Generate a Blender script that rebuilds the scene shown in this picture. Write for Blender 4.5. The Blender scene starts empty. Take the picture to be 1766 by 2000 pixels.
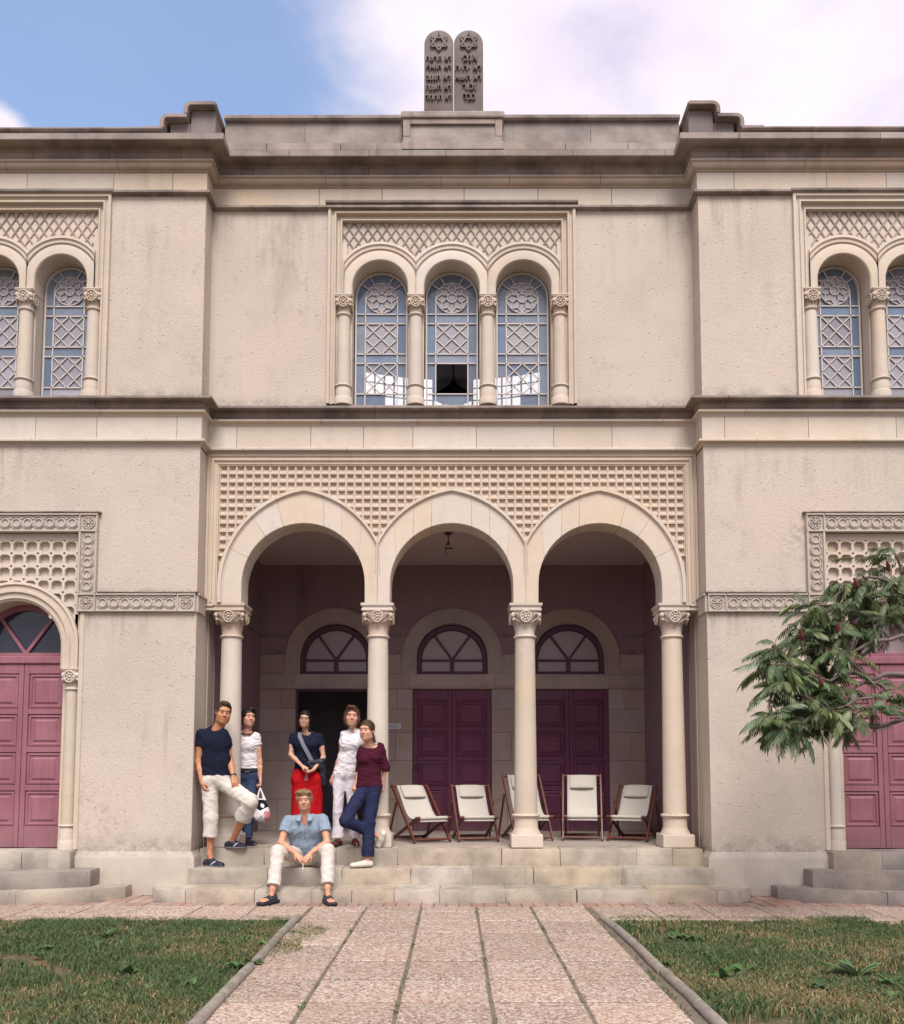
import bpy, bmesh, math, random
import numpy as np
from mathutils import Vector, Matrix
from math import sin, cos, pi, sqrt, radians, atan2, acos

S = bpy.context.scene
COL = S.collection
D = bpy.data
rnd = random.Random(7)

# ------------------------------------------------------------------ camera
def make_camera():
    pitch, yaw, roll = 7.4734e-2, -2.8213e-3, 7.7626e-4
    cy, sy, cp, sp, cr, sr = cos(yaw), sin(yaw), cos(pitch), sin(pitch), cos(roll), sin(roll)
    # world -> view (x right, y forward, z up)
    Ry = Matrix(((cy, -sy, 0), (sy, cy, 0), (0, 0, 1)))
    Rp = Matrix(((1, 0, 0), (0, cp, sp), (0, -sp, cp)))
    Rr = Matrix(((cr, 0, sr), (0, 1, 0), (-sr, 0, cr)))
    W2V = Rr @ Rp @ Ry
    V2B = Matrix(((1, 0, 0), (0, 0, 1), (0, -1, 0)))       # (right, fwd, up) -> (right, up, -fwd)
    rot = (V2B @ W2V).transposed()
    cd = D.cameras.new("camera")
    cam = D.objects.new("camera", cd)
    COL.objects.link(cam)
    cam.matrix_world = Matrix.Translation((0.0373, -10.8, 1.47)) @ rot.to_4x4()
    cd.sensor_fit = 'AUTO'
    cd.sensor_width = 36.0
    cd.lens = 1690.0 / 2000.0 * 36.0
    cd.shift_y = 0.1904
    cd.clip_start = 0.05
    cd.clip_end = 3000
    S.camera = cam
make_camera()

# ------------------------------------------------------------------ world and sun
SUN_EL, SUN_AZ = radians(54), radians(8)      # azimuth measured from the camera's back towards its right
def make_world():
    w = D.worlds.new("World")
    S.world = w
    w.use_nodes = True
    nt = w.node_tree
    nt.nodes.clear()
    N, L = nt.nodes.new, nt.links.new
    out = N('ShaderNodeOutputWorld')
    sky = N('ShaderNodeTexSky')
    sky.sky_type = 'NISHITA'
    sky.sun_disc = False
    sky.sun_elevation = SUN_EL
    sky.sun_rotation = pi - SUN_AZ
    sky.air_density = 1.0
    sky.dust_density = 1.2
    sky.ozone_density = 1.6
    bg1 = N('ShaderNodeBackground'); bg1.inputs[1].default_value = 0.15
    L(sky.outputs[0], bg1.inputs[0])
    bg2 = N('ShaderNodeBackground'); bg2.inputs[1].default_value = 0.585
    tc = N('ShaderNodeTexCoord')
    sep = N('ShaderNodeSeparateXYZ'); L(tc.outputs['Generated'], sep.inputs[0])
    # cloud sheet: direction projected on a high plane
    def math_(op, a, b=None, clamp=False):
        n = N('ShaderNodeMath'); n.operation = op; n.use_clamp = clamp
        for i, v in enumerate((a, b)):
            if v is None: continue
            if isinstance(v, (int, float)): n.inputs[i].default_value = v
            else: L(v, n.inputs[i])
        return n.outputs[0]
    dz = math_('ADD', math_('MAXIMUM', sep.outputs[2], 0.0), 0.22)
    px = math_('DIVIDE', sep.outputs[0], dz)
    py = math_('DIVIDE', sep.outputs[1], dz)
    cmb = N('ShaderNodeCombineXYZ'); L(px, cmb.inputs[0]); L(py, cmb.inputs[1])
    n1 = N('ShaderNodeTexNoise'); n1.inputs['Scale'].default_value = 3.4
    n1.inputs['Detail'].default_value = 9.0; n1.inputs['Roughness'].default_value = 0.52
    n1.inputs['Distortion'].default_value = 0.25
    mp = N('ShaderNodeMapping'); mp.inputs['Location'].default_value = SKY_OFF
    L(cmb.outputs[0], mp.inputs[0]); L(mp.outputs[0], n1.inputs['Vector'])
    n2 = N('ShaderNodeTexNoise'); n2.inputs['Scale'].default_value = 4.5
    n2.inputs['Detail'].default_value = 4.0
    L(cmb.outputs[0], n2.inputs['Vector'])
    # the gap of blue sky drifting over the left end of the roof
    gap = N('ShaderNodeVectorMath'); gap.operation = 'DISTANCE'
    L(cmb.outputs[0], gap.inputs[0]); gap.inputs[1].default_value = SKY_GAP
    gmask = N('ShaderNodeMapRange'); gmask.interpolation_type = 'SMOOTHSTEP'
    L(gap.outputs['Value'], gmask.inputs['Value'])
    gmask.inputs['From Min'].default_value = SKY_GAP_R[0]; gmask.inputs['From Max'].default_value = SKY_GAP_R[1]
    gmask.inputs['To Min'].default_value = -0.34; gmask.inputs['To Max'].default_value = 0.13
    dens = math_('ADD', n1.outputs['Fac'], gmask.outputs[0])
    puff = N('ShaderNodeVectorMath'); puff.operation = 'DISTANCE'
    L(cmb.outputs[0], puff.inputs[0]); puff.inputs[1].default_value = (-0.53, 0.925, 0.0)
    pm = N('ShaderNodeMapRange'); pm.interpolation_type = 'SMOOTHSTEP'; L(puff.outputs['Value'], pm.inputs['Value'])
    pm.inputs['From Min'].default_value = 0.02; pm.inputs['From Max'].default_value = 0.075; pm.inputs['To Min'].default_value = 0.5; pm.inputs['To Max'].default_value = 0.0
    dens = math_('ADD', dens, pm.outputs[0])
    fac = N('ShaderNodeMapRange'); fac.interpolation_type = 'SMOOTHSTEP'
    L(dens, fac.inputs['Value'])
    fac.inputs['From Min'].default_value = 0.30; fac.inputs['To Min'].default_value = 0.08; fac.inputs['From Max'].default_value = 0.66
    cr = N('ShaderNodeValToRGB')
    cr.color_ramp.elements[0].position = 0.30; cr.color_ramp.elements[0].color = (0.80, 0.705, 0.85, 1)
    cr.color_ramp.elements[1].position = 0.66; cr.color_ramp.elements[1].color = (1.0, 0.915, 0.965, 1)
    L(n2.outputs['Fac'], cr.inputs[0]); L(cr.outputs[0], bg2.inputs[0])
    mix = N('ShaderNodeMixShader')
    L(fac.outputs[0], mix.inputs[0]); L(bg1.outputs[0], mix.inputs[1]); L(bg2.outputs[0], mix.inputs[2])
    L(mix.outputs[0], out.inputs[0])
SKY_OFF = (3.1, 1.7, 0.0)
SKY_GAP = (-0.55, 0.83, 0.0)
SKY_GAP_R = (0.27, 0.58)
make_world()
sl = D.lights.new("sun", 'SUN')
sl.energy = 2.35
sl.angle = radians(30)
sl.color = (1.0, 0.945, 0.875)
sun = D.objects.new("sun", sl)
COL.objects.link(sun)
sdir = Vector((sin(SUN_AZ) * cos(SUN_EL), -cos(SUN_AZ) * cos(SUN_EL), sin(SUN_EL)))   # towards the sun
sun.rotation_euler = sdir.to_track_quat('Z', 'Y').to_euler()
sun.location = sdir * 40
vs = S.view_settings
S.display_settings.display_device = 'sRGB'
vs.view_transform = 'Standard'
vs.look = 'None'
vs.exposure = 0.95
vs.gamma = 1.0
vs.use_curve_mapping = False

# ------------------------------------------------------------------ materials
class NT:
    """tiny node-tree builder"""
    def __init__(s, name):
        s.m = D.materials.new(name); s.m.use_nodes = True
        s.t = s.m.node_tree; s.t.nodes.clear()
        s.out = s.n('ShaderNodeOutputMaterial'); s.b = s.n('ShaderNodeBsdfPrincipled')
        s.l(s.b.outputs[0], s.out.inputs[0])
    def n(s, t, **k):
        x = s.t.nodes.new(t)
        for a, v in k.items(): setattr(x, a, v)
        return x
    def l(s, a, b): s.t.links.new(a, b)
    def set(s, sock, v):
        if hasattr(v, 'is_linked') or hasattr(v, 'links'): s.l(v, sock)
        else: sock.default_value = v
    def geo(s): 
        if not hasattr(s, '_g'): s._g = s.n('ShaderNodeNewGeometry')
        return s._g
    def pos(s): return s.geo().outputs['Position']
    def obj(s):
        if not hasattr(s, '_o'): s._o = s.n('ShaderNodeTexCoord')
        return s._o.outputs['Object']
    def rand(s):
        if not hasattr(s, '_r'): s._r = s.n('ShaderNodeObjectInfo')
        return s._r.outputs['Random']
    def noise(s, scale, detail=4, rough=0.55, vec=None, stretch=None, dist=0.0):
        x = s.n('ShaderNodeTexNoise')
        x.inputs['Scale'].default_value = scale; x.inputs['Detail'].default_value = detail
        x.inputs['Roughness'].default_value = rough; x.inputs['Distortion'].default_value = dist
        v = vec if vec is not None else s.pos()
        if stretch:
            mp = s.n('ShaderNodeMapping'); mp.inputs['Scale'].default_value = stretch
            s.l(v, mp.inputs[0]); v = mp.outputs[0]
        s.l(v, x.inputs['Vector'])
        return x.outputs['Fac']
    def voro(s, scale, vec=None, feature='F1', out='Distance'):
        x = s.n('ShaderNodeTexVoronoi'); x.feature = feature
        x.inputs['Scale'].default_value = scale
        s.l(vec if vec is not None else s.pos(), x.inputs['Vector'])
        return x.outputs[out]
    def rng(s, v, a, b, c=0.0, d=1.0, smooth=True):
        x = s.n('ShaderNodeMapRange')
        if smooth: x.interpolation_type = 'SMOOTHSTEP'
        s.l(v, x.inputs['Value'])
        for k, y in zip(('From Min', 'From Max', 'To Min', 'To Max'), (a, b, c, d)): x.inputs[k].default_value = y
        return x.outputs[0]
    def math(s, op, a, b=None, clamp=False):
        x = s.n('ShaderNodeMath', operation=op); x.use_clamp = clamp
        s.set(x.inputs[0], a)
        if b is not None: s.set(x.inputs[1], b)
        return x.outputs[0]
    def mix(s, f, a, b, mode='MIX'):
        x = s.n('ShaderNodeMix', data_type='RGBA', blend_type=mode)
        s.set(x.inputs['Factor'], f)
        for k, v in (('A', a), ('B', b)):
            sock = [i for i in x.inputs if i.name == k and i.type == 'RGBA'][0]
            if isinstance(v, tuple): sock.default_value = (*v, 1) if len(v) == 3 else v
            else: s.l(v, sock)
        return [o for o in x.outputs if o.type == 'RGBA'][0]
    def bump(s, h, strength=0.3, dist=0.01, prev=None):
        x = s.n('ShaderNodeBump'); x.inputs['Strength'].default_value = strength
        x.inputs['Distance'].default_value = dist
        s.l(h, x.inputs['Height'])
        if prev is not None: s.l(prev, x.inputs['Normal'])
        return x.outputs[0]
    def fin(s, col, rough=0.8, normal=None, spec=0.3, metal=0.0):
        s.set(s.b.inputs['Base Color'], (*col, 1) if isinstance(col, tuple) and len(col) == 3 else col)
        s.set(s.b.inputs['Roughness'], rough)
        s.b.inputs['Specular IOR Level'].default_value = spec
        s.b.inputs['Metallic'].default_value = metal
        if normal is not None: s.l(normal, s.b.inputs['Normal'])
        return s.m

def stone(name, c, dark, warm=None, grain=90, lichen=0.6, block=0.10, mott=0.35, streak=0.3, bumps=0.25, pits=0.4):
    """cut limestone: mottling, streaks, pits, black lichen where water lies"""
    t = NT(name)
    col = t.mix(t.rng(t.noise(2.3, 6, 0.6), 0.35, 0.7, 0, mott), c, dark)
    if warm: col = t.mix(t.rng(t.noise(1.1, 3, 0.5, dist=0.4), 0.52, 0.72, 0, 0.42), col, warm)
    st = t.math('MULTIPLY', t.rng(t.noise(1.0, 5, 0.6, stretch=(5.5, 5.5, 0.45)), 0.5, 0.78), t.rng(t.noise(0.8, 3), 0.4, 0.7))
    col = t.mix(t.math('MULTIPLY', st, streak), col, tuple(x * 0.42 for x in dark))
    g = t.noise(grain, 5, 0.65)
    col = t.mix(t.rng(g, 0.3, 0.7, 0, 0.22), col, tuple(x * 0.62 for x in c))
    pit = t.rng(t.voro(grain * 0.28), 0.03, 0.16, 1, 0)
    pit = t.math('MULTIPLY', pit, t.rng(t.noise(7, 3), 0.5, 0.62))
    col = t.mix(t.math('MULTIPLY', pit, pits), col, tuple(x * 0.35 for x in dark))
    if block:
        hv = t.n('ShaderNodeHueSaturation')
        t.l(t.rng(t.rand(), 0, 1, 1 - block, 1 + block * 0.7, smooth=False), hv.inputs['Value'])
        t.l(t.rng(t.math('FRACT', t.math('MULTIPLY', t.rand(), 7.31)), 0, 1, 0.75, 1.2, smooth=False), hv.inputs['Saturation'])
        t.l(col, hv.inputs['Color']); col = hv.outputs[0]
    if lichen:
        sx = t.n('ShaderNodeSeparateXYZ'); t.l(t.geo().outputs['Normal'], sx.inputs[0])
        up = t.math('MULTIPLY', t.rng(sx.outputs[2], 0.25, 0.75), t.rng(t.noise(9, 6, 0.7), 0.38, 0.6))
        col = t.mix(t.math('MULTIPLY', up, lichen), col, (0.075, 0.068, 0.06))
        sp = t.rng(t.noise(26, 6, 0.75), 0.62, 0.72)
        col = t.mix(t.math('MULTIPLY', sp, lichen * 0.5), col, (0.10, 0.09, 0.085))
    h = t.math('ADD', g, t.math('MULTIPLY', pit, -1.4))
    n = t.bump(t.noise(6, 4), 0.25, 0.03)
    n = t.bump(h, bumps, 0.006, n)
    return t.fin(col, t.rng(g, 0.2, 0.8, 0.75, 0.95), n, 0.2)

def stucco(name, c, dark, grain=38):
    t = NT(name)
    col = t.mix(t.rng(t.noise(0.9, 6, 0.62, dist=0.3), 0.36, 0.68, 0, 0.5), c, dark)
    col = t.mix(t.rng(t.noise(0.6, 4, 0.5), 0.5, 0.7, 0, 0.45), col, tuple(a * b for a, b in zip(c, (1.04, 0.97, 0.97))))
    st = t.math('MULTIPLY', t.rng(t.noise(1.0, 6, 0.65, stretch=(3.8, 3.8, 0.35)), 0.52, 0.8), t.rng(t.noise(0.55, 2), 0.42, 0.65))
    col = t.mix(t.math('MULTIPLY', st, 0.7), col, tuple(x * 0.55 for x in dark))
    blot = t.math('MULTIPLY', t.rng(t.noise(1.3, 7, 0.7), 0.56, 0.74), t.rng(t.noise(14, 4, 0.6), 0.42, 0.62))
    col = t.mix(t.math('MULTIPLY', blot, 0.6), col, tuple(x * 0.55 for x in dark))
    sz = t.n('ShaderNodeSeparateXYZ'); t.l(t.pos(), sz.inputs[0])
    run = t.rng(t.noise(1.0, 6, 0.7, stretch=(7.0, 7.0, 0.5)), 0.44, 0.72)
    for top, ln in ((8.78, 1.25), (5.52, 0.9), (3.42, 0.5)):
        zone = t.math('MULTIPLY', t.rng(sz.outputs[2], top - ln, top, 0, 1), t.math('LESS_THAN', sz.outputs[2], top + 0.01))
        zone = t.math('MULTIPLY', zone, t.rng(t.noise(0.75, 4, 0.6), 0.42, 0.66))
        col = t.mix(t.math('MULTIPLY', t.math('MULTIPLY', zone, run), 0.75), col, tuple(x * 0.50 for x in dark))
    cx_ = t.math('ABSOLUTE', t.math('ADD', sz.outputs[0], 2.12))
    big = t.math('MULTIPLY', t.rng(cx_, 0.62, 0.08), t.math('MULTIPLY', t.rng(sz.outputs[2], 6.9, 8.5), t.math('LESS_THAN', sz.outputs[2], 8.79)))
    big = t.math('MULTIPLY', big, t.rng(t.noise(2.2, 7, 0.68, stretch=(1.6, 1.6, 0.7)), 0.40, 0.66))
    col = t.mix(t.math('MULTIPLY', big, 0.55), col, tuple(x * 0.48 for x in dark))
    for bot, ln in ((6.12, 0.22), (3.65, 0.10), (0.50, 0.30)):
        zone = t.math('MULTIPLY', t.rng(sz.outputs[2], bot + ln, bot, 0, 1), t.math('GREATER_THAN', sz.outputs[2], bot - 0.01))
        zone = t.math('MULTIPLY', zone, t.rng(t.noise(6, 6, 0.7), 0.36, 0.62))
        col = t.mix(t.math('MULTIPLY', zone, 0.62), col, tuple(x * 0.40 for x in dark))
    g = t.noise(grain, 7, 0.7)
    pit = t.math('MULTIPLY', t.rng(t.voro(grain * 0.42), 0.04, 0.2, 1, 0), t.rng(t.noise(11, 3), 0.46, 0.6))
    col = t.mix(t.rng(g, 0.36, 0.66, 0, 0.26), col, tuple(x * 0.66 for x in c))
    col = t.mix(t.math('MULTIPLY', pit, 0.45), col, tuple(x * 0.4 for x in dark))
    h = t.math('ADD', g, t.math('MULTIPLY', pit, -1.2))
    n = t.bump(h, 0.55, 0.014)
    return t.fin(col, 0.93, n, 0.15)

def plain(name, c, rough=0.6, vary=0.15, scale=8, bump=0.1, spec=0.4, grain=None, coords='pos', metal=0.0):
    t = NT(name)
    v = t.obj() if coords == 'obj' else t.pos()
    nz = t.noise(scale, 5, 0.6, vec=v)
    col = t.mix(t.rng(nz, 0.3, 0.7, 0, vary * 2), c, tuple(x * (1 - vary * 1.6) for x in c))
    if grain:
        gr = t.noise(1.0, 5, 0.6, vec=v, stretch=grain)
        col = t.mix(t.rng(gr, 0.35, 0.7, 0, 0.45), col, tuple(x * 0.5 for x in c))
        nz = gr
    n = t.bump(nz, bump, 0.004)
    return t.fin(col, rough, n, spec, metal)

M = {}
M['stucco'] = stucco('rough_stucco', (0.535, 0.465, 0.398), (0.43, 0.375, 0.325))
M['stone'] = stone('pale_limestone', (0.570, 0.492, 0.412), (0.45, 0.385, 0.325), warm=(0.57, 0.46, 0.31), lichen=0.35, block=0.07)
M['carved'] = stone('carved_limestone', (0.565, 0.475, 0.395), (0.47, 0.392, 0.325), warm=(0.55, 0.42, 0.28), lichen=0.2, block=0.06, pits=0.25)
M['ledge'] = stone('weathered_ledge_stone', (0.50, 0.41, 0.335), (0.33, 0.27, 0.235), lichen=0.95, streak=0.55, mott=0.6)
M['soot_shade'] = stone('soot_and_shade_stone', (0.34, 0.275, 0.245), (0.15, 0.12, 0.112), lichen=0.95, streak=0.7, mott=0.95, block=0.12)  # sooty grime, with the shade beneath overhangs put into the same dark colour
M['moss'] = stone('black_lichened_stone', (0.24, 0.195, 0.175), (0.10, 0.085, 0.078), lichen=1.0, streak=0.6, mott=0.9, block=0.15)
M['arch'] = stone('arch_limestone', (0.585, 0.502, 0.417), (0.53, 0.452, 0.375), warm=(0.58, 0.47, 0.33), lichen=0.15, block=0.025, mott=0.4, pits=0.3)
M['band'] = stone('grey_carved_stone', (0.47, 0.405, 0.355), (0.36, 0.305, 0.28), lichen=0.3, block=0.04)
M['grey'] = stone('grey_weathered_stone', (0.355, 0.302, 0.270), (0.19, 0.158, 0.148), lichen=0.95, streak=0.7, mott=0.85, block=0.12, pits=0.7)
M['tablet'] = stone('dark_weathered_tablet_stone', (0.225, 0.188, 0.176), (0.145, 0.120, 0.116), lichen=0.8, streak=0.6, mott=0.8, block=0.05)
M['step'] = stone('worn_step_stone', (0.47, 0.405, 0.328), (0.235, 0.20, 0.172), warm=(0.45, 0.39, 0.28), lichen=0.18, streak=0.6, mott=0.85, block=0.10, pits=0.8, grain=55, bumps=0.5)
M['greystep'] = stone('grey_step_stone', (0.345, 0.298, 0.255), (0.18, 0.152, 0.14), lichen=0.25, streak=0.6, grain=55, bumps=0.5, mott=0.8, block=0.14, pits=0.6)
M['plinth'] = stone('plinth_render', (0.45, 0.395, 0.335), (0.34, 0.295, 0.255), warm=(0.50, 0.40, 0.29), lichen=0.3, block=0.04, mott=0.6)
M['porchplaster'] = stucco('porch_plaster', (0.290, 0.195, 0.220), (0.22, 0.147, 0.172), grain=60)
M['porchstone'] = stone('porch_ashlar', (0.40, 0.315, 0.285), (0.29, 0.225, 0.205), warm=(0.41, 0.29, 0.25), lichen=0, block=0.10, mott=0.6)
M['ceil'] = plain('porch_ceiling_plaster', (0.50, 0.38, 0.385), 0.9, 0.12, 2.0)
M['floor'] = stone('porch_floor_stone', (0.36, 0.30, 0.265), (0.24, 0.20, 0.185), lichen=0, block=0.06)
def paint_mat(name, c):
    t = NT(name)
    n1 = t.noise(1.4, 5, 0.6)
    col = t.mix(t.rng(n1, 0.35, 0.68, 0, 0.55), c, tuple(min(1, x * 1.35 + 0.02) for x in c))
    gr = t.noise(1.0, 6, 0.65, stretch=(26, 26, 1.3))
    col = t.mix(t.rng(gr, 0.42, 0.72, 0, 0.35), col, tuple(x * 0.62 for x in c))
    sz = t.n('ShaderNodeSeparateXYZ'); t.l(t.pos(), sz.inputs[0])
    dirt = t.math('MULTIPLY', t.rng(sz.outputs[2], 0.95, 0.5), t.rng(t.noise(5, 6, 0.7), 0.35, 0.62))
    col = t.mix(t.math('MULTIPLY', dirt, 0.55), col, (0.16, 0.11, 0.10))
    chip = t.math('MULTIPLY', t.rng(t.noise(24, 6, 0.75), 0.66, 0.70), t.rng(t.noise(2.2, 3), 0.5, 0.6))
    col = t.mix(t.math('MULTIPLY', chip, 0.6), col, (0.34, 0.26, 0.23))
    n = t.bump(gr, 0.25, 0.004)
    return t.fin(col, t.rng(n1, 0.3, 0.7, 0.42, 0.62), n, 0.35)
M['rose'] = paint_mat('rose_door_paint', (0.238, 0.094, 0.120))
M['plum'] = paint_mat('plum_door_paint', (0.115, 0.024, 0.062))
M['darkwood'] = plain('dark_plum_frame', (0.075, 0.022, 0.048), 0.5, 0.1, 3)
M['dark'] = plain('unlit_interior', (0.035, 0.03, 0.04), 0.9, 0.1, 2)
M['hall'] = plain('dim_hall_wall', (0.30, 0.26, 0.30), 0.9, 0.1, 2)
M['lead'] = plain('white_painted_leading', (0.53, 0.48, 0.46), 0.55, 0.12, 15)
M['wood'] = plain('red_brown_teak', (0.125, 0.036, 0.022), 0.42, 0.15, 6, 0.1, 0.45, grain=(60, 60, 4), coords='obj')
M['canvas'] = plain('cream_canvas', (0.46, 0.425, 0.375), 0.9, 0.06, 9, 0.1, 0.15, coords='obj')
M['iron'] = plain('dark_iron', (0.04, 0.034, 0.034), 0.5, 0.2, 20)
M['kerb'] = stone('concrete_edging', (0.29, 0.255, 0.215), (0.17, 0.15, 0.135), lichen=0.4, block=0.12, grain=60)

def slab_mat():
    t = NT('exposed_aggregate_slab')
    v = t.n('ShaderNodeTexVoronoi'); v.inputs['Scale'].default_value = 52
    t.l(t.pos(), v.inputs['Vector'])
    sp = t.n('ShaderNodeSeparateColor'); t.l(v.outputs['Color'], sp.inputs[0])
    cr = t.n('ShaderNodeValToRGB'); cr.color_ramp.interpolation = 'CONSTANT'
    els = cr.color_ramp.elements
    cols = [(0.0, (0.29, 0.175, 0.135)), (0.20, (0.46, 0.345, 0.275)), (0.42, (0.58, 0.50, 0.425)), (0.58, (0.385, 0.265, 0.205)), (0.74, (0.64, 0.575, 0.505)), (0.88, (0.165, 0.125, 0.110))]
    els[0].position, els[0].color = 0.0, (*cols[0][1], 1)
    els[1].position, els[1].color = cols[1][0], (*cols[1][1], 1)
    for p, c in cols[2:]:
        e = els.new(p); e.color = (*c, 1)
    t.l(sp.outputs[0], cr.inputs[0])
    edge = t.rng(v.outputs['Distance'], 0.30, 0.62)
    col = t.mix(t.math('MULTIPLY', edge, 0.5), cr.outputs[0], (0.50, 0.395, 0.325))
    col = t.mix(t.rng(t.noise(1.6, 5, 0.6), 0.4, 0.72, 0, 0.4), col, (0.44, 0.30, 0.215))
    col = t.mix(t.rng(t.noise(3.5, 5, 0.7), 0.58, 0.75, 0, 0.45), col, (0.22, 0.18, 0.15))
    hv = t.n('ShaderNodeHueSaturation'); t.l(t.rng(t.rand(), 0, 1, 0.86, 1.10, smooth=False), hv.inputs['Value'])
    t.l(col, hv.inputs['Color'])
    n = t.bump(v.outputs['Distance'], 0.5, -0.006)
    gm = t.mix(0.25, hv.outputs[0], (0.0, 0.0, 0.0))
    return t.fin(gm, 0.8, n, 0.3)
M['slab'] = slab_mat()
M['brick'] = stone('pink_brick_paver', (0.36, 0.245, 0.195), (0.25, 0.172, 0.14), lichen=0.1, block=0.16, grain=120, mott=0.6)

def soil_mat():
    t = NT('dry_soil')
    col = t.mix(t.rng(t.noise(2.0, 7, 0.65), 0.35, 0.65), (0.16, 0.105, 0.068), (0.085, 0.085, 0.042))
    col = t.mix(t.rng(t.noise(25, 6, 0.7), 0.45, 0.7, 0, 0.7), col, (0.26, 0.19, 0.125))
    n = t.bump(t.noise(40, 6, 0.7), 0.7, 0.02)
    return t.fin(col, 0.95, n, 0.1)
M['soil'] = soil_mat()

def attr_mat(name, rough=0.6, spec=0.3, bumpscale=None, sss=0.0, trans=0.0):
    """colour from the mesh's own colour attribute"""
    t = NT(name)
    a = t.n('ShaderNodeVertexColor'); a.layer_name = 'col'
    nrm = t.bump(t.noise(bumpscale, 4, vec=t.obj()), 0.25, 0.004) if bumpscale else None
    m = t.fin(a.outputs[0], rough, nrm, spec)
    if sss:
        t.b.inputs['Subsurface Weight'].default_value = sss
        t.b.inputs['Subsurface Radius'].default_value = (0.012, 0.005, 0.003)
        t.b.inputs['Subsurface Scale'].default_value = 1.0
    if trans:
        tr = t.n('ShaderNodeBsdfTranslucent'); t.l(a.outputs[0], tr.inputs[0])
        mx = t.n('ShaderNodeMixShader'); mx.inputs[0].default_value = trans
        t.l(t.b.outputs[0], mx.inputs[1]); t.l(tr.outputs[0], mx.inputs[2]); t.l(mx.outputs[0], t.out.inputs[0])
    return m
M['leafcol'] = attr_mat('leaf_blades', 0.42, 0.4, trans=0.18)
M['grasscol'] = attr_mat('grass_blades', 0.6, 0.2, trans=0.25)
M['skin'] = attr_mat('skin', 0.52, 0.35)
M['cloth'] = attr_mat('cloth', 0.9, 0.1, bumpscale=160)
M['shoe'] = attr_mat('shoe_leather', 0.5, 0.35)
M['hair'] = attr_mat('hair', 0.5, 0.3, bumpscale=90)

def glass_mat(name, tint, trans, rough=0.06, coat=0.5):
    """window pane: mirror-like outside, partly see-through"""
    t = NT(name)
    wv = t.bump(t.noise(4.5, 3), 0.16, 0.02)
    hv = t.n('ShaderNodeHueSaturation'); t.l(t.rng(t.rand(), 0, 1, 0.72, 1.18, smooth=False), hv.inputs['Value'])
    t.l(t.rng(t.math('FRACT', t.math('MULTIPLY', t.rand(), 9.7)), 0, 1, 0.6, 1.15, smooth=False), hv.inputs['Saturation'])
    t.l(t.mix(t.rng(t.noise(5, 6, 0.7), 0.42, 0.7, 0, 0.5), tint, tuple(x * 0.62 for x in tint)), hv.inputs['Color'])
    t.fin(hv.outputs[0], rough, wv, 0.5)
    t.b.inputs['Coat Weight'].default_value = coat
    t.b.inputs['Coat Roughness'].default_value = rough
    t.b.inputs['IOR'].default_value = 1.5
    tr = t.n('ShaderNodeBsdfTransparent')
    mx = t.n('ShaderNodeMixShader'); mx.inputs[0].default_value = trans
    t.l(t.b.outputs[0], mx.inputs[1]); t.l(tr.outputs[0], mx.inputs[2]); t.l(mx.outputs[0], t.out.inputs[0])
    return t.m
M['pane'] = glass_mat('grey_blue_glass', (0.175, 0.235, 0.330), 0.05)
M['pane2'] = glass_mat('frosted_grey_glass', (0.275, 0.275, 0.315), 0.03, 0.35)
M['pane3'] = glass_mat('clear_glass', (0.03, 0.03, 0.04), 0.72)
M['frost'] = plain('frosted_fanlight_glass', (0.30, 0.225, 0.245), 0.35, 0.05, 2, 0.02, 0.6)
M['fandark'] = glass_mat('dark_fanlight_glass', (0.016, 0.020, 0.040), 0.0, 0.1, 0.0)
def emis(name, c, s):
    t = NT(name)
    t.fin((0.8, 0.8, 0.8), 0.5)
    t.b.inputs['Emission Color'].default_value = (*c, 1); t.b.inputs['Emission Strength'].default_value = s
    return t.m
M['skylight'] = emis('lit_skylight', (1.0, 0.90, 0.86), 1.0)

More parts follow.
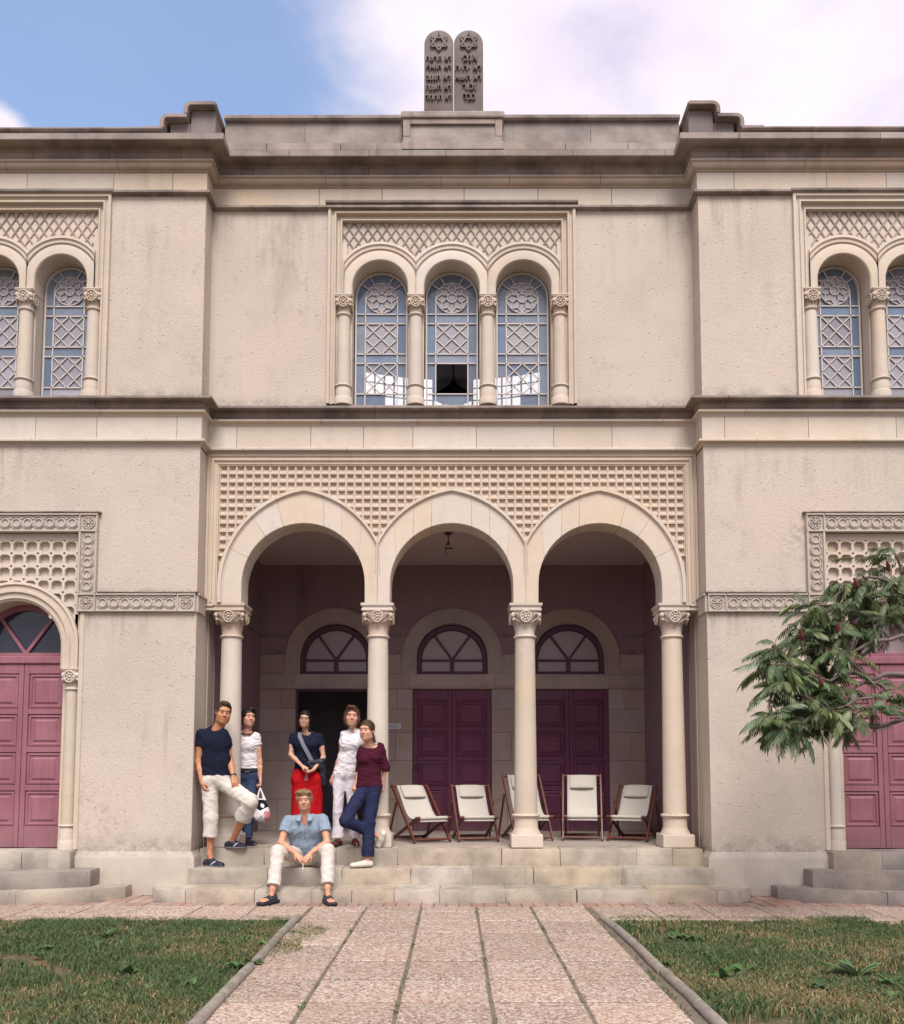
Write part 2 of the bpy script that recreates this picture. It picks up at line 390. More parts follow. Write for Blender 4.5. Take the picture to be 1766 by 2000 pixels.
# ------------------------------------------------------------------ mesh helpers
class MB:
    def __init__(s): s.v = []; s.f = []; s.mi = None
    def add(s, vs, fs):
        o = len(s.v); s.v.extend([tuple(map(float, p)) for p in vs]); s.f.extend([tuple(i + o for i in f) for f in fs]); return s
    def box(s, x0, x1, y0, y1, z0, z1):
        return s.add([(x0, y0, z0), (x1, y0, z0), (x1, y1, z0), (x0, y1, z0), (x0, y0, z1), (x1, y0, z1), (x1, y1, z1), (x0, y1, z1)],
                     [(0, 3, 2, 1), (4, 5, 6, 7), (0, 1, 5, 4), (1, 2, 6, 5), (2, 3, 7, 6), (3, 0, 4, 7)])
    def prism_xz(s, poly, y0, y1):
        """polygon in XZ (any order) given depth along Y"""
        a = sum(p[0] * q[1] - q[0] * p[1] for p, q in zip(poly, poly[1:] + poly[:1]))
        if a < 0: poly = poly[::-1]
        n = len(poly)
        vs = [(x, y0, z) for x, z in poly] + [(x, y1, z) for x, z in poly]
        fs = [tuple(range(n)), tuple(range(2 * n - 1, n - 1, -1))]
        fs += [(i, i + n, (i + 1) % n + n, (i + 1) % n) for i in range(n)]
        return s.add(vs, fs)
    def prism_xy(s, poly, z0, z1):
        a = sum(p[0] * q[1] - q[0] * p[1] for p, q in zip(poly, poly[1:] + poly[:1]))
        if a < 0: poly = poly[::-1]
        n = len(poly)
        vs = [(x, y, z0) for x, y in poly] + [(x, y, z1) for x, y in poly]
        fs = [tuple(range(n - 1, -1, -1)), tuple(range(n, 2 * n))]
        fs += [(i, (i + 1) % n, (i + 1) % n + n, i + n) for i in range(n)]
        return s.add(vs, fs)
    def lathe(s, prof, cx=0, cy=0, n=24, a0=0.0, a1=2 * pi):
        full = abs(a1 - a0 - 2 * pi) < 1e-6
        k = n if full else n + 1
        vs, fs = [], []
        for r, z in prof:
            for i in range(k):
                a = a0 + (a1 - a0) * i / n
                vs.append((cx + r * cos(a), cy + r * sin(a), z))
        for j in range(len(prof) - 1):
            for i in range(n):
                i2 = (i + 1) % k
                fs.append((j * k + i, j * k + i2, (j + 1) * k + i2, (j + 1) * k + i))
        if full:
            fs.append(tuple(range(k - 1, -1, -1))); m = (len(prof) - 1) * k
            fs.append(tuple(range(m, m + k)))
        return s.add(vs, fs)
    def tube(s, pts, r, n=8, close=False):
        pts = [Vector(p) for p in pts]
        rs = r if isinstance(r, (list, tuple)) else [r] * len(pts)
        vs, fs = [], []
        up = Vector((0, 0, 1)); prev = None
        for i, p in enumerate(pts):
            if close: d = pts[(i + 1) % len(pts)] - pts[i - 1]
            else: d = (pts[min(i + 1, len(pts) - 1)] - pts[max(i - 1, 0)])
            d.normalize()
            if prev is None:
                a = d.cross(up)
                if a.length < 0.05: a = d.cross(Vector((1, 0, 0)))
            else: a = prev - d * prev.dot(d)
            a.normalize(); prev = a; b = d.cross(a)
            for j in range(n):
                t = 2 * pi * j / n
                vs.append(p + (a * cos(t) + b * sin(t)) * rs[i])
        m = len(pts)
        for i in range(m if close else m - 1):
            i2 = (i + 1) % m
            for j in range(n):
                fs.append((i * n + j, i2 * n + j, i2 * n + (j + 1) % n, i * n + (j + 1) % n))
        if not close:
            fs.append(tuple(range(n))); fs.append(tuple(range(m * n - 1, (m - 1) * n - 1, -1)))
        return s.add(vs, fs)
    def bar(s, p, q, w, h, up=(0, 0, 1)):
        """rectangular bar from p to q, w across, h along up"""
        p, q, up = Vector(p), Vector(q), Vector(up)
        d = (q - p).normalized(); a = d.cross(up)
        if a.length < 1e-3: a = d.cross(Vector((1, 0, 0)))
        a.normalize(); b = a.cross(d)
        vs = [e + a * (sx * w / 2) + b * (sz * h / 2) for e in (p, q) for sx, sz in ((-1, -1), (1, -1), (1, 1), (-1, 1))]
        return s.add(vs, [(0, 3, 2, 1), (4, 5, 6, 7), (0, 1, 5, 4), (1, 2, 6, 5), (2, 3, 7, 6), (3, 0, 4, 7)][:6])
    def sphere(s, c, r, n=10, m=6):
        rx, ry, rz = (r, r, r) if isinstance(r, (int, float)) else r
        vs = [(c[0], c[1], c[2] - rz)]
        for j in range(1, m):
            t = -pi / 2 + pi * j / m
            for i in range(n):
                a = 2 * pi * i / n
                vs.append((c[0] + rx * cos(t) * cos(a), c[1] + ry * cos(t) * sin(a), c[2] + rz * sin(t)))
        vs.append((c[0], c[1], c[2] + rz)); e = len(vs) - 1
        fs = [(0, 1 + (i + 1) % n, 1 + i) for i in range(n)]
        for j in range(m - 2):
            for i in range(n):
                fs.append((1 + j * n + i, 1 + j * n + (i + 1) % n, 1 + (j + 1) * n + (i + 1) % n, 1 + (j + 1) * n + i))
        fs += [(e, 1 + (m - 2) * n + i, 1 + (m - 2) * n + (i + 1) % n) for i in range(n)]
        return s.add(vs, fs)
    def grid(s, P, closed_u=False):
        """P[i][j] -> quad sheet"""
        P = [list(r) for r in P]; a, b = len(P), len(P[0])
        vs = [p for r in P for p in r]; fs = []
        for i in range(a if closed_u else a - 1):
            for j in range(b - 1):
                i2 = (i + 1) % a
                fs.append((i * b + j, i2 * b + j, i2 * b + j + 1, i * b + j + 1))
        return s.add(vs, fs)
    def mesh(s, name, mat, smooth=None, bevel=0, seg=1):
        me = D.meshes.new(name)
        me.from_pydata(s.v, [], s.f)
        bm = bmesh.new(); bm.from_mesh(me)
        if bevel:
            es = [e for e in bm.edges if len(e.link_faces) == 2 and e.calc_face_angle(0) > 0.5]
            bmesh.ops.bevel(bm, geom=es, offset=bevel, segments=seg, affect='EDGES', clamp_overlap=True, profile=0.5)
        bmesh.ops.recalc_face_normals(bm, faces=bm.faces)
        bm.to_mesh(me); bm.free()
        if mat is not None: me.materials.append(mat)
        if smooth is not None:
            me.shade_smooth(); me.set_sharp_from_angle(angle=radians(smooth))
        return me
    def build(s, name, mat, parent=None, smooth=None, bevel=0, seg=1, loc=None, rot=None):
        return link(name, s.mesh(name, mat, smooth, bevel, seg), parent, loc, rot)

def link(name, me, parent=None, loc=None, rot=None):
    o = D.objects.new(name, me); COL.objects.link(o)
    if parent is not None: o.parent = parent
    if loc is not None: o.location = loc
    if rot is not None: o.rotation_euler = rot
    return o
def empty(name, loc=(0, 0, 0), rot=None, parent=None):
    o = link(name, None, parent, loc, rot); o.empty_display_size = 0.2; return o
def tag(o, label=None, cat=None, group=None, kind=None):
    for k, v in (('label', label), ('category', cat), ('group', group), ('kind', kind)):
        if v: o[k] = v
    return o
def copy_tree(o, parent=None):
    c = o.copy(); COL.objects.link(c)
    if parent is not None: c.parent = parent
    for ch in o.children: copy_tree(ch, c)
    return c
def rough_block(x0, x1, y0, y1, z0, z1, amp=0.006, cell=0.09, bevel=0.008, seed=0):
    """a stone block with worn, slightly wandering faces"""
    nx, ny, nz = (max(1, int(round((b - a) / cell))) for a, b in ((x0, x1), (y0, y1), (z0, z1)))
    bm = bmesh.new(); bmesh.ops.create_cube(bm, size=1.0)
    for v in bm.verts:
        v.co = Vector(((x0 + x1) / 2 + v.co.x * (x1 - x0), (y0 + y1) / 2 + v.co.y * (y1 - y0), (z0 + z1) / 2 + v.co.z * (z1 - z0)))
    def cut(axis, lo, hi, n):
        for i in range(1, n):
            c = Vector((0, 0, 0)); c[axis] = lo + (hi - lo) * i / n
            no = Vector((0, 0, 0)); no[axis] = 1
            bmesh.ops.bisect_plane(bm, geom=bm.verts[:] + bm.edges[:] + bm.faces[:], plane_co=c, plane_no=no)
    cut(0, x0, x1, nx); cut(1, y0, y1, ny); cut(2, z0, z1, nz)
    es = [e for e in bm.edges if len(e.link_faces) == 2 and e.calc_face_angle(0) > 0.5]
    if bevel: bmesh.ops.bevel(bm, geom=es, offset=bevel, segments=2, affect='EDGES', clamp_overlap=True, profile=0.6)
    from mathutils import noise
    for v in bm.verts:
        v.co += noise.noise_vector(v.co * 3.1 + Vector((seed * 3.7, seed, 0))) * amp + noise.noise_vector(v.co * 11 + Vector((0, seed, 0))) * amp * 0.4
    bmesh.ops.recalc_face_normals(bm, faces=bm.faces)
    me = D.meshes.new('block'); bm.to_mesh(me); bm.free()
    me.shade_smooth(); me.set_sharp_from_angle(angle=radians(45))
    return me
# ================================================================== the synagogue
BLD = tag(empty("synagogue"), "pale two-storey synagogue with three-arched porch, plum doors and stone tablets over its roofline", "building")
WY, WX, EX = -0.30, 3.13, 7.9
PLAN = [(-EX, WY), (-WX, WY), (-WX, 0.0), (WX, 0.0), (WX, WY), (EX, WY)]

def stations(path, cuts, gap=0.005):
    """split a plan path at distances into pieces of (point, mitre) stations"""
    P = [Vector((*p, 0)) for p in path]
    L = [(b - a).length for a, b in zip(P, P[1:])]
    dirs = [(b - a).normalized() for a, b in zip(P, P[1:])]
    nor = [Vector((d.y, -d.x, 0)) for d in dirs]
    cum = [0]
    for l in L: cum.append(cum[-1] + l)
    def at(s):
        for i in range(len(L)):
            if s <= cum[i + 1] + 1e-9:
                return P[i] + dirs[i] * (s - cum[i]), nor[i]
        return P[-1], nor[-1]
    def mit(i):
        if i == 0: return nor[0]
        if i == len(P) - 1: return nor[-1]
        m = nor[i - 1] + nor[i]
        return m / (m.dot(nor[i]))
    edges = [0] + sorted(cuts) + [cum[-1]]
    pieces = []
    for a, b in zip(edges, edges[1:]):
        a2, b2 = a + (gap / 2 if a > 0 else 0), b - (gap / 2 if b < cum[-1] else 0)
        st = [at(a2)]
        for i in range(1, len(P) - 1):
            if a2 + 1e-4 < cum[i] < b2 - 1e-4: st.append((P[i], mit(i)))
        st.append(at(b2))
        pieces.append(st)
    return pieces, cum

def sweep(name, path, prof, mat, cuts=(), gap=0.005, parent=None, smooth=35):
    """moulding: profile of (outward, z) closed into the wall, one object per stone"""
    pieces, cum = stations(path, list(cuts), gap)
    zs = [z for d, z in prof]
    loop = list(prof) + [(-0.06, prof[-1][1]), (-0.06, prof[0][1])]
    for st in pieces:
        rows = [[(p.x + m.x * d, p.y + m.y * d, z) for d, z in loop] for p, m in st]
        mb = MB(); n = len(loop)
        vs = [v for r in rows for v in r]; fs = []
        for i in range(len(rows) - 1):
            for j in range(n):
                fs.append((i * n + j, (i + 1) * n + j, (i + 1) * n + (j + 1) % n, i * n + (j + 1) % n))
        fs.append(tuple(range(n))); fs.append(tuple(range((len(rows) - 1) * n, len(rows) * n)))
        mb.add(vs, fs)
        mb.build(name, mat, parent or BLD, smooth)

def cuts_for(path, step, seed, keep=0.25):
    """joint positions, none of them close to a corner of the plan"""
    r = random.Random(seed)
    L = [sqrt((b[0] - a[0]) ** 2 + (b[1] - a[1]) ** 2) for a, b in zip(path, path[1:])]
    cum = [0]
    for l in L: cum.append(cum[-1] + l)
    out, s = [], r.uniform(0.3, step)
    while s < cum[-1] - 0.3:
        if all(abs(s - c) > keep for c in cum): out.append(s)
        s += step * r.uniform(0.72, 1.3)
    return out

def ogee(d0, z0, d1, z1, n=6, kind='cavetto'):
    pts = []
    for i in range(n + 1):
        t = i / n
        if kind == 'cavetto': a = sin(t * pi / 2); b = 1 - cos(t * pi / 2)
        elif kind == 'ovolo': a = 1 - cos(t * pi / 2); b = sin(t * pi / 2)
        else: a = t; b = (1 - cos(t * pi)) / 2
        pts.append((d0 + (d1 - d0) * a, z0 + (z1 - z0) * b))
    return pts

# --- main cornice (top), listed from the top edge downwards
sweep("cornice_stone", PLAN, [(-0.05, 9.44), (0.265, 9.425), (0.285, 9.41), (0.285, 9.335), (0.275, 9.325), (0.265, 9.332), (0.262, 9.340)], M['grey'], cuts_for(PLAN, 1.35, 3))
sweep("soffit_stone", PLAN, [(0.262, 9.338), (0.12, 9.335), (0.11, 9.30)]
      + ogee(0.10, 9.295, 0.085, 9.235, 4, 'ovolo') + [(0.085, 9.215), (0.08, 9.21)], M['soot_shade'], cuts_for(PLAN, 1.2, 4))  # shadow under the overhang is partly painted in by this darker stone
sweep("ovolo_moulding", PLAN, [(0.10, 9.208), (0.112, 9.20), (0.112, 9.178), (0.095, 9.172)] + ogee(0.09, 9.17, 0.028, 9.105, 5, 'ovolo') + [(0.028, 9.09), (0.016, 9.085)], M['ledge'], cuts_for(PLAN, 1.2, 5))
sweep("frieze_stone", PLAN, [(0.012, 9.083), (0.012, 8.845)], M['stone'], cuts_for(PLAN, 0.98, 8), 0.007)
sweep("string_course_stone", PLAN, [(0.012, 8.843), (0.055, 8.830), (0.066, 8.815), (0.066, 8.795), (0.058, 8.790), (0.012, 8.790), (0.0, 8.772)], M['soot_shade'], cuts_for(PLAN, 1.5, 11))
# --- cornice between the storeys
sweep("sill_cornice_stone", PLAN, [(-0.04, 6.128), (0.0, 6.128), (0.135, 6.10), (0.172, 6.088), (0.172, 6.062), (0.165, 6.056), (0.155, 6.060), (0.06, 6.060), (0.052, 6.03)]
      + ogee(0.05, 6.025, 0.036, 5.985, 4, 'ovolo') + [(0.036, 5.97), (0.03, 5.966)], M['soot_shade'], cuts_for(PLAN, 1.3, 13))  # dark tone holds grime and the painted shade below the ledge
sweep("fillet_moulding", PLAN, [(0.03, 5.964), (0.070, 5.955), (0.070, 5.93), (0.060, 5.924), (0.026, 5.922), (0.016, 5.892)], M['stone'], cuts_for(PLAN, 1.4, 14))
sweep("frieze_stone", PLAN, [(0.014, 5.89), (0.014, 5.602)], M['stone'], cuts_for(PLAN, 0.86, 17), 0.006)
sweep("string_course_stone", PLAN, [(0.014, 5.60), (0.05, 5.592), (0.068, 5.58), (0.068, 5.558), (0.060, 5.552), (0.014, 5.552), (0.0, 5.522)], M['stone'], cuts_for(PLAN, 1.4, 19))

# --- rendered walls
W = MB().box(-3.15, -1.60, 0.0, 0.5, 6.05, 8.86).build("stucco_wall", M['stucco'], BLD)
W = MB().box(1.60, 3.15, 0.0, 0.5, 6.05, 8.86).build("stucco_wall", M['stucco'], BLD)
MB().box(-3.2, 3.2, 0.04, 0.5, 8.66, 10.0).build("backing_wall", M['stucco'], BLD)
MB().box(-3.2, 3.2, 0.04, 0.5, 5.38, 6.09).build("backing_wall", M['stucco'], BLD)
for s in (-1, 1):
    def bx(x0, x1, y0, y1, z0, z1, name="stucco_wall", mat='stucco'):
        a, b = sorted((s * x0, s * x1))
        return MB().box(a, b, y0, y1, z0, z1).build(name, M[mat], BLD)
    bx(WX, 4.335, WY, 0.2, 6.05, 8.86)                 # beside the upper window
    bx(6.445, EX, WY, 0.2, 6.05, 8.86)
    bx(4.335, 6.445, WY + 0.06, 0.2, 8.64, 8.86, "backing_wall")
    bx(WX, EX, WY + 0.03, 0.2, 5.5, 6.08, "backing_wall")
    bx(WX, EX, WY + 0.03, 0.2, 8.77, 9.6, "backing_wall")
    bx(WX, EX, WY, 0.2, 4.648, 5.56)                    # over the door surround
    bx(WX, 4.36, WY, 0.2, 3.60, 4.648)                  # beside it
    bx(6.38, EX, WY, 0.2, 3.60, 4.648)
    bx(WX, 4.50, WY, 0.2, 0.50, 3.60)                   # pier next to the porch
    bx(6.24, EX, WY, 0.2, 0.50, 3.60)
    bx(WX, EX, 0.2, 0.5, 0.0, 9.4, "inner_wall", 'dark') # closes the wing behind its openings
    # inner return of the wing into the porch
    bx(3.12, 3.40, 0.2, 0.5, 0.5, 5.5)
    bx(3.10, 3.40, 0.45, 3.12, 0.4, 5.1, "porch_side_wall", 'porchplaster')
    # plinth
    a, b = (WX - 0.035, 4.62)
    for (xa, xb) in ((a, b), (6.12, EX)):
        p = [(0.05, 0.0), (0.05, 0.44), (0.035, 0.475), (-0.02, 0.505)]
        path = [(WX, 0.0), (WX, WY), (b, WY)] if xa == a else [(xa, WY), (xb, WY)]
        if s < 0: path = [(-x, y) for x, y in path][::-1]
        loop = [(0.055, 0.0), (0.055, 0.43), (0.045, 0.455), (0.0, 0.512)]
        sweep("plinth", path, loop, M['plinth'])

# --- parapet: low over the wings, higher over the centre
def coping(name, path, d, z0, z1, mat='grey', cuts=()):
    sweep(name, path, [(-0.05, z1), (d - 0.03, z1), (d, z1 - 0.02), (d, z0 + 0.02), (d - 0.02, z0), (0.0, z0)], M['soot_shade'], cuts)
CEN = [(-2.98, -0.02), (2.98, -0.02)]
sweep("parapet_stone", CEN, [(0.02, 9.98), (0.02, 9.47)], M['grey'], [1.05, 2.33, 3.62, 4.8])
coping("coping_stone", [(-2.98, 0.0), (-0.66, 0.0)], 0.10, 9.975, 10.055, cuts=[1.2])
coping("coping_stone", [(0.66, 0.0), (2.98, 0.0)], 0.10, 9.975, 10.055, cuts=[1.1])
for s in (-1, 1):
    lo = [(-EX, WY), (-3.66, WY)] if s < 0 else [(3.66, WY), (EX, WY)]
    sweep("parapet_stone", lo, [(0.02, 9.56), (0.02, 9.40)], M['grey'], [1.4, 2.9])
    coping("coping_stone", lo, 0.16, 9.55, 9.607, cuts=[0.9, 2.3, 3.5])
    # stepped corner block with rounded shoulders
    def shoulder(x0, x1, z0, z1, r, d, right_round):
        pts = [(x0, z0), (x1, z0)]
        if right_round:
            pts += [(x1 - r + r * cos(a), z1 - r + r * sin(a)) for a in [i * pi / 12 for i in range(7)]]
            pts += [(x0, z1)]
        else:
            pts += [(x1, z1), (x0, z1)]
        return [(s * x, z) for x, z in pts]
    MB().prism_xz(shoulder(3.02, 3.335, 9.46, 9.90, 0.02, 0, True), WY - 0.04, WY + 0.35).build("corner_block", M['tablet'], BLD, bevel=0.006)
    MB().prism_xz(shoulder(3.338, 3.60, 9.46, 9.735, 0.02, 0, True), WY - 0.035, WY + 0.35).build("corner_block", M['tablet'], BLD, bevel=0.006)
    def cap(pts, t):
        """coping that follows the stepped outline"""
        outer = [Vector((x, 0, z)) for x, z in pts]
        mb = MB(); rows = []
        for i, p in enumerate(outer):
            a = outer[max(i - 1, 0)]; b = outer[min(i + 1, len(outer) - 1)]
            d = (b - a).normalized(); n = Vector((d.z, 0, -d.x))
            rows.append([(s * q.x, y, q.z) for q, y in ((p, WY - 0.14), (p + n * t, WY - 0.12), (p + n * t, WY + 0.36), (p, WY + 0.36))])
        return mb.grid(rows, False).add([], [])
    arc = lambda cx, cz, r, a0, a1, n=6: [(cx + r * cos(radians(a0 + (a1 - a0) * i / n)), cz + r * sin(radians(a0 + (a1 - a0) * i / n))) for i in range(n + 1)]
    top = [(2.985, 9.93), (3.02, 9.955)] + arc(3.30, 9.855, 0.10, 90, 0) + [(3.40, 9.79)]
    low = [(3.36, 9.788)] + arc(3.60, 9.69, 0.098, 90, 0) + [(3.698, 9.60)]
    for pts, z in ((top, 9.8), (low, 9.6)):
        inner = [(x - 0.0, zz) for x, zz in pts]
        ctr = (3.1, 9.4)
        poly = list(pts)
        back = []
        for i, (x, zz) in enumerate(pts):
            a = pts[max(i - 1, 0)]; b = pts[min(i + 1, len(pts) - 1)]
            d = Vector((b[0] - a[0], b[1] - a[1])).normalized(); n = Vector((d.y, -d.x))
            back.append((x + n.x * -(-0.052), zz + n.y * 0.052))
        poly = pts + [(x, z2) for x, z2 in back[::-1]]
        MB().prism_xz([(s * x, zz) for x, zz in poly], WY - 0.14, WY + 0.36).build("coping_stone", M['soot_shade'], BLD, smooth=40, bevel=0.006)
MB().box(-EX, EX, 0.3, 9.0, 9.62, 9.72).build("unseen_roof", M['dark'], BLD)  # unseen slab, added to keep direct light out of the hall

sweep("blocking_stone", [(-2.93, 0.0), (-0.64, 0.0)], [(0.0, 9.55), (0.245, 9.535), (0.265, 9.52), (0.265, 9.428)], M['grey'], [0.55, 1.5], gap=0.009)
sweep("blocking_stone", [(0.66, 0.0), (2.93, 0.0)], [(0.0, 9.55), (0.245, 9.535), (0.265, 9.52), (0.265, 9.428)], M['grey'], [0.8, 1.6], gap=0.009)
sweep("blocking_stone", [(-0.638, 0.0), (0.658, 0.0)], [(0.0, 9.56), (0.265, 9.545), (0.282, 9.53), (0.282, 9.428)], M['grey'], [], gap=0.009)
# --- block under the tablets
pb = MB().box(-0.632, 0.652, -0.17, 0.2, 9.47, 9.90).build("pedestal_block", M['grey'], BLD, bevel=0.008)
for x0, x1, z0, z1 in ((-0.632, -0.54, 9.662, 9.90), (0.56, 0.652, 9.662, 9.90), (-0.5385, 0.5585, 9.83, 9.90), (-0.632, 0.652, 9.47, 9.66)):
    MB().box(x0, x1, -0.20, -0.172, z0, z1).build("raised_border", M['grey'], BLD, bevel=0.005)
MB().box(-0.66, 0.68, -0.225, 0.25, 9.902, 9.995).build("pedestal_coping", M['grey'], BLD, bevel=0.02, seg=2)

# ------------------------------------------------------------------ arches
def arch_outline(r, half, zb, zc, n=20):
    """left foot -> crown -> right foot, clipped at the midline to the next arch"""
    a0 = acos(half / r) if r > half else 0.0
    zs = zc + r * sin(a0)
    pts = []
    x0 = min(r, half)
    pts.append((-x0, zb)); pts.append((-x0, (zb + zs) / 2))
    for i in range(n + 1):
        a = pi - a0 - (pi - 2 * a0) * i / n
        pts.append((r * cos(a), zc + r * sin(a)))
    pts.append((x0, (zb + zs) / 2)); pts.append((x0, zb))
    return pts
def arch_mould(name, cx, zb, zc, half, prof, mat, parent, n=24):
    rows = []
    outs = [arch_outline(r, half, zb, zc, n) for r, y in prof]
    mb = MB()
    mb.grid([[(cx + o[i][0], y, o[i][1]) for o, (r, y) in zip(outs, prof)] for i in range(len(outs[0]))])
    # feet
    for i in (0, -1):
        k = len(mb.v)
    return mb.build(name, mat, parent, smooth=30)

def frame_sweep(name, path, prof, mat, parent, smooth=30):
    """moulded frame in the XZ plane: path walked with the opening on the right"""
    P = [Vector(p) for p in path]
    d = [(b - a).normalized() for a, b in zip(P, P[1:])]
    nr = [Vector((v.y, -v.x)) for v in d]
    mits = []
    for i in range(len(P)):
        if i == 0: m = nr[0]
        elif i == len(P) - 1: m = nr[-1]
        else:
            m = nr[i - 1] + nr[i]; m = m / m.dot(nr[i])
        mits.append(m)
    rows = [[(p.x + m.x * o, y, p.y + m.y * o) for o, y in prof] for p, m in zip(P, mits)]
    return MB().grid(rows).build(name, mat, parent, smooth=smooth)

def small_capital(r, h, hw, name="capital"):
    """leafy cushion capital about the axis, from neck ring (z=0) to underside of its abacus (z=h)"""
    mb = MB()
    rows = []
    n = 32
    for k in range(9):
        t = k / 8
        rr = r * 1.02 + (hw * 0.96 - r * 1.02) * (t ** 0.62)
        e = 2 + 6 * t * t
        ring = []
        for i in range(n):
            a = 2 * pi * i / n
            c, s_ = cos(a), sin(a)
            q = (abs(c) ** e + abs(s_) ** e) ** (-1 / e)
            lobes = 1 + 0.035 * cos(8 * a) * (1 - t) 
            ring.append((rr * q * c * lobes, rr * q * s_ * lobes, h * t))
        rows.append(ring)
    vs = [p for r_ in rows for p in r_]
    fs = [(j * n + i, j * n + (i + 1) % n, (j + 1) * n + (i + 1) % n, (j + 1) * n + i) for j in range(8) for i in range(n)]
    fs.append(tuple(range(8 * n, 9 * n)))
    mb.add(vs, fs)
    return mb.mesh(name, M['carved'], smooth=50)
def capital_carving(r, h, hw, name="carving"):
    """rosettes on the four faces, scrolls at the corners, leaf ribs"""
    mb = MB()
    for q in range(4):
        R = Matrix.Rotation(q * pi / 2, 3, 'Z')
        def T(x, y, z): return tuple(R @ Vector((x, y, z)))
        fy = -hw * 0.90
        zc = h * 0.52; rr = h * 0.46
        ring = [T(rr * cos(a) * 0.92, fy - 0.012 * h / 0.15 - 0.006, zc + rr * sin(a)) for a in [2 * pi * i / 14 for i in range(14)]]
        mb.tube(ring, h * 0.075, 6, close=True)
        for i in range(7):
            a = 2 * pi * i / 7
            c = T(rr * 0.55 * cos(a), fy - 0.012, zc + rr * 0.55 * sin(a))
            mb.sphere(c, h * 0.115, 7, 5)
        mb.sphere(T(0, fy - 0.016, zc), h * 0.13, 8, 5)
        # corner scroll
        cc = T(-hw * 0.84, fy * 0.985, h * 0.66)
        mb.sphere(cc, (h * 0.19, h * 0.19, h * 0.22), 9, 6)
        mb.sphere(T(-hw * 0.80, -hw * 0.80 - 0.012, h * 0.30), (h * 0.13,) * 3, 8, 5)
        for sx in (-1, 1):
            pts = [T(sx * x, y, z) for x, y, z in ((0.25 * hw, -r * 1.05, 0.02 * h), (0.5 * hw, -hw * 0.80, 0.16 * h), (0.8 * hw, -hw * 0.90, 0.40 * h), (0.86 * hw, -hw * 0.97, 0.66 * h), (0.66 * hw, -hw * 0.98, 0.80 * h), (0.52 * hw, -hw * 0.95, 0.62 * h))]
            mb.tube(pts, [h * 0.05, h * 0.06, h * 0.065, h * 0.06, h * 0.05, h * 0.04], 6)
        for x in (-0.62, 0.0, 0.62):
            mb.tube([T(x * r, -sqrt(max(0.02, 1 - x * x)) * r * 1.02, -0.48 * h), T(x * r, -sqrt(max(0.02, 1 - x * x)) * r * 1.08, 0.0), T(x * r * 1.15, -sqrt(max(0.02, 1 - x * x)) * r * 1.25, 0.13 * h)], [h * 0.03, h * 0.045, h * 0.055], 5)
    return mb.mesh(name, M['carved'], smooth=60)

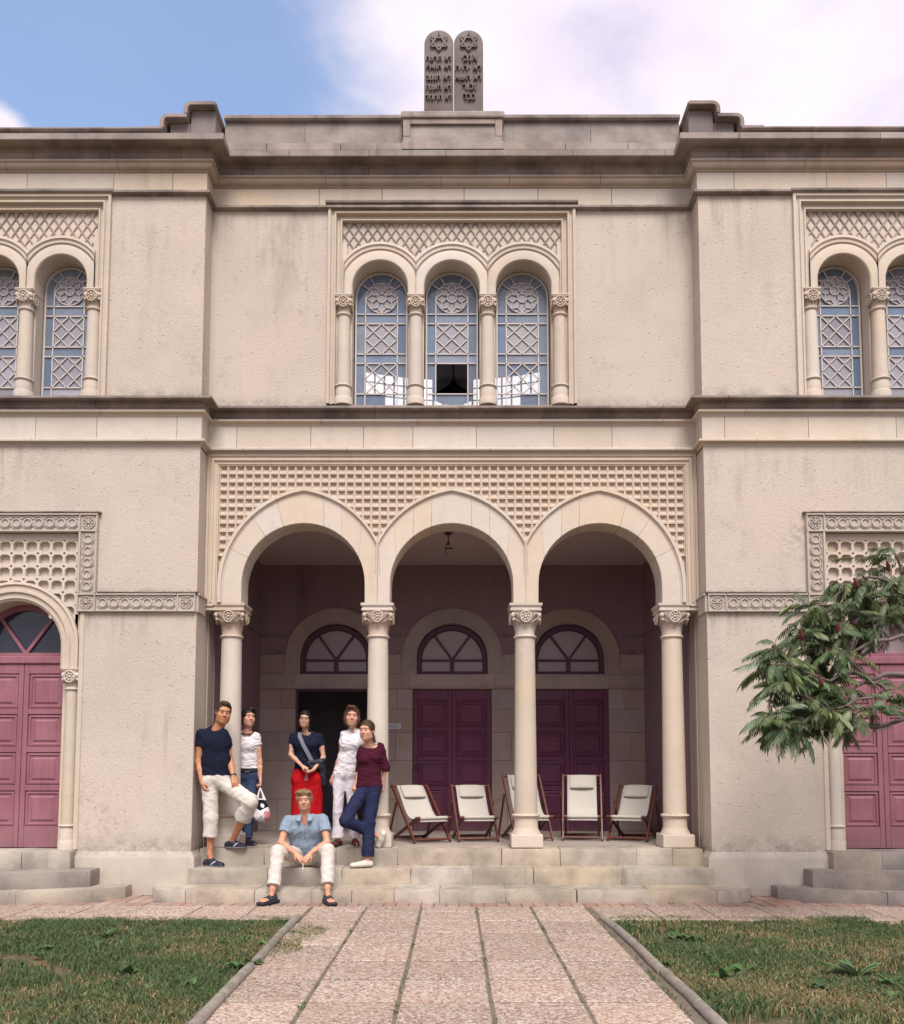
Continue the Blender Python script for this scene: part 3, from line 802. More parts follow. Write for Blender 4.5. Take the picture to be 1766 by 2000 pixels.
_capcache = {}
def column(parent, x, y, z0, z1, r, hw, plinth, half=False, big=False, ringh=None):
    """one column: shaft, base, neck ring, capital (> carving), abacus"""
    key = (round(r, 3), round(hw, 3), big)
    ab = 0.098 if big else 0.035
    ch = 0.155 if big else (0.155 if hw > 0.1 else 0.15)
    nk = 0.165 if big else 0.075
    zt = z1 - ab                    # underside of abacus
    zn = zt - ch                    # bottom of capital
    zs = zn - nk                    # neck ring
    bh, dh = plinth
    mb = MB()
    rb = r * 1.15
    n = 28
    prof = [(rb, z0 + bh + dh)] + [(rb + (r - rb) * t, z0 + bh + dh + 0.04 + (zs - 0.01 - z0 - bh - dh - 0.04) * t) for t in [i / 8 for i in range(9)]]
    mb.lathe(prof, 0, 0, n)
    col = mb.build("column", M['stone'], parent, smooth=40, loc=(x, y, 0))
    # base: square plinth, flared drum, ring
    pl = MB()
    ph = rb * 1.30
    if big:
        MB().box(-ph - 0.008, ph + 0.008, -ph - 0.008, ph + 0.008, z0, z0 + bh).build("plinth_block", M['stone'], col, bevel=0.014, seg=2)
        pr = [(rb * 1.28, z0 + bh), (rb * 1.22, z0 + bh + 0.02), (rb * 1.08, z0 + bh + 0.055), (rb * 1.03, z0 + bh + 0.09), (rb * 1.03, z0 + bh + dh - 0.03)]
    else:
        pr = [(rb * 1.30, z0), (rb * 1.30, z0 + bh), (rb * 1.25, z0 + bh + 0.012), (rb * 1.12, z0 + bh + 0.02), (rb * 1.12, z0 + bh + dh - 0.03)]
    k = z0 + bh + dh
    rg = 0.018 if big else 0.016
    pr += [(rb * 1.06 + rg * 0.2, k - rg * 1.5), (rb * 1.06 + rg, k - rg * 1.1), (rb * 1.06 + rg * 1.4, k - rg * 0.3), (rb * 1.06 + rg, k + rg * 0.5), (rb * 1.02, k + rg * 0.9)]
    MB().lathe(pr, 0, 0, n).build("base", M['stone'], col, smooth=40)
    MB().lathe([(r * 0.99, zs - 0.012), (r + rg * 0.9, zs - 0.006), (r + rg * 1.25, zs + 0.006), (r + rg * 0.9, zs + 0.018), (r * 1.0, zs + 0.024), (r * 0.985, zn - 0.02), (r * 1.02, zn + 0.004)], 0, 0, n).build("neck", M['carved'], col, smooth=40)
    if key not in _capcache:
        _capcache[key] = (small_capital(r, ch, hw), capital_carving(r, ch, hw))
    cm, cv = _capcache[key]
    link("capital", cm, col, (0, 0, zn))
    tag(link("carving", cv, col, (0, 0, zn)), kind='stuff')
    rows = [(hw * 0.97, zt), (hw * 1.03, zt + ab * 0.02), (hw * 1.03, zt + ab * 0.24), (hw * 0.985, zt + ab * 0.30), (hw * 0.985, zt + ab * 0.52), (hw * 1.06, zt + ab * 0.62), (hw * 1.08, zt + ab * 0.72), (hw * 1.08, zt + ab * 0.98), (hw * 1.0, zt + ab)]
    if not big: rows = [(hw * 0.97, zt), (hw * 1.02, zt + ab * 0.1), (hw * 1.02, zt + ab * 0.4), (hw * 1.10, zt + ab * 0.55), (hw * 1.10, zt + ab * 0.98), (hw * 1.0, zt + ab)]
    am = MB()
    vs = [(sx * d, sy * d, z) for d, z in rows for sx, sy in ((-1, -1), (1, -1), (1, 1), (-1, 1))]
    fs = [(j * 4 + i, j * 4 + (i + 1) % 4, (j + 1) * 4 + (i + 1) % 4, (j + 1) * 4 + i) for j in range(len(rows) - 1) for i in range(4)]
    fs += [(3, 2, 1, 0), tuple(range(4 * len(rows) - 4, 4 * len(rows)))]
    am.add(vs, fs).build("abacus", M['stone'], col)
    return col

# --- porch arcade
AX = (-1.88, 0.0, 1.88)
ZF = 0.53
PT = (0.2045, 3.814, 1.283)           # pointed outer curve: centre x, z, radius
def half_extr(inner, n):
    """from foot to apex, left half"""
    cx, cz, R = PT
    if inner:
        x0 = -0.938; z0 = cz + sqrt(R * R - (x0 - cx) ** 2)
    else:
        x0 = cx - R; z0 = cz
    a0 = atan2(z0 - cz, x0 - cx); a1 = atan2(sqrt(R * R - cx * cx), -cx)
    pts = [(x0, 3.60), (x0, (3.60 + z0) / 2)]
    for i in range(n + 1):
        a = a0 + (a1 - a0) * i / n
        pts.append((cx + R * cos(a), cz + R * sin(a)))
    return pts
def half_intr(n):
    pts = [(-0.78, 3.60), (-0.78, 3.72)]
    for i in range(n + 1):
        a = pi - pi / 2 * i / n
        pts.append((0.78 * cos(a), 3.84 + 0.78 * sin(a)))
    return pts
NA = 14
for k, cx in enumerate(AX):
    L, R_ = half_extr(k > 0, NA), half_extr(k < 2, NA)
    ex = L + [(-x, z) for x, z in R_[::-1]][1:]
    I = half_intr(NA)
    it = I + [(-x, z) for x, z in I[::-1]][1:]
    N_ = len(ex)
    # stones: two springers, voussoirs between
    cut_idx = [0, 6, 10, 13, 19, 22, 26, N_ - 1]
    for a, b in zip(cut_idx, cut_idx[1:]):
        rows = []
        for i in range(a, b + 1):
            e, q = Vector(ex[i]), Vector(it[i])
            if i == a and a > 0:
                e += (Vector(ex[i + 1]) - e).normalized() * 0.0009; q += (Vector(it[i + 1]) - q).normalized() * 0.0022
            if i == b and b < N_ - 1:
                e += (Vector(ex[i - 1]) - e).normalized() * 0.0009; q += (Vector(it[i - 1]) - q).normalized() * 0.0022
            d = (q - e); l = d.length; d.normalize()
            m = min(1.0, l / 0.20)
            edge = (i < 2 and k > 0) or (i > N_ - 3 and k < 2)
            pr = [(0.0, 0.10), (0.0, -0.034 if not edge else 0.0), (0.042 * m, -0.034 if not edge else 0.0), (0.052 * m, -0.006 if not edge else 0), (0.066 * m, -0.008 if not edge else 0), (0.070 * m, 0.0), (l - 0.008, 0.0), (l, 0.008), (l, 0.352), (0.0, 0.352)]
            # the hood dies into the springing where two arches meet
            rows.append([(cx + e.x + d.x * o, y, e.y + d.y * o) for o, y in pr])
        n = len(rows[0])
        vs = [p for r in rows for p in r]
        fs = [(i * n + j, (i + 1) * n + j, (i + 1) * n + (j + 1) % n, i * n + (j + 1) % n) for i in range(len(rows) - 1) for j in range(n)]
        fs += [tuple(range(n)), tuple(range((len(rows) - 1) * n, len(rows) * n))]
        MB().add(vs, fs).build("arch_stone", M['arch'], BLD, smooth=30)
# wall over the arches
poly = []
for k, cx in enumerate(AX):
    L, R_ = half_extr(k > 0, NA)[2:], half_extr(k < 2, NA)[2:]
    pts = [(cx + x, z) for x, z in L] + [(cx - x, z) for x, z in R_[::-1]][1:]
    poly += pts
poly = [(-3.2, 3.60), (-2.975, 3.60)] + [(x, z + 0.004) for x, z in poly] + [(2.975, 3.60), (3.2, 3.60), (3.2, 5.42), (-3.2, 5.42)]
MB().prism_xz(poly, 0.062, 0.35).build("spandrel_wall", M['carved'], BLD)

def coffer_panel(name, xs, zs, y_face, depth, rim, keep, mat, parent):
    """sheet of sunk square coffers: vertices of a shared grid so that it is one carved slab"""
    mb = MB(); idx = {}
    def V(x, y, z):
        k = (round(x, 4), round(y, 4), round(z, 4))
        if k not in idx: idx[k] = len(mb.v); mb.v.append((x, y, z))
        return idx[k]
    for x0, x1 in zip(xs, xs[1:]):
        for z0, z1 in zip(zs, zs[1:]):
            if not keep((x0 + x1) / 2, (z0 + z1) / 2): continue
            w, h = x1 - x0, z1 - z0
            o = [V(x0, y_face, z0), V(x1, y_face, z0), V(x1, y_face, z1), V(x0, y_face, z1)]
            def loop(l, b_, t, d): return [V(x0 + l * w, y_face + d, z0 + b_ * h), V(x1 - l * w, y_face + d, z0 + b_ * h), V(x1 - l * w, y_face + d, z1 - t * h), V(x0 + l * w, y_face + d, z1 - t * h)]
            loops = [o, loop(.10, .10, .10, 0.0), loop(.17, .36, .12, 0.024), loop(.27, .42, .26, 0.024), loop(.31, .52, .30, depth)]
            for A, B in zip(loops, loops[1:]):
                for i in range(4): mb.f.append((A[i], A[(i + 1) % 4], B[(i + 1) % 4], B[i]))
            mb.f.append(tuple(loops[-1]))
    return mb.build(name, mat, parent)
ncol, pz = 55, 0.1075
xs = [-2.97 + 5.94 * i / ncol for i in range(ncol + 1)]
zs = [5.385 - pz * i for i in range(12)][::-1]
def outside_arches(x, z):
    cx = min(AX, key=lambda a: abs(x - a)); d = abs(x - cx)
    pcx, pcz, R = PT
    if z < pcz: return d > 1.02
    return (d + pcx) ** 2 + (z - pcz) ** 2 > (R - 0.10) ** 2
coffer_panel("coffered_panel", xs, zs, 0.02, 0.036, 0.215, outside_arches, M['carved'], BLD)
# moulded frame round the arcade
frame_sweep("arcade_frame", [(-3.125, 3.60), (-3.125, 5.525), (3.125, 5.525), (3.125, 3.60)],
            [(0.0, 0.05), (0.0, -0.012), (0.03, -0.012), (0.034, 0.004), (0.062, 0.004), (0.066, -0.022), (0.088, -0.022), (0.095, -0.002), (0.132, 0.0), (0.136, 0.012), (0.150, 0.012), (0.156, 0.06)], M['stone'], BLD)
for x in (-2.82, -0.94, 0.94, 2.82):
    column(BLD, x, 0.20, ZF, 3.60, 0.127, 0.192, (0.165, 0.235), big=True)
for s in (-1, 1):     # impost run from the outer columns to the wings
    a, b = sorted((s * 3.02, s * 3.14))
    MB().box(a, b, -0.005, 0.36, 3.505, 3.528).box(a, b, 0.012, 0.36, 3.529, 3.556).box(a, b, -0.012, 0.36, 3.557, 3.598).build("impost", M['stone'], BLD)

# --- porch behind the arcade
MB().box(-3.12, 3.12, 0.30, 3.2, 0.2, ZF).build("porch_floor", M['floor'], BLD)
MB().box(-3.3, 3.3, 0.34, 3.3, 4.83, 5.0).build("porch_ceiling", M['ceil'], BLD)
BY = 3.10
DX = (-1.888, 0.0, 1.888)
# upper plaster wall with three arched holes is built from strips between them
def wall_with_arches(y0, y1, x0, x1, zb, zt, centres, r, zc, mat, name):
    pts = [(x0, zb)]
    for c in centres:
        pts += [(c - r, zb)] + [(c + r * cos(pi - pi * i / 20), zc + r * sin(pi * i / 20)) for i in range(21)] + [(c + r, zb)]
    pts += [(x1, zb), (x1, zt), (x0, zt)]
    return MB().prism_xz(pts, y0, y1).build(name, mat, BLD)
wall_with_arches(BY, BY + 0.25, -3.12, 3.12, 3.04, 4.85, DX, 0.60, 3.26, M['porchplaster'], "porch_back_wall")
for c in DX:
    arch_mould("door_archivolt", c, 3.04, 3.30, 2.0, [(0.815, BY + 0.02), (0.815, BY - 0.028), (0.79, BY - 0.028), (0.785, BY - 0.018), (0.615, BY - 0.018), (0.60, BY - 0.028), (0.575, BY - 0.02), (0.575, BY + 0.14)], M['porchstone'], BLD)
# low stone dado of blocks between the archivolts, lintel band, ashlar piers
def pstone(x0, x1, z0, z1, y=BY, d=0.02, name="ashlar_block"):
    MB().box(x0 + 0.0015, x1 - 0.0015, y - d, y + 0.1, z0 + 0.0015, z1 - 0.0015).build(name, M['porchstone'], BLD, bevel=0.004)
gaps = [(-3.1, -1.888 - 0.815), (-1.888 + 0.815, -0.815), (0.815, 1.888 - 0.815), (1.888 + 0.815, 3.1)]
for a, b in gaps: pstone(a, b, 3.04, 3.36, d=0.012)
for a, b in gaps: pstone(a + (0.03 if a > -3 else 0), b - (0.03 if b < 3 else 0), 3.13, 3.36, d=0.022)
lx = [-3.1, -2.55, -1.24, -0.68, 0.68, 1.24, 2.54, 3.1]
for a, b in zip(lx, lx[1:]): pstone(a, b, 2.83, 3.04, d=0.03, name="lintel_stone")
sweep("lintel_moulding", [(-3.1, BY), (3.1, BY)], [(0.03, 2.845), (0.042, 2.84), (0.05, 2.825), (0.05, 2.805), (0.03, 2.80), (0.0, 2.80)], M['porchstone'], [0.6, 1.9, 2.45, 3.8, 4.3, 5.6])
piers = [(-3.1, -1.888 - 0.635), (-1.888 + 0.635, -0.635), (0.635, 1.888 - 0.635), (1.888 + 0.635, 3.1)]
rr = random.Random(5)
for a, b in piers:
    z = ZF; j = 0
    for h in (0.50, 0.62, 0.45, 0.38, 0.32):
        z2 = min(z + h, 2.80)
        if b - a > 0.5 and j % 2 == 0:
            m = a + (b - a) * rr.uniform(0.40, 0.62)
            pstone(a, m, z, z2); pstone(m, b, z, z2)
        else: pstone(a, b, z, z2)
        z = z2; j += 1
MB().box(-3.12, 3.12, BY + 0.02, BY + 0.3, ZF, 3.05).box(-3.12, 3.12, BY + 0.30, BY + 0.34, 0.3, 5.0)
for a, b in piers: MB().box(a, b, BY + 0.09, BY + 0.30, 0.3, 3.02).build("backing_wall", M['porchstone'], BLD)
for a, b in ((-3.12, -2.50), (2.50, 3.12)): pass

def panel_mesh(w, h, d=0.02):
    """raised and fielded door panel lying in XZ about its centre, facing -Y"""
    mb = MB()
    lv = [(0.0, 0.0), (0.0, -0.006), (0.022, -0.012), (0.035, 0.006), (0.05, 0.006), (0.075, -0.010)]
    rows = []
    for o, y in lv:
        x, z = w / 2 - o, h / 2 - o
        rows.append([(-x, y, -z), (x, y, -z), (x, y, z), (-x, y, z)])
    vs = [p for r in rows for p in r]
    fs = [(j * 4 + i, j * 4 + (i + 1) % 4, (j + 1) * 4 + (i + 1) % 4, (j + 1) * 4 + i) for j in range(len(rows) - 1) for i in range(4)]
    fs.append(tuple(range(4 * len(rows) - 4, 4 * len(rows))))
    return mb.add(vs, fs)
def door(cx, y, z0, z1, half, mat, rows, margin, label=None, knob=True):
    """double door: leaf slab with sunk panels, rails and stiles standing proud"""
    lf = MB().box(cx - half, cx + half, y, y + 0.05, z0, z1).build("door", mat, BLD)
    if label: lf["label"] = label
    H = z1 - z0
    st = 0.075; top = margin[0]; bot = margin[1]
    edges = [z0 + bot + (H - top - bot) * i / rows for i in range(rows + 1)]
    def rail(x0, x1, a, b, name="rail"):
        MB().box(x0, x1, y - 0.024, y - 0.002, a, b).build(name, mat, lf, bevel=0.004)
    for sx in (-1, 1):
        rail(*sorted((cx + sx * half, cx + sx * (half - st))), z0, z1, "stile")
    rail(cx - 0.065, cx - 0.003, z0, z1, "stile"); rail(cx + 0.003, cx + 0.065, z0, z1, "stile")
    zz = [(z0, edges[0])] + [(e - 0.035, e + 0.035) for e in edges[1:-1]] + [(edges[-1], z1)]
    for a, b in zz:
        for sx in (-1, 1):
            rail(*sorted((cx + sx * (half - st - 0.001), cx + sx * 0.066)), a, b)
    pm = None
    for i in range(rows):
        a = edges[i] + (0.035 if i else 0); b = edges[i + 1] - (0.035 if i < rows - 1 else 0)
        for sx in (-1, 1):
            x0, x1 = sorted((cx + sx * (half - st), cx + sx * 0.066))
            panel_mesh(x1 - x0 - 0.02, b - a - 0.02).build("panel", mat, lf, loc=((x0 + x1) / 2, y - 0.004, (a + b) / 2))
    if knob:
        MB().lathe([(0.012, 0), (0.012, 0.03), (0.026, 0.04), (0.03, 0.055), (0.02, 0.07), (0.004, 0.072)], n=12).build("handle", M['iron'], lf, smooth=40, loc=(cx - half + 0.06, y - 0.022, z0 + 1.02), rot=(pi / 2, 0, 0))
    return lf
def fanlight(cx, y, zb, zc, r, fr, mat, pane, bar_z=None, hub_z=None, ang=36):
    """half-round light: frame, bars, panes"""
    n = 24
    out = [(-r, zb)] + [(r * cos(pi - pi * i / n), zc + r * sin(pi * i / n)) for i in range(n + 1)] + [(r, zb)]
    q = r - fr
    inn = [(-q, zb + fr * 0.6)] + [(q * cos(pi - pi * i / n), zc + q * sin(pi * i / n)) for i in range(n + 1)] + [(q, zb + fr * 0.6)]
    rows = []
    for a, b in zip(out + out[:1], inn + inn[:1]):
        rows.append([(cx + a[0], y + 0.06, a[1]), (cx + a[0], y - 0.02, a[1]), (cx + b[0] + (a[0] - b[0]) * 0.15, y - 0.02, b[1] + (a[1] - b[1]) * 0.15), (cx + b[0], y, b[1]), (cx + b[0], y + 0.06, b[1])])
    fo = MB().grid(rows).build("fanlight", mat, BLD, smooth=30)
    hub_z = hub_z or zb
    bars = MB()
    w = 0.036
    def bar(p, q_, w=w, yy=0.0): bars.bar((cx + p[0], y + 0.012 + yy, p[1]), (cx + q_[0], y + 0.012 + yy, q_[1]), w, 0.04, up=(0, 1, 0))
    for sx in (-1, 1):
        a = radians(90 - sx * ang)
        # reach the frame
        dx, dz = cos(a), sin(a)
        t = 0.0
        while (t * dx) ** 2 + (hub_z + t * dz - zc) ** 2 < (q + 0.01) ** 2 or hub_z + t * dz < zc: t += 0.01
        bar((0, hub_z), (t * dx, hub_z + t * dz), yy=0.001 * sx)
    if bar_z:
        bar((-q, bar_z), (-0.02, bar_z)); bar((0.02, bar_z), (q, bar_z)); bar((0, zb + 0.01), (0, bar_z + 0.03), w * 1.9, -0.004)
    tag(bars.build("glazing_bars", mat, fo), kind='stuff')
    pg = [(cx + a, b) for a, b in inn]
    MB().prism_xz(pg, y + 0.028, y + 0.034).build("pane", pane, fo)
    return fo
for i, c in enumerate(DX):
    fanlight(c, BY + 0.08, 3.045, 3.27, 0.578, 0.085, M['darkwood'], M['frost'], bar_z=3.275, hub_z=3.285)
door(0.0, BY + 0.06, ZF, 2.80, 0.635, M['plum'], 4, (0.17, 0.20), "closed plum panelled door behind the deck chairs, middle of the porch")
door(1.888, BY + 0.06, ZF, 2.80, 0.635, M['plum'], 4, (0.17, 0.20), "closed plum panelled door nearest the right-hand side of the porch")
# first doorway stands open on a dark hall; its leaf is folded back inside
fr = MB()
fr.box(-1.888 - 0.635, -1.888 - 0.60, BY + 0.05, BY + 0.13, ZF, 2.80).box(-1.888 + 0.60, -1.888 + 0.635, BY + 0.05, BY + 0.13, ZF, 2.80).box(-1.888 - 0.60, -1.888 + 0.60, BY + 0.05, BY + 0.13, 2.765, 2.80)
op = tag(fr.build("open_doorway", M['darkwood'], BLD), kind='stuff')
MB().box(-1.888 + 0.56, -1.888 + 0.598, BY + 0.14, BY + 0.72, ZF + 0.005, 2.76).build("door_leaf", M['plum'], op)
MB().box(-3.5, 3.5, 6.5, 6.6, 0.3, 5.0).build("inner_wall", M['hall'], BLD)
MB().box(-3.6, -3.5, BY + 0.35, 6.6, 0.3, 5.0).build("inner_wall", M['hall'], BLD)
MB().box(3.5, 3.6, BY + 0.35, 6.6, 0.3, 5.0).build("inner_wall", M['hall'], BLD)
MB().box(-3.5, 3.5, BY + 0.30, 6.6, 0.3, ZF - 0.004).build("hall_floor", M['hall'], BLD)
MB().box(-3.5, 3.5, BY + 0.26, 6.6, 4.9, 5.0).build("hall_ceiling", M['hall'], BLD)

# ------------------------------------------------------------------ upper windows
def window_unit(cx, yw, nl, sp, zb, zcap, zc, r_in, r_out, ztop):
    hw = nl * sp / 2 + 0.2075
    half = sp / 2
    yp = yw + 0.075                       # lattice panel plane
    frame_sweep("window_surround", [(cx - hw, zb), (cx - hw, ztop), (cx + hw, ztop), (cx + hw, zb)],
                [(0.0, yw + 0.05), (0.0, yw - 0.045), (0.035, yw - 0.045), (0.042, yw - 0.012), (0.075, yw - 0.012), (0.082, yw - 0.03), (0.102, yw - 0.03), (0.112, yw + 0.03), (0.150, yw + 0.03), (0.158, yw + 0.012), (0.176, yw + 0.012), (0.184, yw + 0.08)], M['stone'], BLD)
    MB().box(cx - hw - 0.035, cx + hw + 0.035, yw - 0.075, yw + 0.02, ztop + 0.003, ztop + 0.052).build("drip_moulding", M['moss'], BLD, bevel=0.012)
    # panel above the lights with raised trellis
    pts = [(cx - hw + 0.185, zc + 0.2)]
    lights = [cx + (i - (nl - 1) / 2) * sp for i in range(nl)]
    MB().box(cx - hw + 0.17, cx + hw - 0.17, yp, yp + 0.03, zc + r_in + 0.10, ztop - 0.17).build("trellis_ground", M['carved'], BLD)
    for i in range(nl + 1):
        x = cx + (i - nl / 2) * sp
        x0, x1 = max(x - 0.22, cx - hw + 0.17), min(x + 0.22, cx + hw - 0.17)
        poly = [(x0, zc + r_in + 0.098)]
        MB().prism_xz([(x0, zc + r_in + 0.098), (x1, zc + r_in + 0.098), (min(x + 0.03, x1), zc + 0.22), (max(x - 0.03, x0), zc + 0.22)], yp, yp + 0.03).build("trellis_ground", M['carved'], BLD)
    tb = MB()
    px, pz_ = 0.1225, 0.182
    X0, X1, Z1 = cx - hw + 0.184, cx + hw - 0.184, ztop - 0.172
    nx = int(2 * hw / px) + 12
    rr_ = r_out - 0.02
    for sgn in (-1, 1):
        for i in range(-8, nx):
            run = None
            steps = 14
            # walk down the bar in half-cells
            for k in range(steps):
                za, zb_ = Z1 - pz_ / 2 * k, Z1 - pz_ / 2 * (k + 1)
                base = X0 + px * (i + 0.15)
                xa, xb = base + sgn * px / 2 * k, base + sgn * px / 2 * (k + 1)
                a, b = Vector((xa, za)), Vector((xb, zb_))
                # clip to frame
                def inside(p): 
                    if not (X0 <= p.x <= X1): return False
                    l = min(lights, key=lambda c: abs(c - p.x))
                    return (p.x - l) ** 2 + (p.y - zc) ** 2 > rr_ ** 2 and p.y > zc
                ia, ib = inside(a), inside(b)
                if not ia and not ib: continue
                if ia != ib:
                    lo, hi = (a, b) if ia else (b, a)
                    for _ in range(10):
                        m = (lo + hi) / 2
                        if inside(m): lo = m
                        else: hi = m
                    a, b = (a, lo) if ia else (lo, b)
                    if (a - b).length < 0.01: continue
                yy = yp - 0.004 - (0.0005 if sgn > 0 else 0)
                tb.bar((a.x, yy, a.y), (b.x, yy, b.y), 0.0165, 0.014, up=(0, 1, 0))
    tag(tb.build("trellis", M['soot_shade'], BLD), kind='stuff')
    prof = [(r_out, yp + 0.01), (r_out, yw + 0.005), (r_out - 0.035, yw), (r_out - 0.05, yw + 0.018), (r_out - 0.085, yw + 0.018), (r_out - 0.092, yw + 0.042), (r_out - 0.108, yw + 0.042), (r_out - 0.114, yw + 0.022), (r_out - 0.135, yw + 0.014), (r_in + 0.012, yw + 0.014), (r_in, yw + 0.028), (r_in, yw + 0.33)]
    for l in lights:
        arch_mould("window_archivolt", l, zcap, zc, half, prof, M['stone'], BLD)
    # jamb piers behind the columns
    for i in range(nl + 1):
        x = cx + (i - nl / 2) * sp
        w = half - r_in
        x0, x1 = x - w + 0.004, x + w - 0.004
        if i == 0: x0 = x - 0.2
        if i == nl: x1 = x + 0.2
        MB().box(x0, x1, yw + 0.10, yw + 0.34, zb - 0.05, zcap + 0.02).build("jamb", M['stone'], BLD)
        column(BLD, x, yw + 0.055, zb, zcap, 0.080, 0.098, (0.085, 0.165))
    for sx in (-1, 1):
        a, b = sorted((cx + sx * (nl * half - 0.03), cx + sx * (hw - 0.15)))
        MB().box(a, b, yw + 0.036, yw + 0.11, zcap + 0.001, zc + r_out).build("jamb", M['stone'], BLD)
    yg = yw + 0.30
    k = r_in / 0.36
    for j, l in enumerate(lights):
        # bars
        fr = r_in - 0.012
        n = 22
        arcp = [(l - fr, zb)] + [(l + fr * cos(pi - pi * i / n), zc + fr * sin(pi * i / n)) for i in range(n + 1)] + [(l + fr, zb)]
        inn = [(l - fr + 0.022, zb)] + [(l + (fr - 0.022) * cos(pi - pi * i / n), zc + (fr - 0.022) * sin(pi * i / n)) for i in range(n + 1)] + [(l + fr - 0.022, zb)]
        rows = [[(a[0], yg + 0.03, a[1]), (a[0], yg - 0.02, a[1]), (b[0], yg - 0.02, b[1]), (b[0], yg + 0.03, b[1])] for a, b in zip(arcp, inn)]
        win = MB().grid(rows).build("window", M['lead'], BLD)
        tr = MB(); bw = 0.0125
        def B(p, q, w=bw): tr.bar((p[0], yg - 0.006, p[1]), (q[0], yg - 0.006, q[1]), w, 0.014, up=(0, 1, 0))
        vx = 0.213 * k
        H = [zb + 0.008, zb + (6.445 - 6.177) * 1.0, zb + 0.700, zb + 0.828, zb + 1.247, zb + 1.378]
        H[-1] = zc - 0.213 * k - 0.012; H[-2] = H[-1] - 0.131
        h_ = (H[-2] - H[1] - 0.128) / 2
        H[2] = H[1] + h_; H[3] = H[2] + 0.128
        for sx in (-1, 1): B((l + sx * vx, zb), (l + sx * vx, zc + 0.02), bw * 1.15)
        for hz in H: B((l - fr, hz), (l + fr, hz), bw * 1.15)
        for za, zb2 in ((H[1], H[2]), (H[3], H[4]))[1 if nl == 3 and j == 1 else 0:]:
            m = (za + zb2) / 2
            for sx in (-1, 1):
                B((l - sx * vx, za), (l + sx * vx, zb2)); 
                B((l - sx * vx, m), (l, zb2)); B((l - sx * vx, m), (l, za))
        cr_ = 0.207 * k
        tr.tube([(l + cr_ * cos(2 * pi * i / 28), yg - 0.006, zc + cr_ * sin(2 * pi * i / 28)) for i in range(28)], bw * 0.55, 5, close=True)
        tr.tube([(l + 0.062 * k * cos(2 * pi * i / 14), yg - 0.006, zc + 0.062 * k * sin(2 * pi * i / 14)) for i in range(14)], bw * 0.6, 5, close=True)
        for q in range(8):
            a = q * pi / 4
            P = lambda r, b: (l + r * k * cos(b), zc + r * k * sin(b))
            for sx in (-1, 1):
                B(P(0.205, a), P(0.145, a + sx * 0.36), bw * 0.8); B(P(0.145, a + sx * 0.36), P(0.07, a + sx * 0.393), bw * 0.8)
        for a in (35, 62, 118, 145):
            B((l + cr_ * cos(radians(a)), zc + cr_ * sin(radians(a))), (l + fr * cos(radians(a)), zc + fr * sin(radians(a))))
        tag(tr.build("leading", M['lead'], win), kind='stuff')
        # panes: side strips, bands, lozenge fields, rose, arch
        def pane(poly, mat): MB().add([(x, yg + 0.004, z) for x, z in poly], [tuple(range(len(poly)))]).build("pane", mat, win)
        for a, b in zip(H, H[1:]):
            lowc = b < H[2] + 0.01
            centre_hole = (nl == 3 and j == 1 and abs(a - H[1]) < 0.01)
            band = abs(b - a) < 0.2
            for x0, x1, side in ((l - fr, l - vx, 1), (l - vx, l + vx, 0), (l + vx, l + fr, 1)):
                m = M['pane'] if side or band else M['pane2']
                if nl == 3 and lowc: m = M['pane2'] if not centre_hole else (M['pane3'] if not side else M['pane2'])
                if nl == 3 and lowc and not centre_hole: m = M['pane4']
                if nl == 3 and centre_hole and side: m = M['pane4']
                if not (centre_hole and not side): pane([(x0, a), (x1, a), (x1, b), (x0, b)], m)
        pane([(l + cr_ * cos(2 * pi * i / 24), zc + cr_ * sin(2 * pi * i / 24)) for i in range(24)], M['pane2'])
        up = [(l - fr, H[-1])] + [(l + fr * cos(pi - pi * i / n), zc + fr * sin(pi * i / n)) for i in range(n + 1)] + [(l + fr, H[-1])]
        MB().add([(x, yg + 0.012, z) for x, z in up], [tuple(range(len(up)))]).build("pane", M['pane'], win)
    MB().box(cx - hw + 0.02, cx + hw - 0.02, yw + 0.02, yw + 0.36, zb - 0.06, zb - 0.001).build("window_sill", M['ledge'], BLD)
M['pane4'] = glass_mat('thin_grey_glass', (0.26, 0.33, 0.45), 0.40)
window_unit(0.0, 0.0, 3, 0.935, 6.178, 7.635, 7.765, 0.36, 0.605, 8.842)
for s in (-1, 1):
    window_unit(s * 5.39, WY, 2, 0.86, 6.130, 7.545, 7.690, 0.33, 0.575, 8.790)
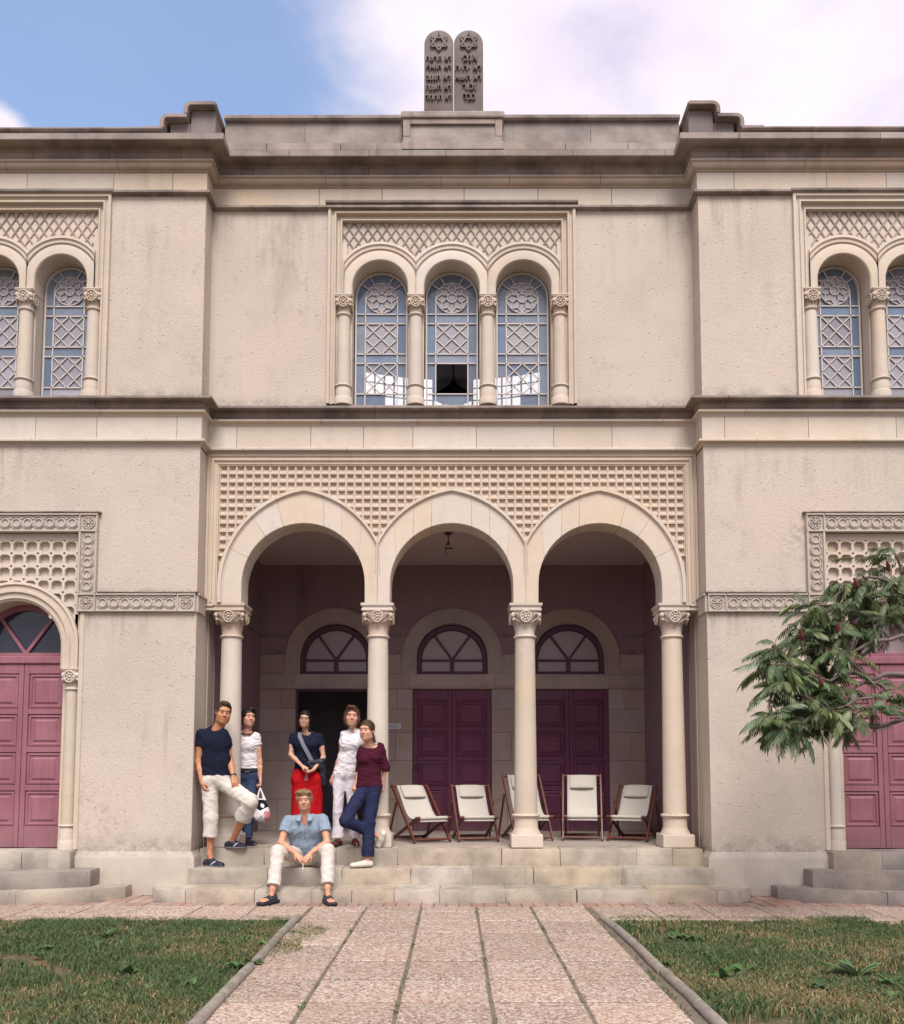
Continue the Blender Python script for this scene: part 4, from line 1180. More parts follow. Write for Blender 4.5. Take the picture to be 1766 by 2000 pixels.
# hall behind the central window: dark walls, a curved clerestory of lit panes
MB().box(-4.2, 4.2, 8.9, 9.0, 5.2, 10.3).build("inner_wall", M['hall'], BLD)
MB().box(-4.2, -4.1, 0.5, 9.0, 5.2, 10.3).build("inner_wall", M['hall'], BLD)
MB().box(4.1, 4.2, 0.5, 9.0, 5.2, 10.3).build("inner_wall", M['hall'], BLD)
MB().box(-4.2, 4.2, 0.5, 9.0, 5.1, 5.2).build("hall_floor", M['hall'], BLD)
MB().box(-4.3, 4.3, 0.5, 9.0, 10.3, 10.36).build("hall_ceiling", M['hall'], BLD)
R_, cyl = 4.6, 2.1
for i in range(-9, 9):
    a0, a1 = radians(90 - (i + 0.10) * 2.55), radians(90 - (i + 0.90) * 2.55)
    for z0, z1 in ((8.93, 9.16), (9.20, 9.42), (9.46, 9.66)):
        if abs(i + 0.5) < 2 and z1 > 9.3: continue
        if abs(i + 0.5) > 7 and z0 < 9.0: continue
        P = [(R_ * cos(a), cyl + R_ * sin(a)) for a in (a0, a1)]
        MB().add([(P[0][0], P[0][1], z0), (P[1][0], P[1][1], z0), (P[1][0], P[1][1], z1), (P[0][0], P[0][1], z1), (P[0][0], P[0][1] + 0.02, z0), (P[1][0], P[1][1] + 0.02, z0), (P[1][0], P[1][1] + 0.02, z1), (P[0][0], P[0][1] + 0.02, z1)],
                 [(0, 1, 2, 3), (7, 6, 5, 4), (0, 4, 5, 1), (3, 2, 6, 7)]).build("clerestory_pane", M['skylight'], BLD)

# ------------------------------------------------------------------ wing doors with carved surrounds
def ring_mesh():
    mb = MB()
    n = 16
    ringp = [(0.050 * cos(2 * pi * i / n), 0, 0.050 * sin(2 * pi * i / n)) for i in range(n)]
    mb.tube(ringp, 0.0115, 5, close=True)
    return mb.mesh("ring", M['band'], smooth=60)
def daisy_mesh():
    mb = MB(); n = 16
    for i in range(8):
        a = 2 * pi * i / 8
        p, q = Vector((0.014 * cos(a), -0.006, 0.014 * sin(a))), Vector((0.058 * cos(a), -0.006, 0.058 * sin(a)))
        w = Vector((-sin(a), 0, cos(a))) * 0.014
        b = Vector((0, 0.012, 0))
        vs = [p, q - w * 0.9, q + w * 0.9, p + b, q - w + b, q + w + b]
        mb.add(vs, [(0, 1, 2), (3, 5, 4), (0, 3, 4, 1), (1, 4, 5, 2), (2, 5, 3, 0)])
    mb.sphere((0, -0.004, 0), (0.018, 0.012, 0.018), 8, 5)
    mb.tube([(0.074 * cos(2 * pi * i / n), 0, 0.074 * sin(2 * pi * i / n)) for i in range(n)], 0.008, 5, close=True)
    return mb.mesh("rosette", M['band'], smooth=50)
RING, DAISY = ring_mesh(), daisy_mesh()
def lozenge_mesh():
    """spandrel between two rings: small raised chevrons above and below"""
    mb = MB()
    for sz in (-1, 1):
        mb.tube([(-0.066, 0, sz * 0.040), (-0.03, -0.002, sz * 0.072), (0.03, -0.002, sz * 0.072), (0.066, 0, sz * 0.040)], 0.006, 4)
    return mb.mesh("ring_border", M['band'], smooth=50)
LOZ = lozenge_mesh()
def carved_band(x0, x1, z0, z1, y, vert=False, block=False, rings=True, parent=None):
    xa, xb = sorted((x0, x1))
    bd = MB().box(xa + 0.0015, xb - 0.0015, y - 0.028, y + 0.02, z0 + 0.0015, z1 - 0.0015).build("carved_band", M['band'], BLD, bevel=0.003)
    t = 0.026
    ym = y - 0.028
    def strip(a, b, c, d): MB().box(a, b, y - 0.052, y - 0.0285, c, d).build("border_strip", M['band'], bd, bevel=0.004)
    if block:
        strip(xa + 0.004, xb - 0.004, z1 - t, z1 - 0.002); strip(xa + 0.004, xb - 0.004, z0 + 0.002, z0 + t)
        strip(xa + 0.004, xa + 0.02, z0 + t + 0.001, z1 - t - 0.001); strip(xb - 0.02, xb - 0.004, z0 + t + 0.001, z1 - t - 0.001)
        link("rosette", DAISY, bd, ((xa + xb) / 2, ym - 0.008, (z0 + z1) / 2))
    else:
        if vert:
            strip(xa + 0.004, xa + t + 0.004, z0, z1); strip(xb - t - 0.004, xb - 0.004, z0, z1)
            L_ = z1 - z0
        else:
            strip(xa, xb, z1 - t, z1 - 0.002); strip(xa, xb, z0 + 0.002, z0 + t)
            L_ = xb - xa
        n = max(1, int(round((L_ - 0.03) / 0.139)))
        for i in range(n):
            q = (i + 0.5) / n * (L_ - 0.03) + 0.015
            loc = ((xa + xb) / 2, ym - 0.006, z0 + q) if vert else (xa + q, ym - 0.006, (z0 + z1) / 2)
            link("ring", RING, bd, loc)
            tag(link("ring_border", LOZ, bd, loc, (0, pi / 2, 0) if vert else None), kind='stuff')
    return bd
def octagon_panel(cx, half, zt, zb, zc, r, y, parent):
    """pierced-looking stone sheet: octagon coffers with small lozenges between"""
    mb = MB(); idx = {}
    def V(x, yy, z):
        k = (round(x, 4), round(yy, 4), round(z, 4))
        if k not in idx: idx[k] = len(mb.v); mb.v.append((x, yy, z))
        return idx[k]
    p = 0.155; nx = int(round(2 * half / p)); p = 2 * half / nx
    nz = int((zt - zb) / p) + 1
    dep = 0.055
    c = p * 0.22; ww = p * 0.10
    for i in range(nx):
        for j in range(nz):
            x, z = cx - half + p * (i + 0.5), zt - p * (j + 0.5)
            if (x - cx) ** 2 + (z - zc) ** 2 < (r - 0.16) ** 2 or z < zb: continue
            h = p / 2
            O = [(-h + c, -h), (h - c, -h), (h, -h + c), (h, h - c), (h - c, h), (-h + c, h), (-h, h - c), (-h, -h + c)]
            k1 = 1 - 2 * ww / p
            A = [V(x + a, y, z + b) for a, b in O]
            B = [V(x + a * k1, y, z + b * k1) for a, b in O]
            C = [V(x + a * k1 * 0.93, y + dep, z + b * k1 * 0.93) for a, b in O]
            for P, Q in ((A, B), (B, C)):
                for q in range(8): mb.f.append((P[q], P[(q + 1) % 8], Q[(q + 1) % 8], Q[q]))
            mb.f.append(tuple(C))
            # corner lozenge quarters
            for sx, sz in ((-1, -1), (1, -1), (1, 1), (-1, 1)):
                o1, o2 = (sx * (h - c), sz * h), (sx * h, sz * (h - c))
                e = ww * 1.1
                i1, i2, i3 = (sx * (h - c + e), sz * h), (sx * h, sz * (h - c + e)), (sx * h, sz * h)
                a1, a2 = V(x + o1[0], y, z + o1[1]), V(x + o2[0], y, z + o2[1])
                b1, b2 = V(x + i1[0], y, z + i1[1]), V(x + i2[0], y, z + i2[1])
                d1, d2, d3 = V(x + i1[0], y + dep * 0.7, z + i1[1]), V(x + i2[0], y + dep * 0.7, z + i2[1]), V(x + i3[0], y + dep * 0.7, z + i3[1])
                mb.f += [(a1, a2, b2, b1), (b1, b2, d2, d1), (d1, d2, d3)]
    return mb.build("octagon_panel", M['carved'], parent)
DCX = 5.37
for s in (-1, 1):
    cx = s * DCX
    q = lambda x: s * x
    B = 0.235
    z0, z1 = 3.42, 3.65
    carved_band(q(WX + 0.002), q(WX + B), z0, z1, WY, block=True)
    carved_band(q(WX + B), q(4.36), z0, z1, WY)
    carved_band(q(4.36), q(4.36 + B), z0, z1, WY, block=True)
    carved_band(q(4.36), q(4.36 + B), z1, 4.415, WY, vert=True)
    carved_band(q(4.36), q(4.36 + B), 4.415, 4.65, WY, block=True)
    carved_band(q(4.36 + B), q(6.145), 4.415, 4.65, WY)
    carved_band(q(6.145), q(6.38), 4.415, 4.65, WY, block=True)
    carved_band(q(6.145), q(6.38), z1, 4.415, WY, vert=True)
    carved_band(q(6.145), q(6.38), z0, z1, WY, block=True)
    carved_band(q(6.38), q(EX), z0, z1, WY)
    # return of the band round the corner of the wing
    a, b = sorted((q(WX + 0.001), q(WX - 0.028)))
    MB().box(a, b, WY - 0.026, -0.01, z0, z1).build("band_return", M['band'], BLD, bevel=0.004)
    a, b = sorted((q(WX - 0.0285), q(WX - 0.050)))
    MB().box(a, b, WY - 0.05, -0.012, z1 - 0.028, z1 - 0.002).build("border_strip", M['band'], BLD, bevel=0.004)
    for zz in (4.652,):
        a, b = sorted((q(4.33), q(6.41)))
        MB().box(a, b, WY - 0.06, WY + 0.01, zz, zz + 0.022).build("drip_moulding", M['soot_shade'], BLD, bevel=0.006)
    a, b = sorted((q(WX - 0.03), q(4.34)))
    MB().box(a, b, WY - 0.06, WY + 0.01, z1 + 0.002, z1 + 0.020).build("drip_moulding", M['soot_shade'], BLD, bevel=0.006)
    # sunk panel over the arch
    octagon_panel(cx, 0.735, 4.33, 3.05, 3.0, 0.80, WY + 0.035, BLD)
    for x0, x1, za, zb2 in ((-0.775, 0.775, 4.332, 4.414), (-0.775, -0.737, 2.75, 4.331), (0.737, 0.775, 2.75, 4.331)):
        MB().box(cx + x0, cx + x1, WY + 0.03, WY + 0.15, za, zb2).build("panel_margin", M['carved'], BLD)
    MB().box(cx - 0.78, cx + 0.78, WY + 0.12, 0.2, 3.70, 4.42).build("backing_wall", M['carved'], BLD)
    arch_mould("door_archivolt", cx, 2.73, 3.0, 2.0, [(0.80, WY + 0.13), (0.80, WY - 0.012), (0.768, WY - 0.018), (0.756, WY + 0.004), (0.705, WY + 0.004), (0.697, WY - 0.016), (0.672, WY - 0.016), (0.662, WY + 0.01), (0.600, WY + 0.01), (0.585, WY + 0.03), (0.572, WY + 0.035), (0.572, 0.06)], M['stone'], BLD)
    for sx in (-1, 1):
        column(BLD, cx + sx * 0.715, WY + 0.075, ZF, 2.73, 0.075, 0.095, (0.10, 0.19))
        a, b = sorted((cx + sx * 0.575, cx + sx * 0.87))
        MB().box(a, b, WY + 0.12, 0.2, 0.3, 3.2).build("jamb", M['stone'], BLD)
        a, b = sorted((cx + sx * 0.812, cx + sx * 0.872))
        MB().box(a, b, WY - 0.018, 0.15, ZF, 3.418).build("jamb_trim", M['stone'], BLD, bevel=0.008)
        a, b = sorted((cx + sx * 0.66, cx + sx * 0.81))
        MB().box(a, b, WY + 0.03, 0.15, 2.735, 3.4).build("jamb", M['stone'], BLD)
    dr = door(cx, 0.02, ZF, 2.815, 0.575, M['rose'], 4, (0.12, 0.26), "dusty rose panelled door in the left wing" if s < 0 else "dusty rose panelled door behind the tree in the right wing", knob=False)
    MB().box(cx - 0.575, cx + 0.575, -0.03, 0.06, 2.818, 2.915).build("transom", M['rose'], BLD, bevel=0.012)
    fanlight(cx, 0.02, 2.918, 3.0, 0.575, 0.075, M['rose'], M['fandark'] if s < 0 else M['frostlight'] if 'frostlight' in M else M['frost'], hub_z=2.95)
# ================================================================== ground, paving, steps
def sheet(name, x0, x1, y0, y1, z, mat, kind='structure'):
    return tag(MB().add([(x0, y0, z), (x1, y0, z), (x1, y1, z), (x0, y1, z)], [(0, 1, 2, 3)]).build(name, mat), kind=kind)
ground = sheet("ground", -150, 150, -220, 60, -0.06, M['soil'])

def slab(mesh_cache, name, parent, x, y, z, w, h, mat, t=0.05, bev=0.006):
    k = (name, round(w, 3), round(h, 3))
    if k not in mesh_cache:
        mesh_cache[k] = MB().box(-w / 2, w / 2, -h / 2, h / 2, -t, 0).mesh(name, mat, bevel=bev)
    o = link(name, mesh_cache[k], parent, (x, y, z), (rnd.uniform(-.003, .003), rnd.uniform(-.003, .003), rnd.uniform(-.003, .003)))
    return o
SC = {}
path = tag(MB().add([(-1.56, -14, -0.008), (1.56, -14, -0.008), (1.56, -1.17, -0.008), (-1.56, -1.17, -0.008)], [(0, 1, 2, 3)]).build("path", plain('joint_sand', (0.165, 0.135, 0.105), 0.95, 0.3, 30, 0.4)), kind='structure')
xj = [-1.51, -0.915, -0.32, 0.275, 0.87, 1.465]
yj = [-1.17, -1.51] + [-1.51 - 0.602 * i for i in range(1, 15)]
for i in range(5):
    for j in range(len(yj) - 1):
        w, h = xj[i + 1] - xj[i] - 0.026, yj[j] - yj[j + 1] - 0.034
        slab(SC, "paving_slab", path, (xj[i] + xj[i + 1]) / 2 + rnd.uniform(-.003, .003), (yj[j] + yj[j + 1]) / 2, rnd.uniform(-.003, .002), w, h, M['slab'])
cross = tag(MB().add([(-9, -1.98, -0.010), (9, -1.98, -0.010), (9, -0.1, -0.010), (-9, -0.1, -0.010)], [(0, 1, 2, 3)]).build("pavement", D.materials['joint_sand']), kind='structure')
cross.location.z = -0.002
for s in (-1, 1):
    x = 1.53
    for i in range(9):
        a, b = x, x + 0.595
        for ya, yb in ((-1.17, -1.76), (-1.76, -2.02)):
            slab(SC, "paving_slab", cross, s * (a + b) / 2, (ya + yb) / 2, rnd.uniform(-.003, .002), 0.58, ya - yb - 0.01, M['slab'])
        x = b
bx = -6.4
while bx < 6.4:
    for k, (ya, yb) in enumerate(((-0.30, -0.585), (-0.585, -0.87), (-0.87, -1.16))):
        if k < 2 and (abs(bx) < 3.4 or 4.0 < abs(bx)): continue
        slab(SC, "brick_paver", cross, bx, (ya + yb) / 2, rnd.uniform(-.004, .002), 0.128, ya - yb - 0.010, M['brick'], 0.05, 0.008)
    bx += 0.1395

# kerb edging along the path: rounded concrete lengths, some sunk and tilted
def edging(name, x0, y0, x1, y1, z, r, seed):
    n = 14; m = 10
    from mathutils import noise
    P, Q = Vector((x0, y0, z)), Vector((x1, y1, z))
    d = (Q - P).normalized(); a = Vector((d.y, -d.x, 0))
    mb = MB(); rows = []
    for i in range(n + 1):
        c = P + (Q - P) * (i / n)
        row = []
        for j in range(m):
            t = 2 * pi * j / m
            rr = r * (1 + 0.10 * noise.noise(Vector((i * 0.5, j * 0.6, seed * 3.1))))
            if i in (0, n): rr *= 0.86
            o = a * (cos(t) * rr) + Vector((0, 0, 1)) * (sin(t) * rr * 0.95)
            o += Vector((0.006 * noise.noise(Vector((i * .3, seed, 0))), 0, 0))
            row.append(c + o)
        rows.append(row)
    vs = [p for r_ in rows for p in r_]
    fs = [(i * m + j, (i + 1) * m + j, (i + 1) * m + (j + 1) % m, i * m + (j + 1) % m) for i in range(n) for j in range(m)]
    fs += [tuple(range(m)), tuple(range(n * m, (n + 1) * m))]
    return mb.add(vs, fs).build(name, M['kerb'], None, smooth=50)
def kerb_run(s, label, pieces):
    root = tag(empty("path_edging", (s * 1.58, -2.0, 0)), label, "kerb", "rounded kerbs along the garden path")
    for i, (ya, yb, dx, z) in enumerate(pieces):
        o = edging("edging_stone", s * (1.56 + dx[0]) - s * 1.58, ya + 2.0, s * (1.56 + dx[1]) - s * 1.58, yb + 2.0, z - 0.010, 0.039, i + (9 if s > 0 else 2))
        o.parent = root
kerb_run(-1, "low rounded concrete kerb between the path and the left-hand lawn, broken by a gap", [(-1.92, -2.55, (-.015, -.03), 0.018), (-2.565, -3.42, (-.03, -.05), 0.022), (-3.43, -3.98, (-.045, -.06), 0.012), (-4.16, -5.05, (-.065, -.085), 0.020), (-5.06, -6.0, (-.085, -.11), 0.022), (-6.02, -7.1, (-.11, -.13), 0.02), (-7.12, -8.2, (-.13, -.15), 0.02)])
kerb_run(1, "long unbroken rounded concrete kerb between the path and the right-hand lawn", [(-1.95, -2.55, (-.03, 0), 0.014), (-2.555, -3.40, (0, .01), 0.020), (-3.41, -4.32, (.01, .0), 0.022), (-4.325, -4.95, (.01, .02), 0.020), (-4.955, -5.9, (.02, .01), 0.022), (-5.91, -7.0, (.01, 0), 0.02), (-7.02, -8.1, (.01, 0), 0.02)])

# steps in front of the porch
def block(name, parent, x0, x1, y0, y1, z0, z1, mat, seed, amp=0.006):
    me = rough_block(x0 + 0.002, x1 - 0.002, y0, y1, z0, z1, amp * 1.5, 0.07, 0.009, seed)
    me.materials.append(mat)
    return link(name, me, parent)
steps = tag(empty("entrance_steps"), "broad worn stone steps of three rises below the arched porch", "steps")
def course(parent, joints, y0, y1, z0, z1, mat, seed):
    for i, (a, b) in enumerate(zip(joints, joints[1:])):
        block("step_stone", parent, a - 0.001, b + 0.001, y0 + rnd.uniform(-.006, .004), y1, z0 + rnd.uniform(-.001, .001), z1 + rnd.uniform(-.005, .003), mat, seed + i)
course(steps, [-3.09, -2.30, -1.42, -0.66, 0.62, 1.34, 2.28, 2.72, 3.09], -0.065, 0.36, 0.30, 0.530, M['step'], 10)
course(steps, [-3.12, -2.18, -1.30, -0.48, 0.245, 0.98, 2.02, 3.12], -0.415, -0.04, 0.12, 0.325, M['step'], 30)
course(steps, [-3.0, -2.22, -1.58, -1.12, -0.64, -0.13, 0.62, 1.42, 2.25, 3.0], -0.905, -0.39, -0.03, 0.135, M['step'], 50)
def bow(name, parent, pts, z0, z1, mat, seed):
    """stone with a curved nosing: plan outline extruded, edges worn"""
    bm = bmesh.new()
    a = sum(p[0] * q[1] - q[0] * p[1] for p, q in zip(pts, pts[1:] + pts[:1]))
    if a < 0: pts = pts[::-1]
    f = bm.faces.new([bm.verts.new((x, y, z0)) for x, y in pts])
    r = bmesh.ops.extrude_face_region(bm, geom=[f])
    for v in r['geom']:
        if isinstance(v, bmesh.types.BMVert): v.co.z = z1
    es = [e for e in bm.edges if len(e.link_faces) == 2 and e.calc_face_angle(0) > 0.4]
    bmesh.ops.bevel(bm, geom=es, offset=0.013, segments=2, affect='EDGES', clamp_overlap=True, profile=0.6)
    from mathutils import noise
    for v in bm.verts: v.co += noise.noise_vector(v.co * 4 + Vector((seed, 0, 0))) * 0.006
    bmesh.ops.recalc_face_normals(bm, faces=bm.faces)
    me = D.meshes.new(name); bm.to_mesh(me); bm.free(); me.materials.append(mat)
    me.shade_smooth(); me.set_sharp_from_angle(angle=radians(40))
    return link(name, me, parent)
for s in (-1, 1):
    end = [(3.002, -0.905)] + [(3.02 + 0.50 * sin(t), -0.405 - 0.50 * cos(t)) for t in [i * pi / 2 / 9 for i in range(10)]] + [(3.52, -0.345), (3.002, -0.345)]
    bow("step_stone", steps, [(s * x, y) for x, y in end], -0.03, 0.133, M['step'], 3 + s)
def side_steps(s, label, mat):
    root = tag(empty("door_steps", (s * DCX, -0.5, 0)), label, "steps")
    c = DCX
    def arcset(hw, y_mid, y_end, z0, z1, n, m, seed):
        sag = y_end - y_mid
        R = (hw * hw + sag * sag) / (2 * sag); cy = y_mid + R
        xs_ = [-hw + 2 * hw * i / n for i in range(n + 1)]
        for i in range(n):
            a, b = xs_[i] + (0.002 if i else 0), xs_[i + 1] - (0.002 if i < n - 1 else 0)
            fr = [(a + (b - a) * k / 6, cy - sqrt(R * R - (a + (b - a) * k / 6) ** 2)) for k in range(7)]
            pts = fr + [(b, WY - 0.045 if abs(b) > 0.9 else -0.25), (a, WY - 0.045 if abs(a) > 0.9 else -0.25)]
            o = bow("step_stone", root, [(s * x, y + 0.5) for x, y in pts], z0, z1, m, seed + i)
    arcset(1.56, -1.10, -0.56, -0.03, 0.132, 3, mat, 5)
    arcset(1.17, -0.915, -0.62, 0.128, 0.325, 1, M['greystep'], 8)
    for i, (a, b) in enumerate(((-0.865, -0.29), (-0.286, 0.865))):
        aa, bb = sorted((s * a, s * b))
        me = rough_block(aa, bb, 0.0 + 0.02, 0.47, 0.31, ZF - 0.002, 0.006, 0.11, 0.012, 3 + i); me.materials.append(mat)
        link("door_sill", me, root)
side_steps(-1, "bow-fronted stone steps up to the left-hand rose door", M['step'])
side_steps(1, "grey bow-fronted stone steps up to the right-hand rose door behind the tree", M['greystep'])
# ================================================================== tablets over the roofline
TAB = tag(empty("stone_tablets", (0.023, -0.02, 9.995)), "twin round-topped stone tablets with raised stars and Hebrew lettering above the roofline", "monument")
def text_mesh(body, height, width, depth):
    cu = D.curves.new("txt", 'FONT'); cu.body = body; cu.size = 1.0; cu.extrude = 0.12; cu.align_x = 'CENTER'
    cu.offset = 0.004; cu.resolution_u = 3
    ob = D.objects.new("txt", cu); COL.objects.link(ob)
    bpy.context.view_layer.update()
    dg = bpy.context.evaluated_depsgraph_get()
    me = D.meshes.new_from_object(ob.evaluated_get(dg))
    D.objects.remove(ob); D.curves.remove(cu)
    co = np.empty(len(me.vertices) * 3, np.float32); me.vertices.foreach_get('co', co); co = co.reshape(-1, 3)
    lo, hi = co.min(0), co.max(0)
    co = (co - (lo + hi) / 2)
    sx, sy = width / (hi[0] - lo[0]), height / (hi[1] - lo[1])
    out = np.stack([co[:, 0] * sx, -co[:, 2] * depth / 0.24, co[:, 1] * sy], 1).astype(np.float32)
    me.vertices.foreach_set('co', out.ravel()); me.update()
    me.materials.clear(); me.materials.append(M['tablet'])
    return me
def rev(t): return t[::-1]
for side, rows in ((-1, [("לא תרצח", .335), ("לא תנאף", .335), ("לא תגנב", .325), ("לא תענה", .335), ("לא תחמד", .345)]), (1, [("אנכי", .20), ("לא יהיה", .345), ("לא תשא", .345), ("זכור", .185), ("כבד", .165)])):
    x = side * 0.1945; r = 0.190
    pts = [(x - r, 0.0), (x + r, 0.0)] + [(x + r * cos(pi * i / 20), 0.985 + r * sin(pi * i / 20)) for i in range(21)]
    tb = MB().prism_xz(pts, -0.13, 0.12).build("tablet", M['tablet'], TAB, smooth=35, bevel=0.012, seg=2)
    st = MB(); zc = 0.99
    for up in (1, -1):
        P = [(x + 0.122 * sin(2 * pi * k / 3), zc + up * 0.122 * cos(2 * pi * k / 3)) for k in range(3)]
        for a, b in zip(P, P[1:] + P[:1]):
            st.bar((a[0], -0.142 - 0.001 * up, a[1]), (b[0], -0.142 - 0.001 * up, b[1]), 0.021, 0.030, up=(0, 1, 0))
    tag(st.build("star", M['tablet'], tb), kind='stuff')
    for i, (t, w) in enumerate(rows):
        me = text_mesh(rev(t), 0.082, w, 0.032)
        dx = 0.0 if w > 0.3 else 0.01
        tag(link("lettering", me, tb, (x + dx, -0.145, (10.76 - 9.995, 10.63 - 9.995, 10.495 - 9.995, 10.36 - 9.995, 10.225 - 9.995)[i])), kind='stuff')

# ================================================================== lamp fitting, notice, pendant
lp = tag(empty("ceiling_lamp", (-0.05, 1.2, 4.83)), "small dark iron lamp fitting hanging from the porch ceiling", "lamp")
lp.scale = (0.8, 0.8, 0.8)
MB().lathe([(0.075, 0.0), (0.075, -0.012), (0.05, -0.028), (0.018, -0.04), (0.011, -0.05), (0.011, -0.17), (0.028, -0.18), (0.028, -0.20), (0.008, -0.21)][::-1], n=16).build("ceiling_rose", M['iron'], lp, smooth=40)
MB().tube([(-0.02, 0, -0.19), (-0.055, 0, -0.26), (-0.05, 0, -0.34), (-0.02, 0, -0.37)], 0.007, 6).build("hook", M['iron'], lp, smooth=60)
MB().box(-0.045, 0.075, -0.015, 0.015, -0.285, -0.262).build("bracket", M['iron'], lp, bevel=0.004)
nt_ = tag(empty("notice", (-0.93, 3.075, 2.20)), "small white notice screwed to the stone beside the middle plum door", "sign")
MB().box(-0.112, 0.112, -0.012, 0.0, -0.047, 0.047).build("board", plain('white_enamel', (0.52, 0.50, 0.56), 0.4), nt_, bevel=0.003)
tag(MB().box(-0.085, 0.07, -0.0135, -0.0122, 0.012, 0.020).box(-0.085, 0.05, -0.0135, -0.0122, -0.006, 0.001).box(-0.085, 0.075, -0.0135, -0.0122, -0.024, -0.017).build("print", plain('grey_print', (0.22, 0.20, 0.25), 0.6), nt_), kind='stuff')
pd = tag(empty("pendant_lamp", (0.02, 2.2, 7.25)), "dark conical pendant lamp seen through the bottom of middle upstairs window", "lamp")
MB().lathe([(0.30, 0.0), (0.29, 0.02), (0.16, 0.12), (0.07, 0.19), (0.045, 0.24), (0.02, 0.27), (0.01, 0.28)], n=24).build("lamp_shade", M['iron'], pd, smooth=40)
MB().tube([(0, 0, 0.27), (0, 0, 2.9)], 0.012, 6).build("cord", M['iron'], pd)
# small grey sensor box fixed on the right-hand pier
mt = tag(empty("vent_cap", (3.93, WY, 2.985)), "tiny dark metal fitting on the plain wall left of the tree", "vent")
MB().box(-0.018, 0.018, -0.05, 0.0, -0.03, 0.03).build("bracket", M['iron'], mt, bevel=0.004)
MB().lathe([(0.012, -0.075), (0.012, -0.03)], 0, -0.03, 10).build("pipe", M['iron'], mt)

# ================================================================== deck chairs
def make_chair(height, recline):
    """front is -Y; long rails, seat rails, struts, sling, headrest"""
    r = tag(empty("deck_chair"), "x", "deck chair", "deck chairs lined up in the porch")
    w = 0.265
    topz, topy, fy = height, recline, -0.36
    A0, A1 = (fy, 0.015), (topy, topz)               # long rail
    ry = 0.40
    B0, B1 = (ry, 0.015), (fy - 0.02, 0.335)         # seat rail
    def on(a, b, t): return (a[0] + (b[0] - a[0]) * t, a[1] + (b[1] - a[1]) * t)
    def bar(name, x, a, b, wd=0.028, h=0.042):
        mb = MB().bar((x, a[0], a[1]), (x, b[0], b[1]), wd, h, up=(0, 0.3, 1)); return mb.build(name, M['wood'], r, bevel=0.005)
    for s in (-1, 1):
        bar("leg", s * w, A0, A1)
        bar("seat_rail", s * (w - 0.032), B0, B1)
        bar("strut", s * (w + 0.030), on(A0, A1, 0.70), (ry, 0.02), 0.024, 0.034)
    def rod(name, y, z, half, rad=0.016): MB().tube([(-half, y, z), (half, y, z)], rad, 8).build(name, M['wood'], r, smooth=60)
    rod("crossbar", A0[0] + 0.02, 0.05, w); rod("crossbar", ry - 0.01, 0.04, w)
    rod("top_bar", A1[0], A1[1] - 0.02, w + 0.015, 0.017); rod("front_bar", B1[0], B1[1], w, 0.019)
    # sling: hangs from the top bar to the front bar
    n, m = 22, 9
    P0, P1 = Vector((A1[0] - 0.012, A1[1] - 0.004)), Vector((B1[0], B1[1] + 0.020))
    rows, bot = [], []
    for i in range(n + 1):
        t = i / n
        y, z = P0.x + (P1.x - P0.x) * t, P0.y + (P1.y - P0.y) * t
        sag = 0.165 * (sin(pi * min(1, t ** 1.35)) ** 1.1)
        y += sag * 0.28; z -= sag
        row = []
        for j in range(m):
            u = -1 + 2 * j / (m - 1)
            row.append((u * (0.205), y + 0.012 * (1 - u * u) * sin(pi * t), z - 0.022 * (1 - u * u) * sin(pi * t)))
        rows.append(row)
    # hem wrapped round the front bar
    last = rows[-1]
    for k in range(1, 7):
        a = pi / 2 + pi * k / 6 * 1.1
        rows.append([(x, B1[0] + 0.024 * cos(a), B1[1] - (z - z) + 0.024 * sin(a)) for x, y, z in last])
    rows.append([(x, B1[0] - 0.018, B1[1] - 0.05) for x, y, z in last])
    cv = MB().grid(rows)
    o = cv.build("sling", M['canvas'], r, smooth=70)
    so = o.modifiers.new("thick", 'SOLIDIFY'); so.thickness = 0.004
    # headrest cushion tied over the top bar
    d = (Vector((A0[0], A0[1])) - Vector((A1[0], A1[1]))).normalized()
    c = Vector((A1[0] - 0.03, A1[1] - 0.015)) + d * 0.112
    nrm = Vector((d.y, -d.x))
    if nrm.x > 0: nrm = -nrm
    mb = MB(); q = []
    nu, nv = 10, 8
    for i in range(nu + 1):
        u = -1 + 2 * i / nu; row = []
        for j in range(2 * nv):
            a = 2 * pi * j / (2 * nv)
            e = (1 - abs(u) ** 4) ** 0.5
            vv = np.sign(cos(a)) * abs(cos(a)) ** 0.6 * 0.112; th = np.sign(sin(a)) * abs(sin(a)) ** 0.7 * 0.024 * max(e, 0.12)
            p = c + d * (vv * (0.92 + 0.08 * e)) + nrm * (th + 0.018)
            row.append((u * 0.166, p.x, p.y))
        row.append(row[0]); q.append(row)
    mb.grid(q).build("headrest", M['canvas'], r, smooth=70)
    return r
hi, lo = make_chair(0.90, 0.26), make_chair(0.755, 0.36)
LAB = ["low deck chair turned to its left, closest to the woman in maroon", "low deck chair in front of the closed middle door, second from the group", "tall deck chair half hidden behind the third column", "tall deck chair standing square on before the right-hand plum door", "low deck chair in the porch corner beside the last column"]
def porch_chair(src, used, x, y, rz, lab):
    o = src if not used else copy_tree(src)
    o.location = (x, y, ZF); o.rotation_euler = (0, 0, radians(rz)); o["label"] = lab
porch_chair(lo, False, -0.42, 1.02, 29, LAB[0])
porch_chair(lo, True, 0.31, 1.22, 9, LAB[1])
porch_chair(hi, False, 1.04, 1.35, 12, LAB[2])
porch_chair(hi, True, 1.83, 1.42, -8, LAB[3])
porch_chair(lo, True, 2.52, 1.32, -25, LAB[4])

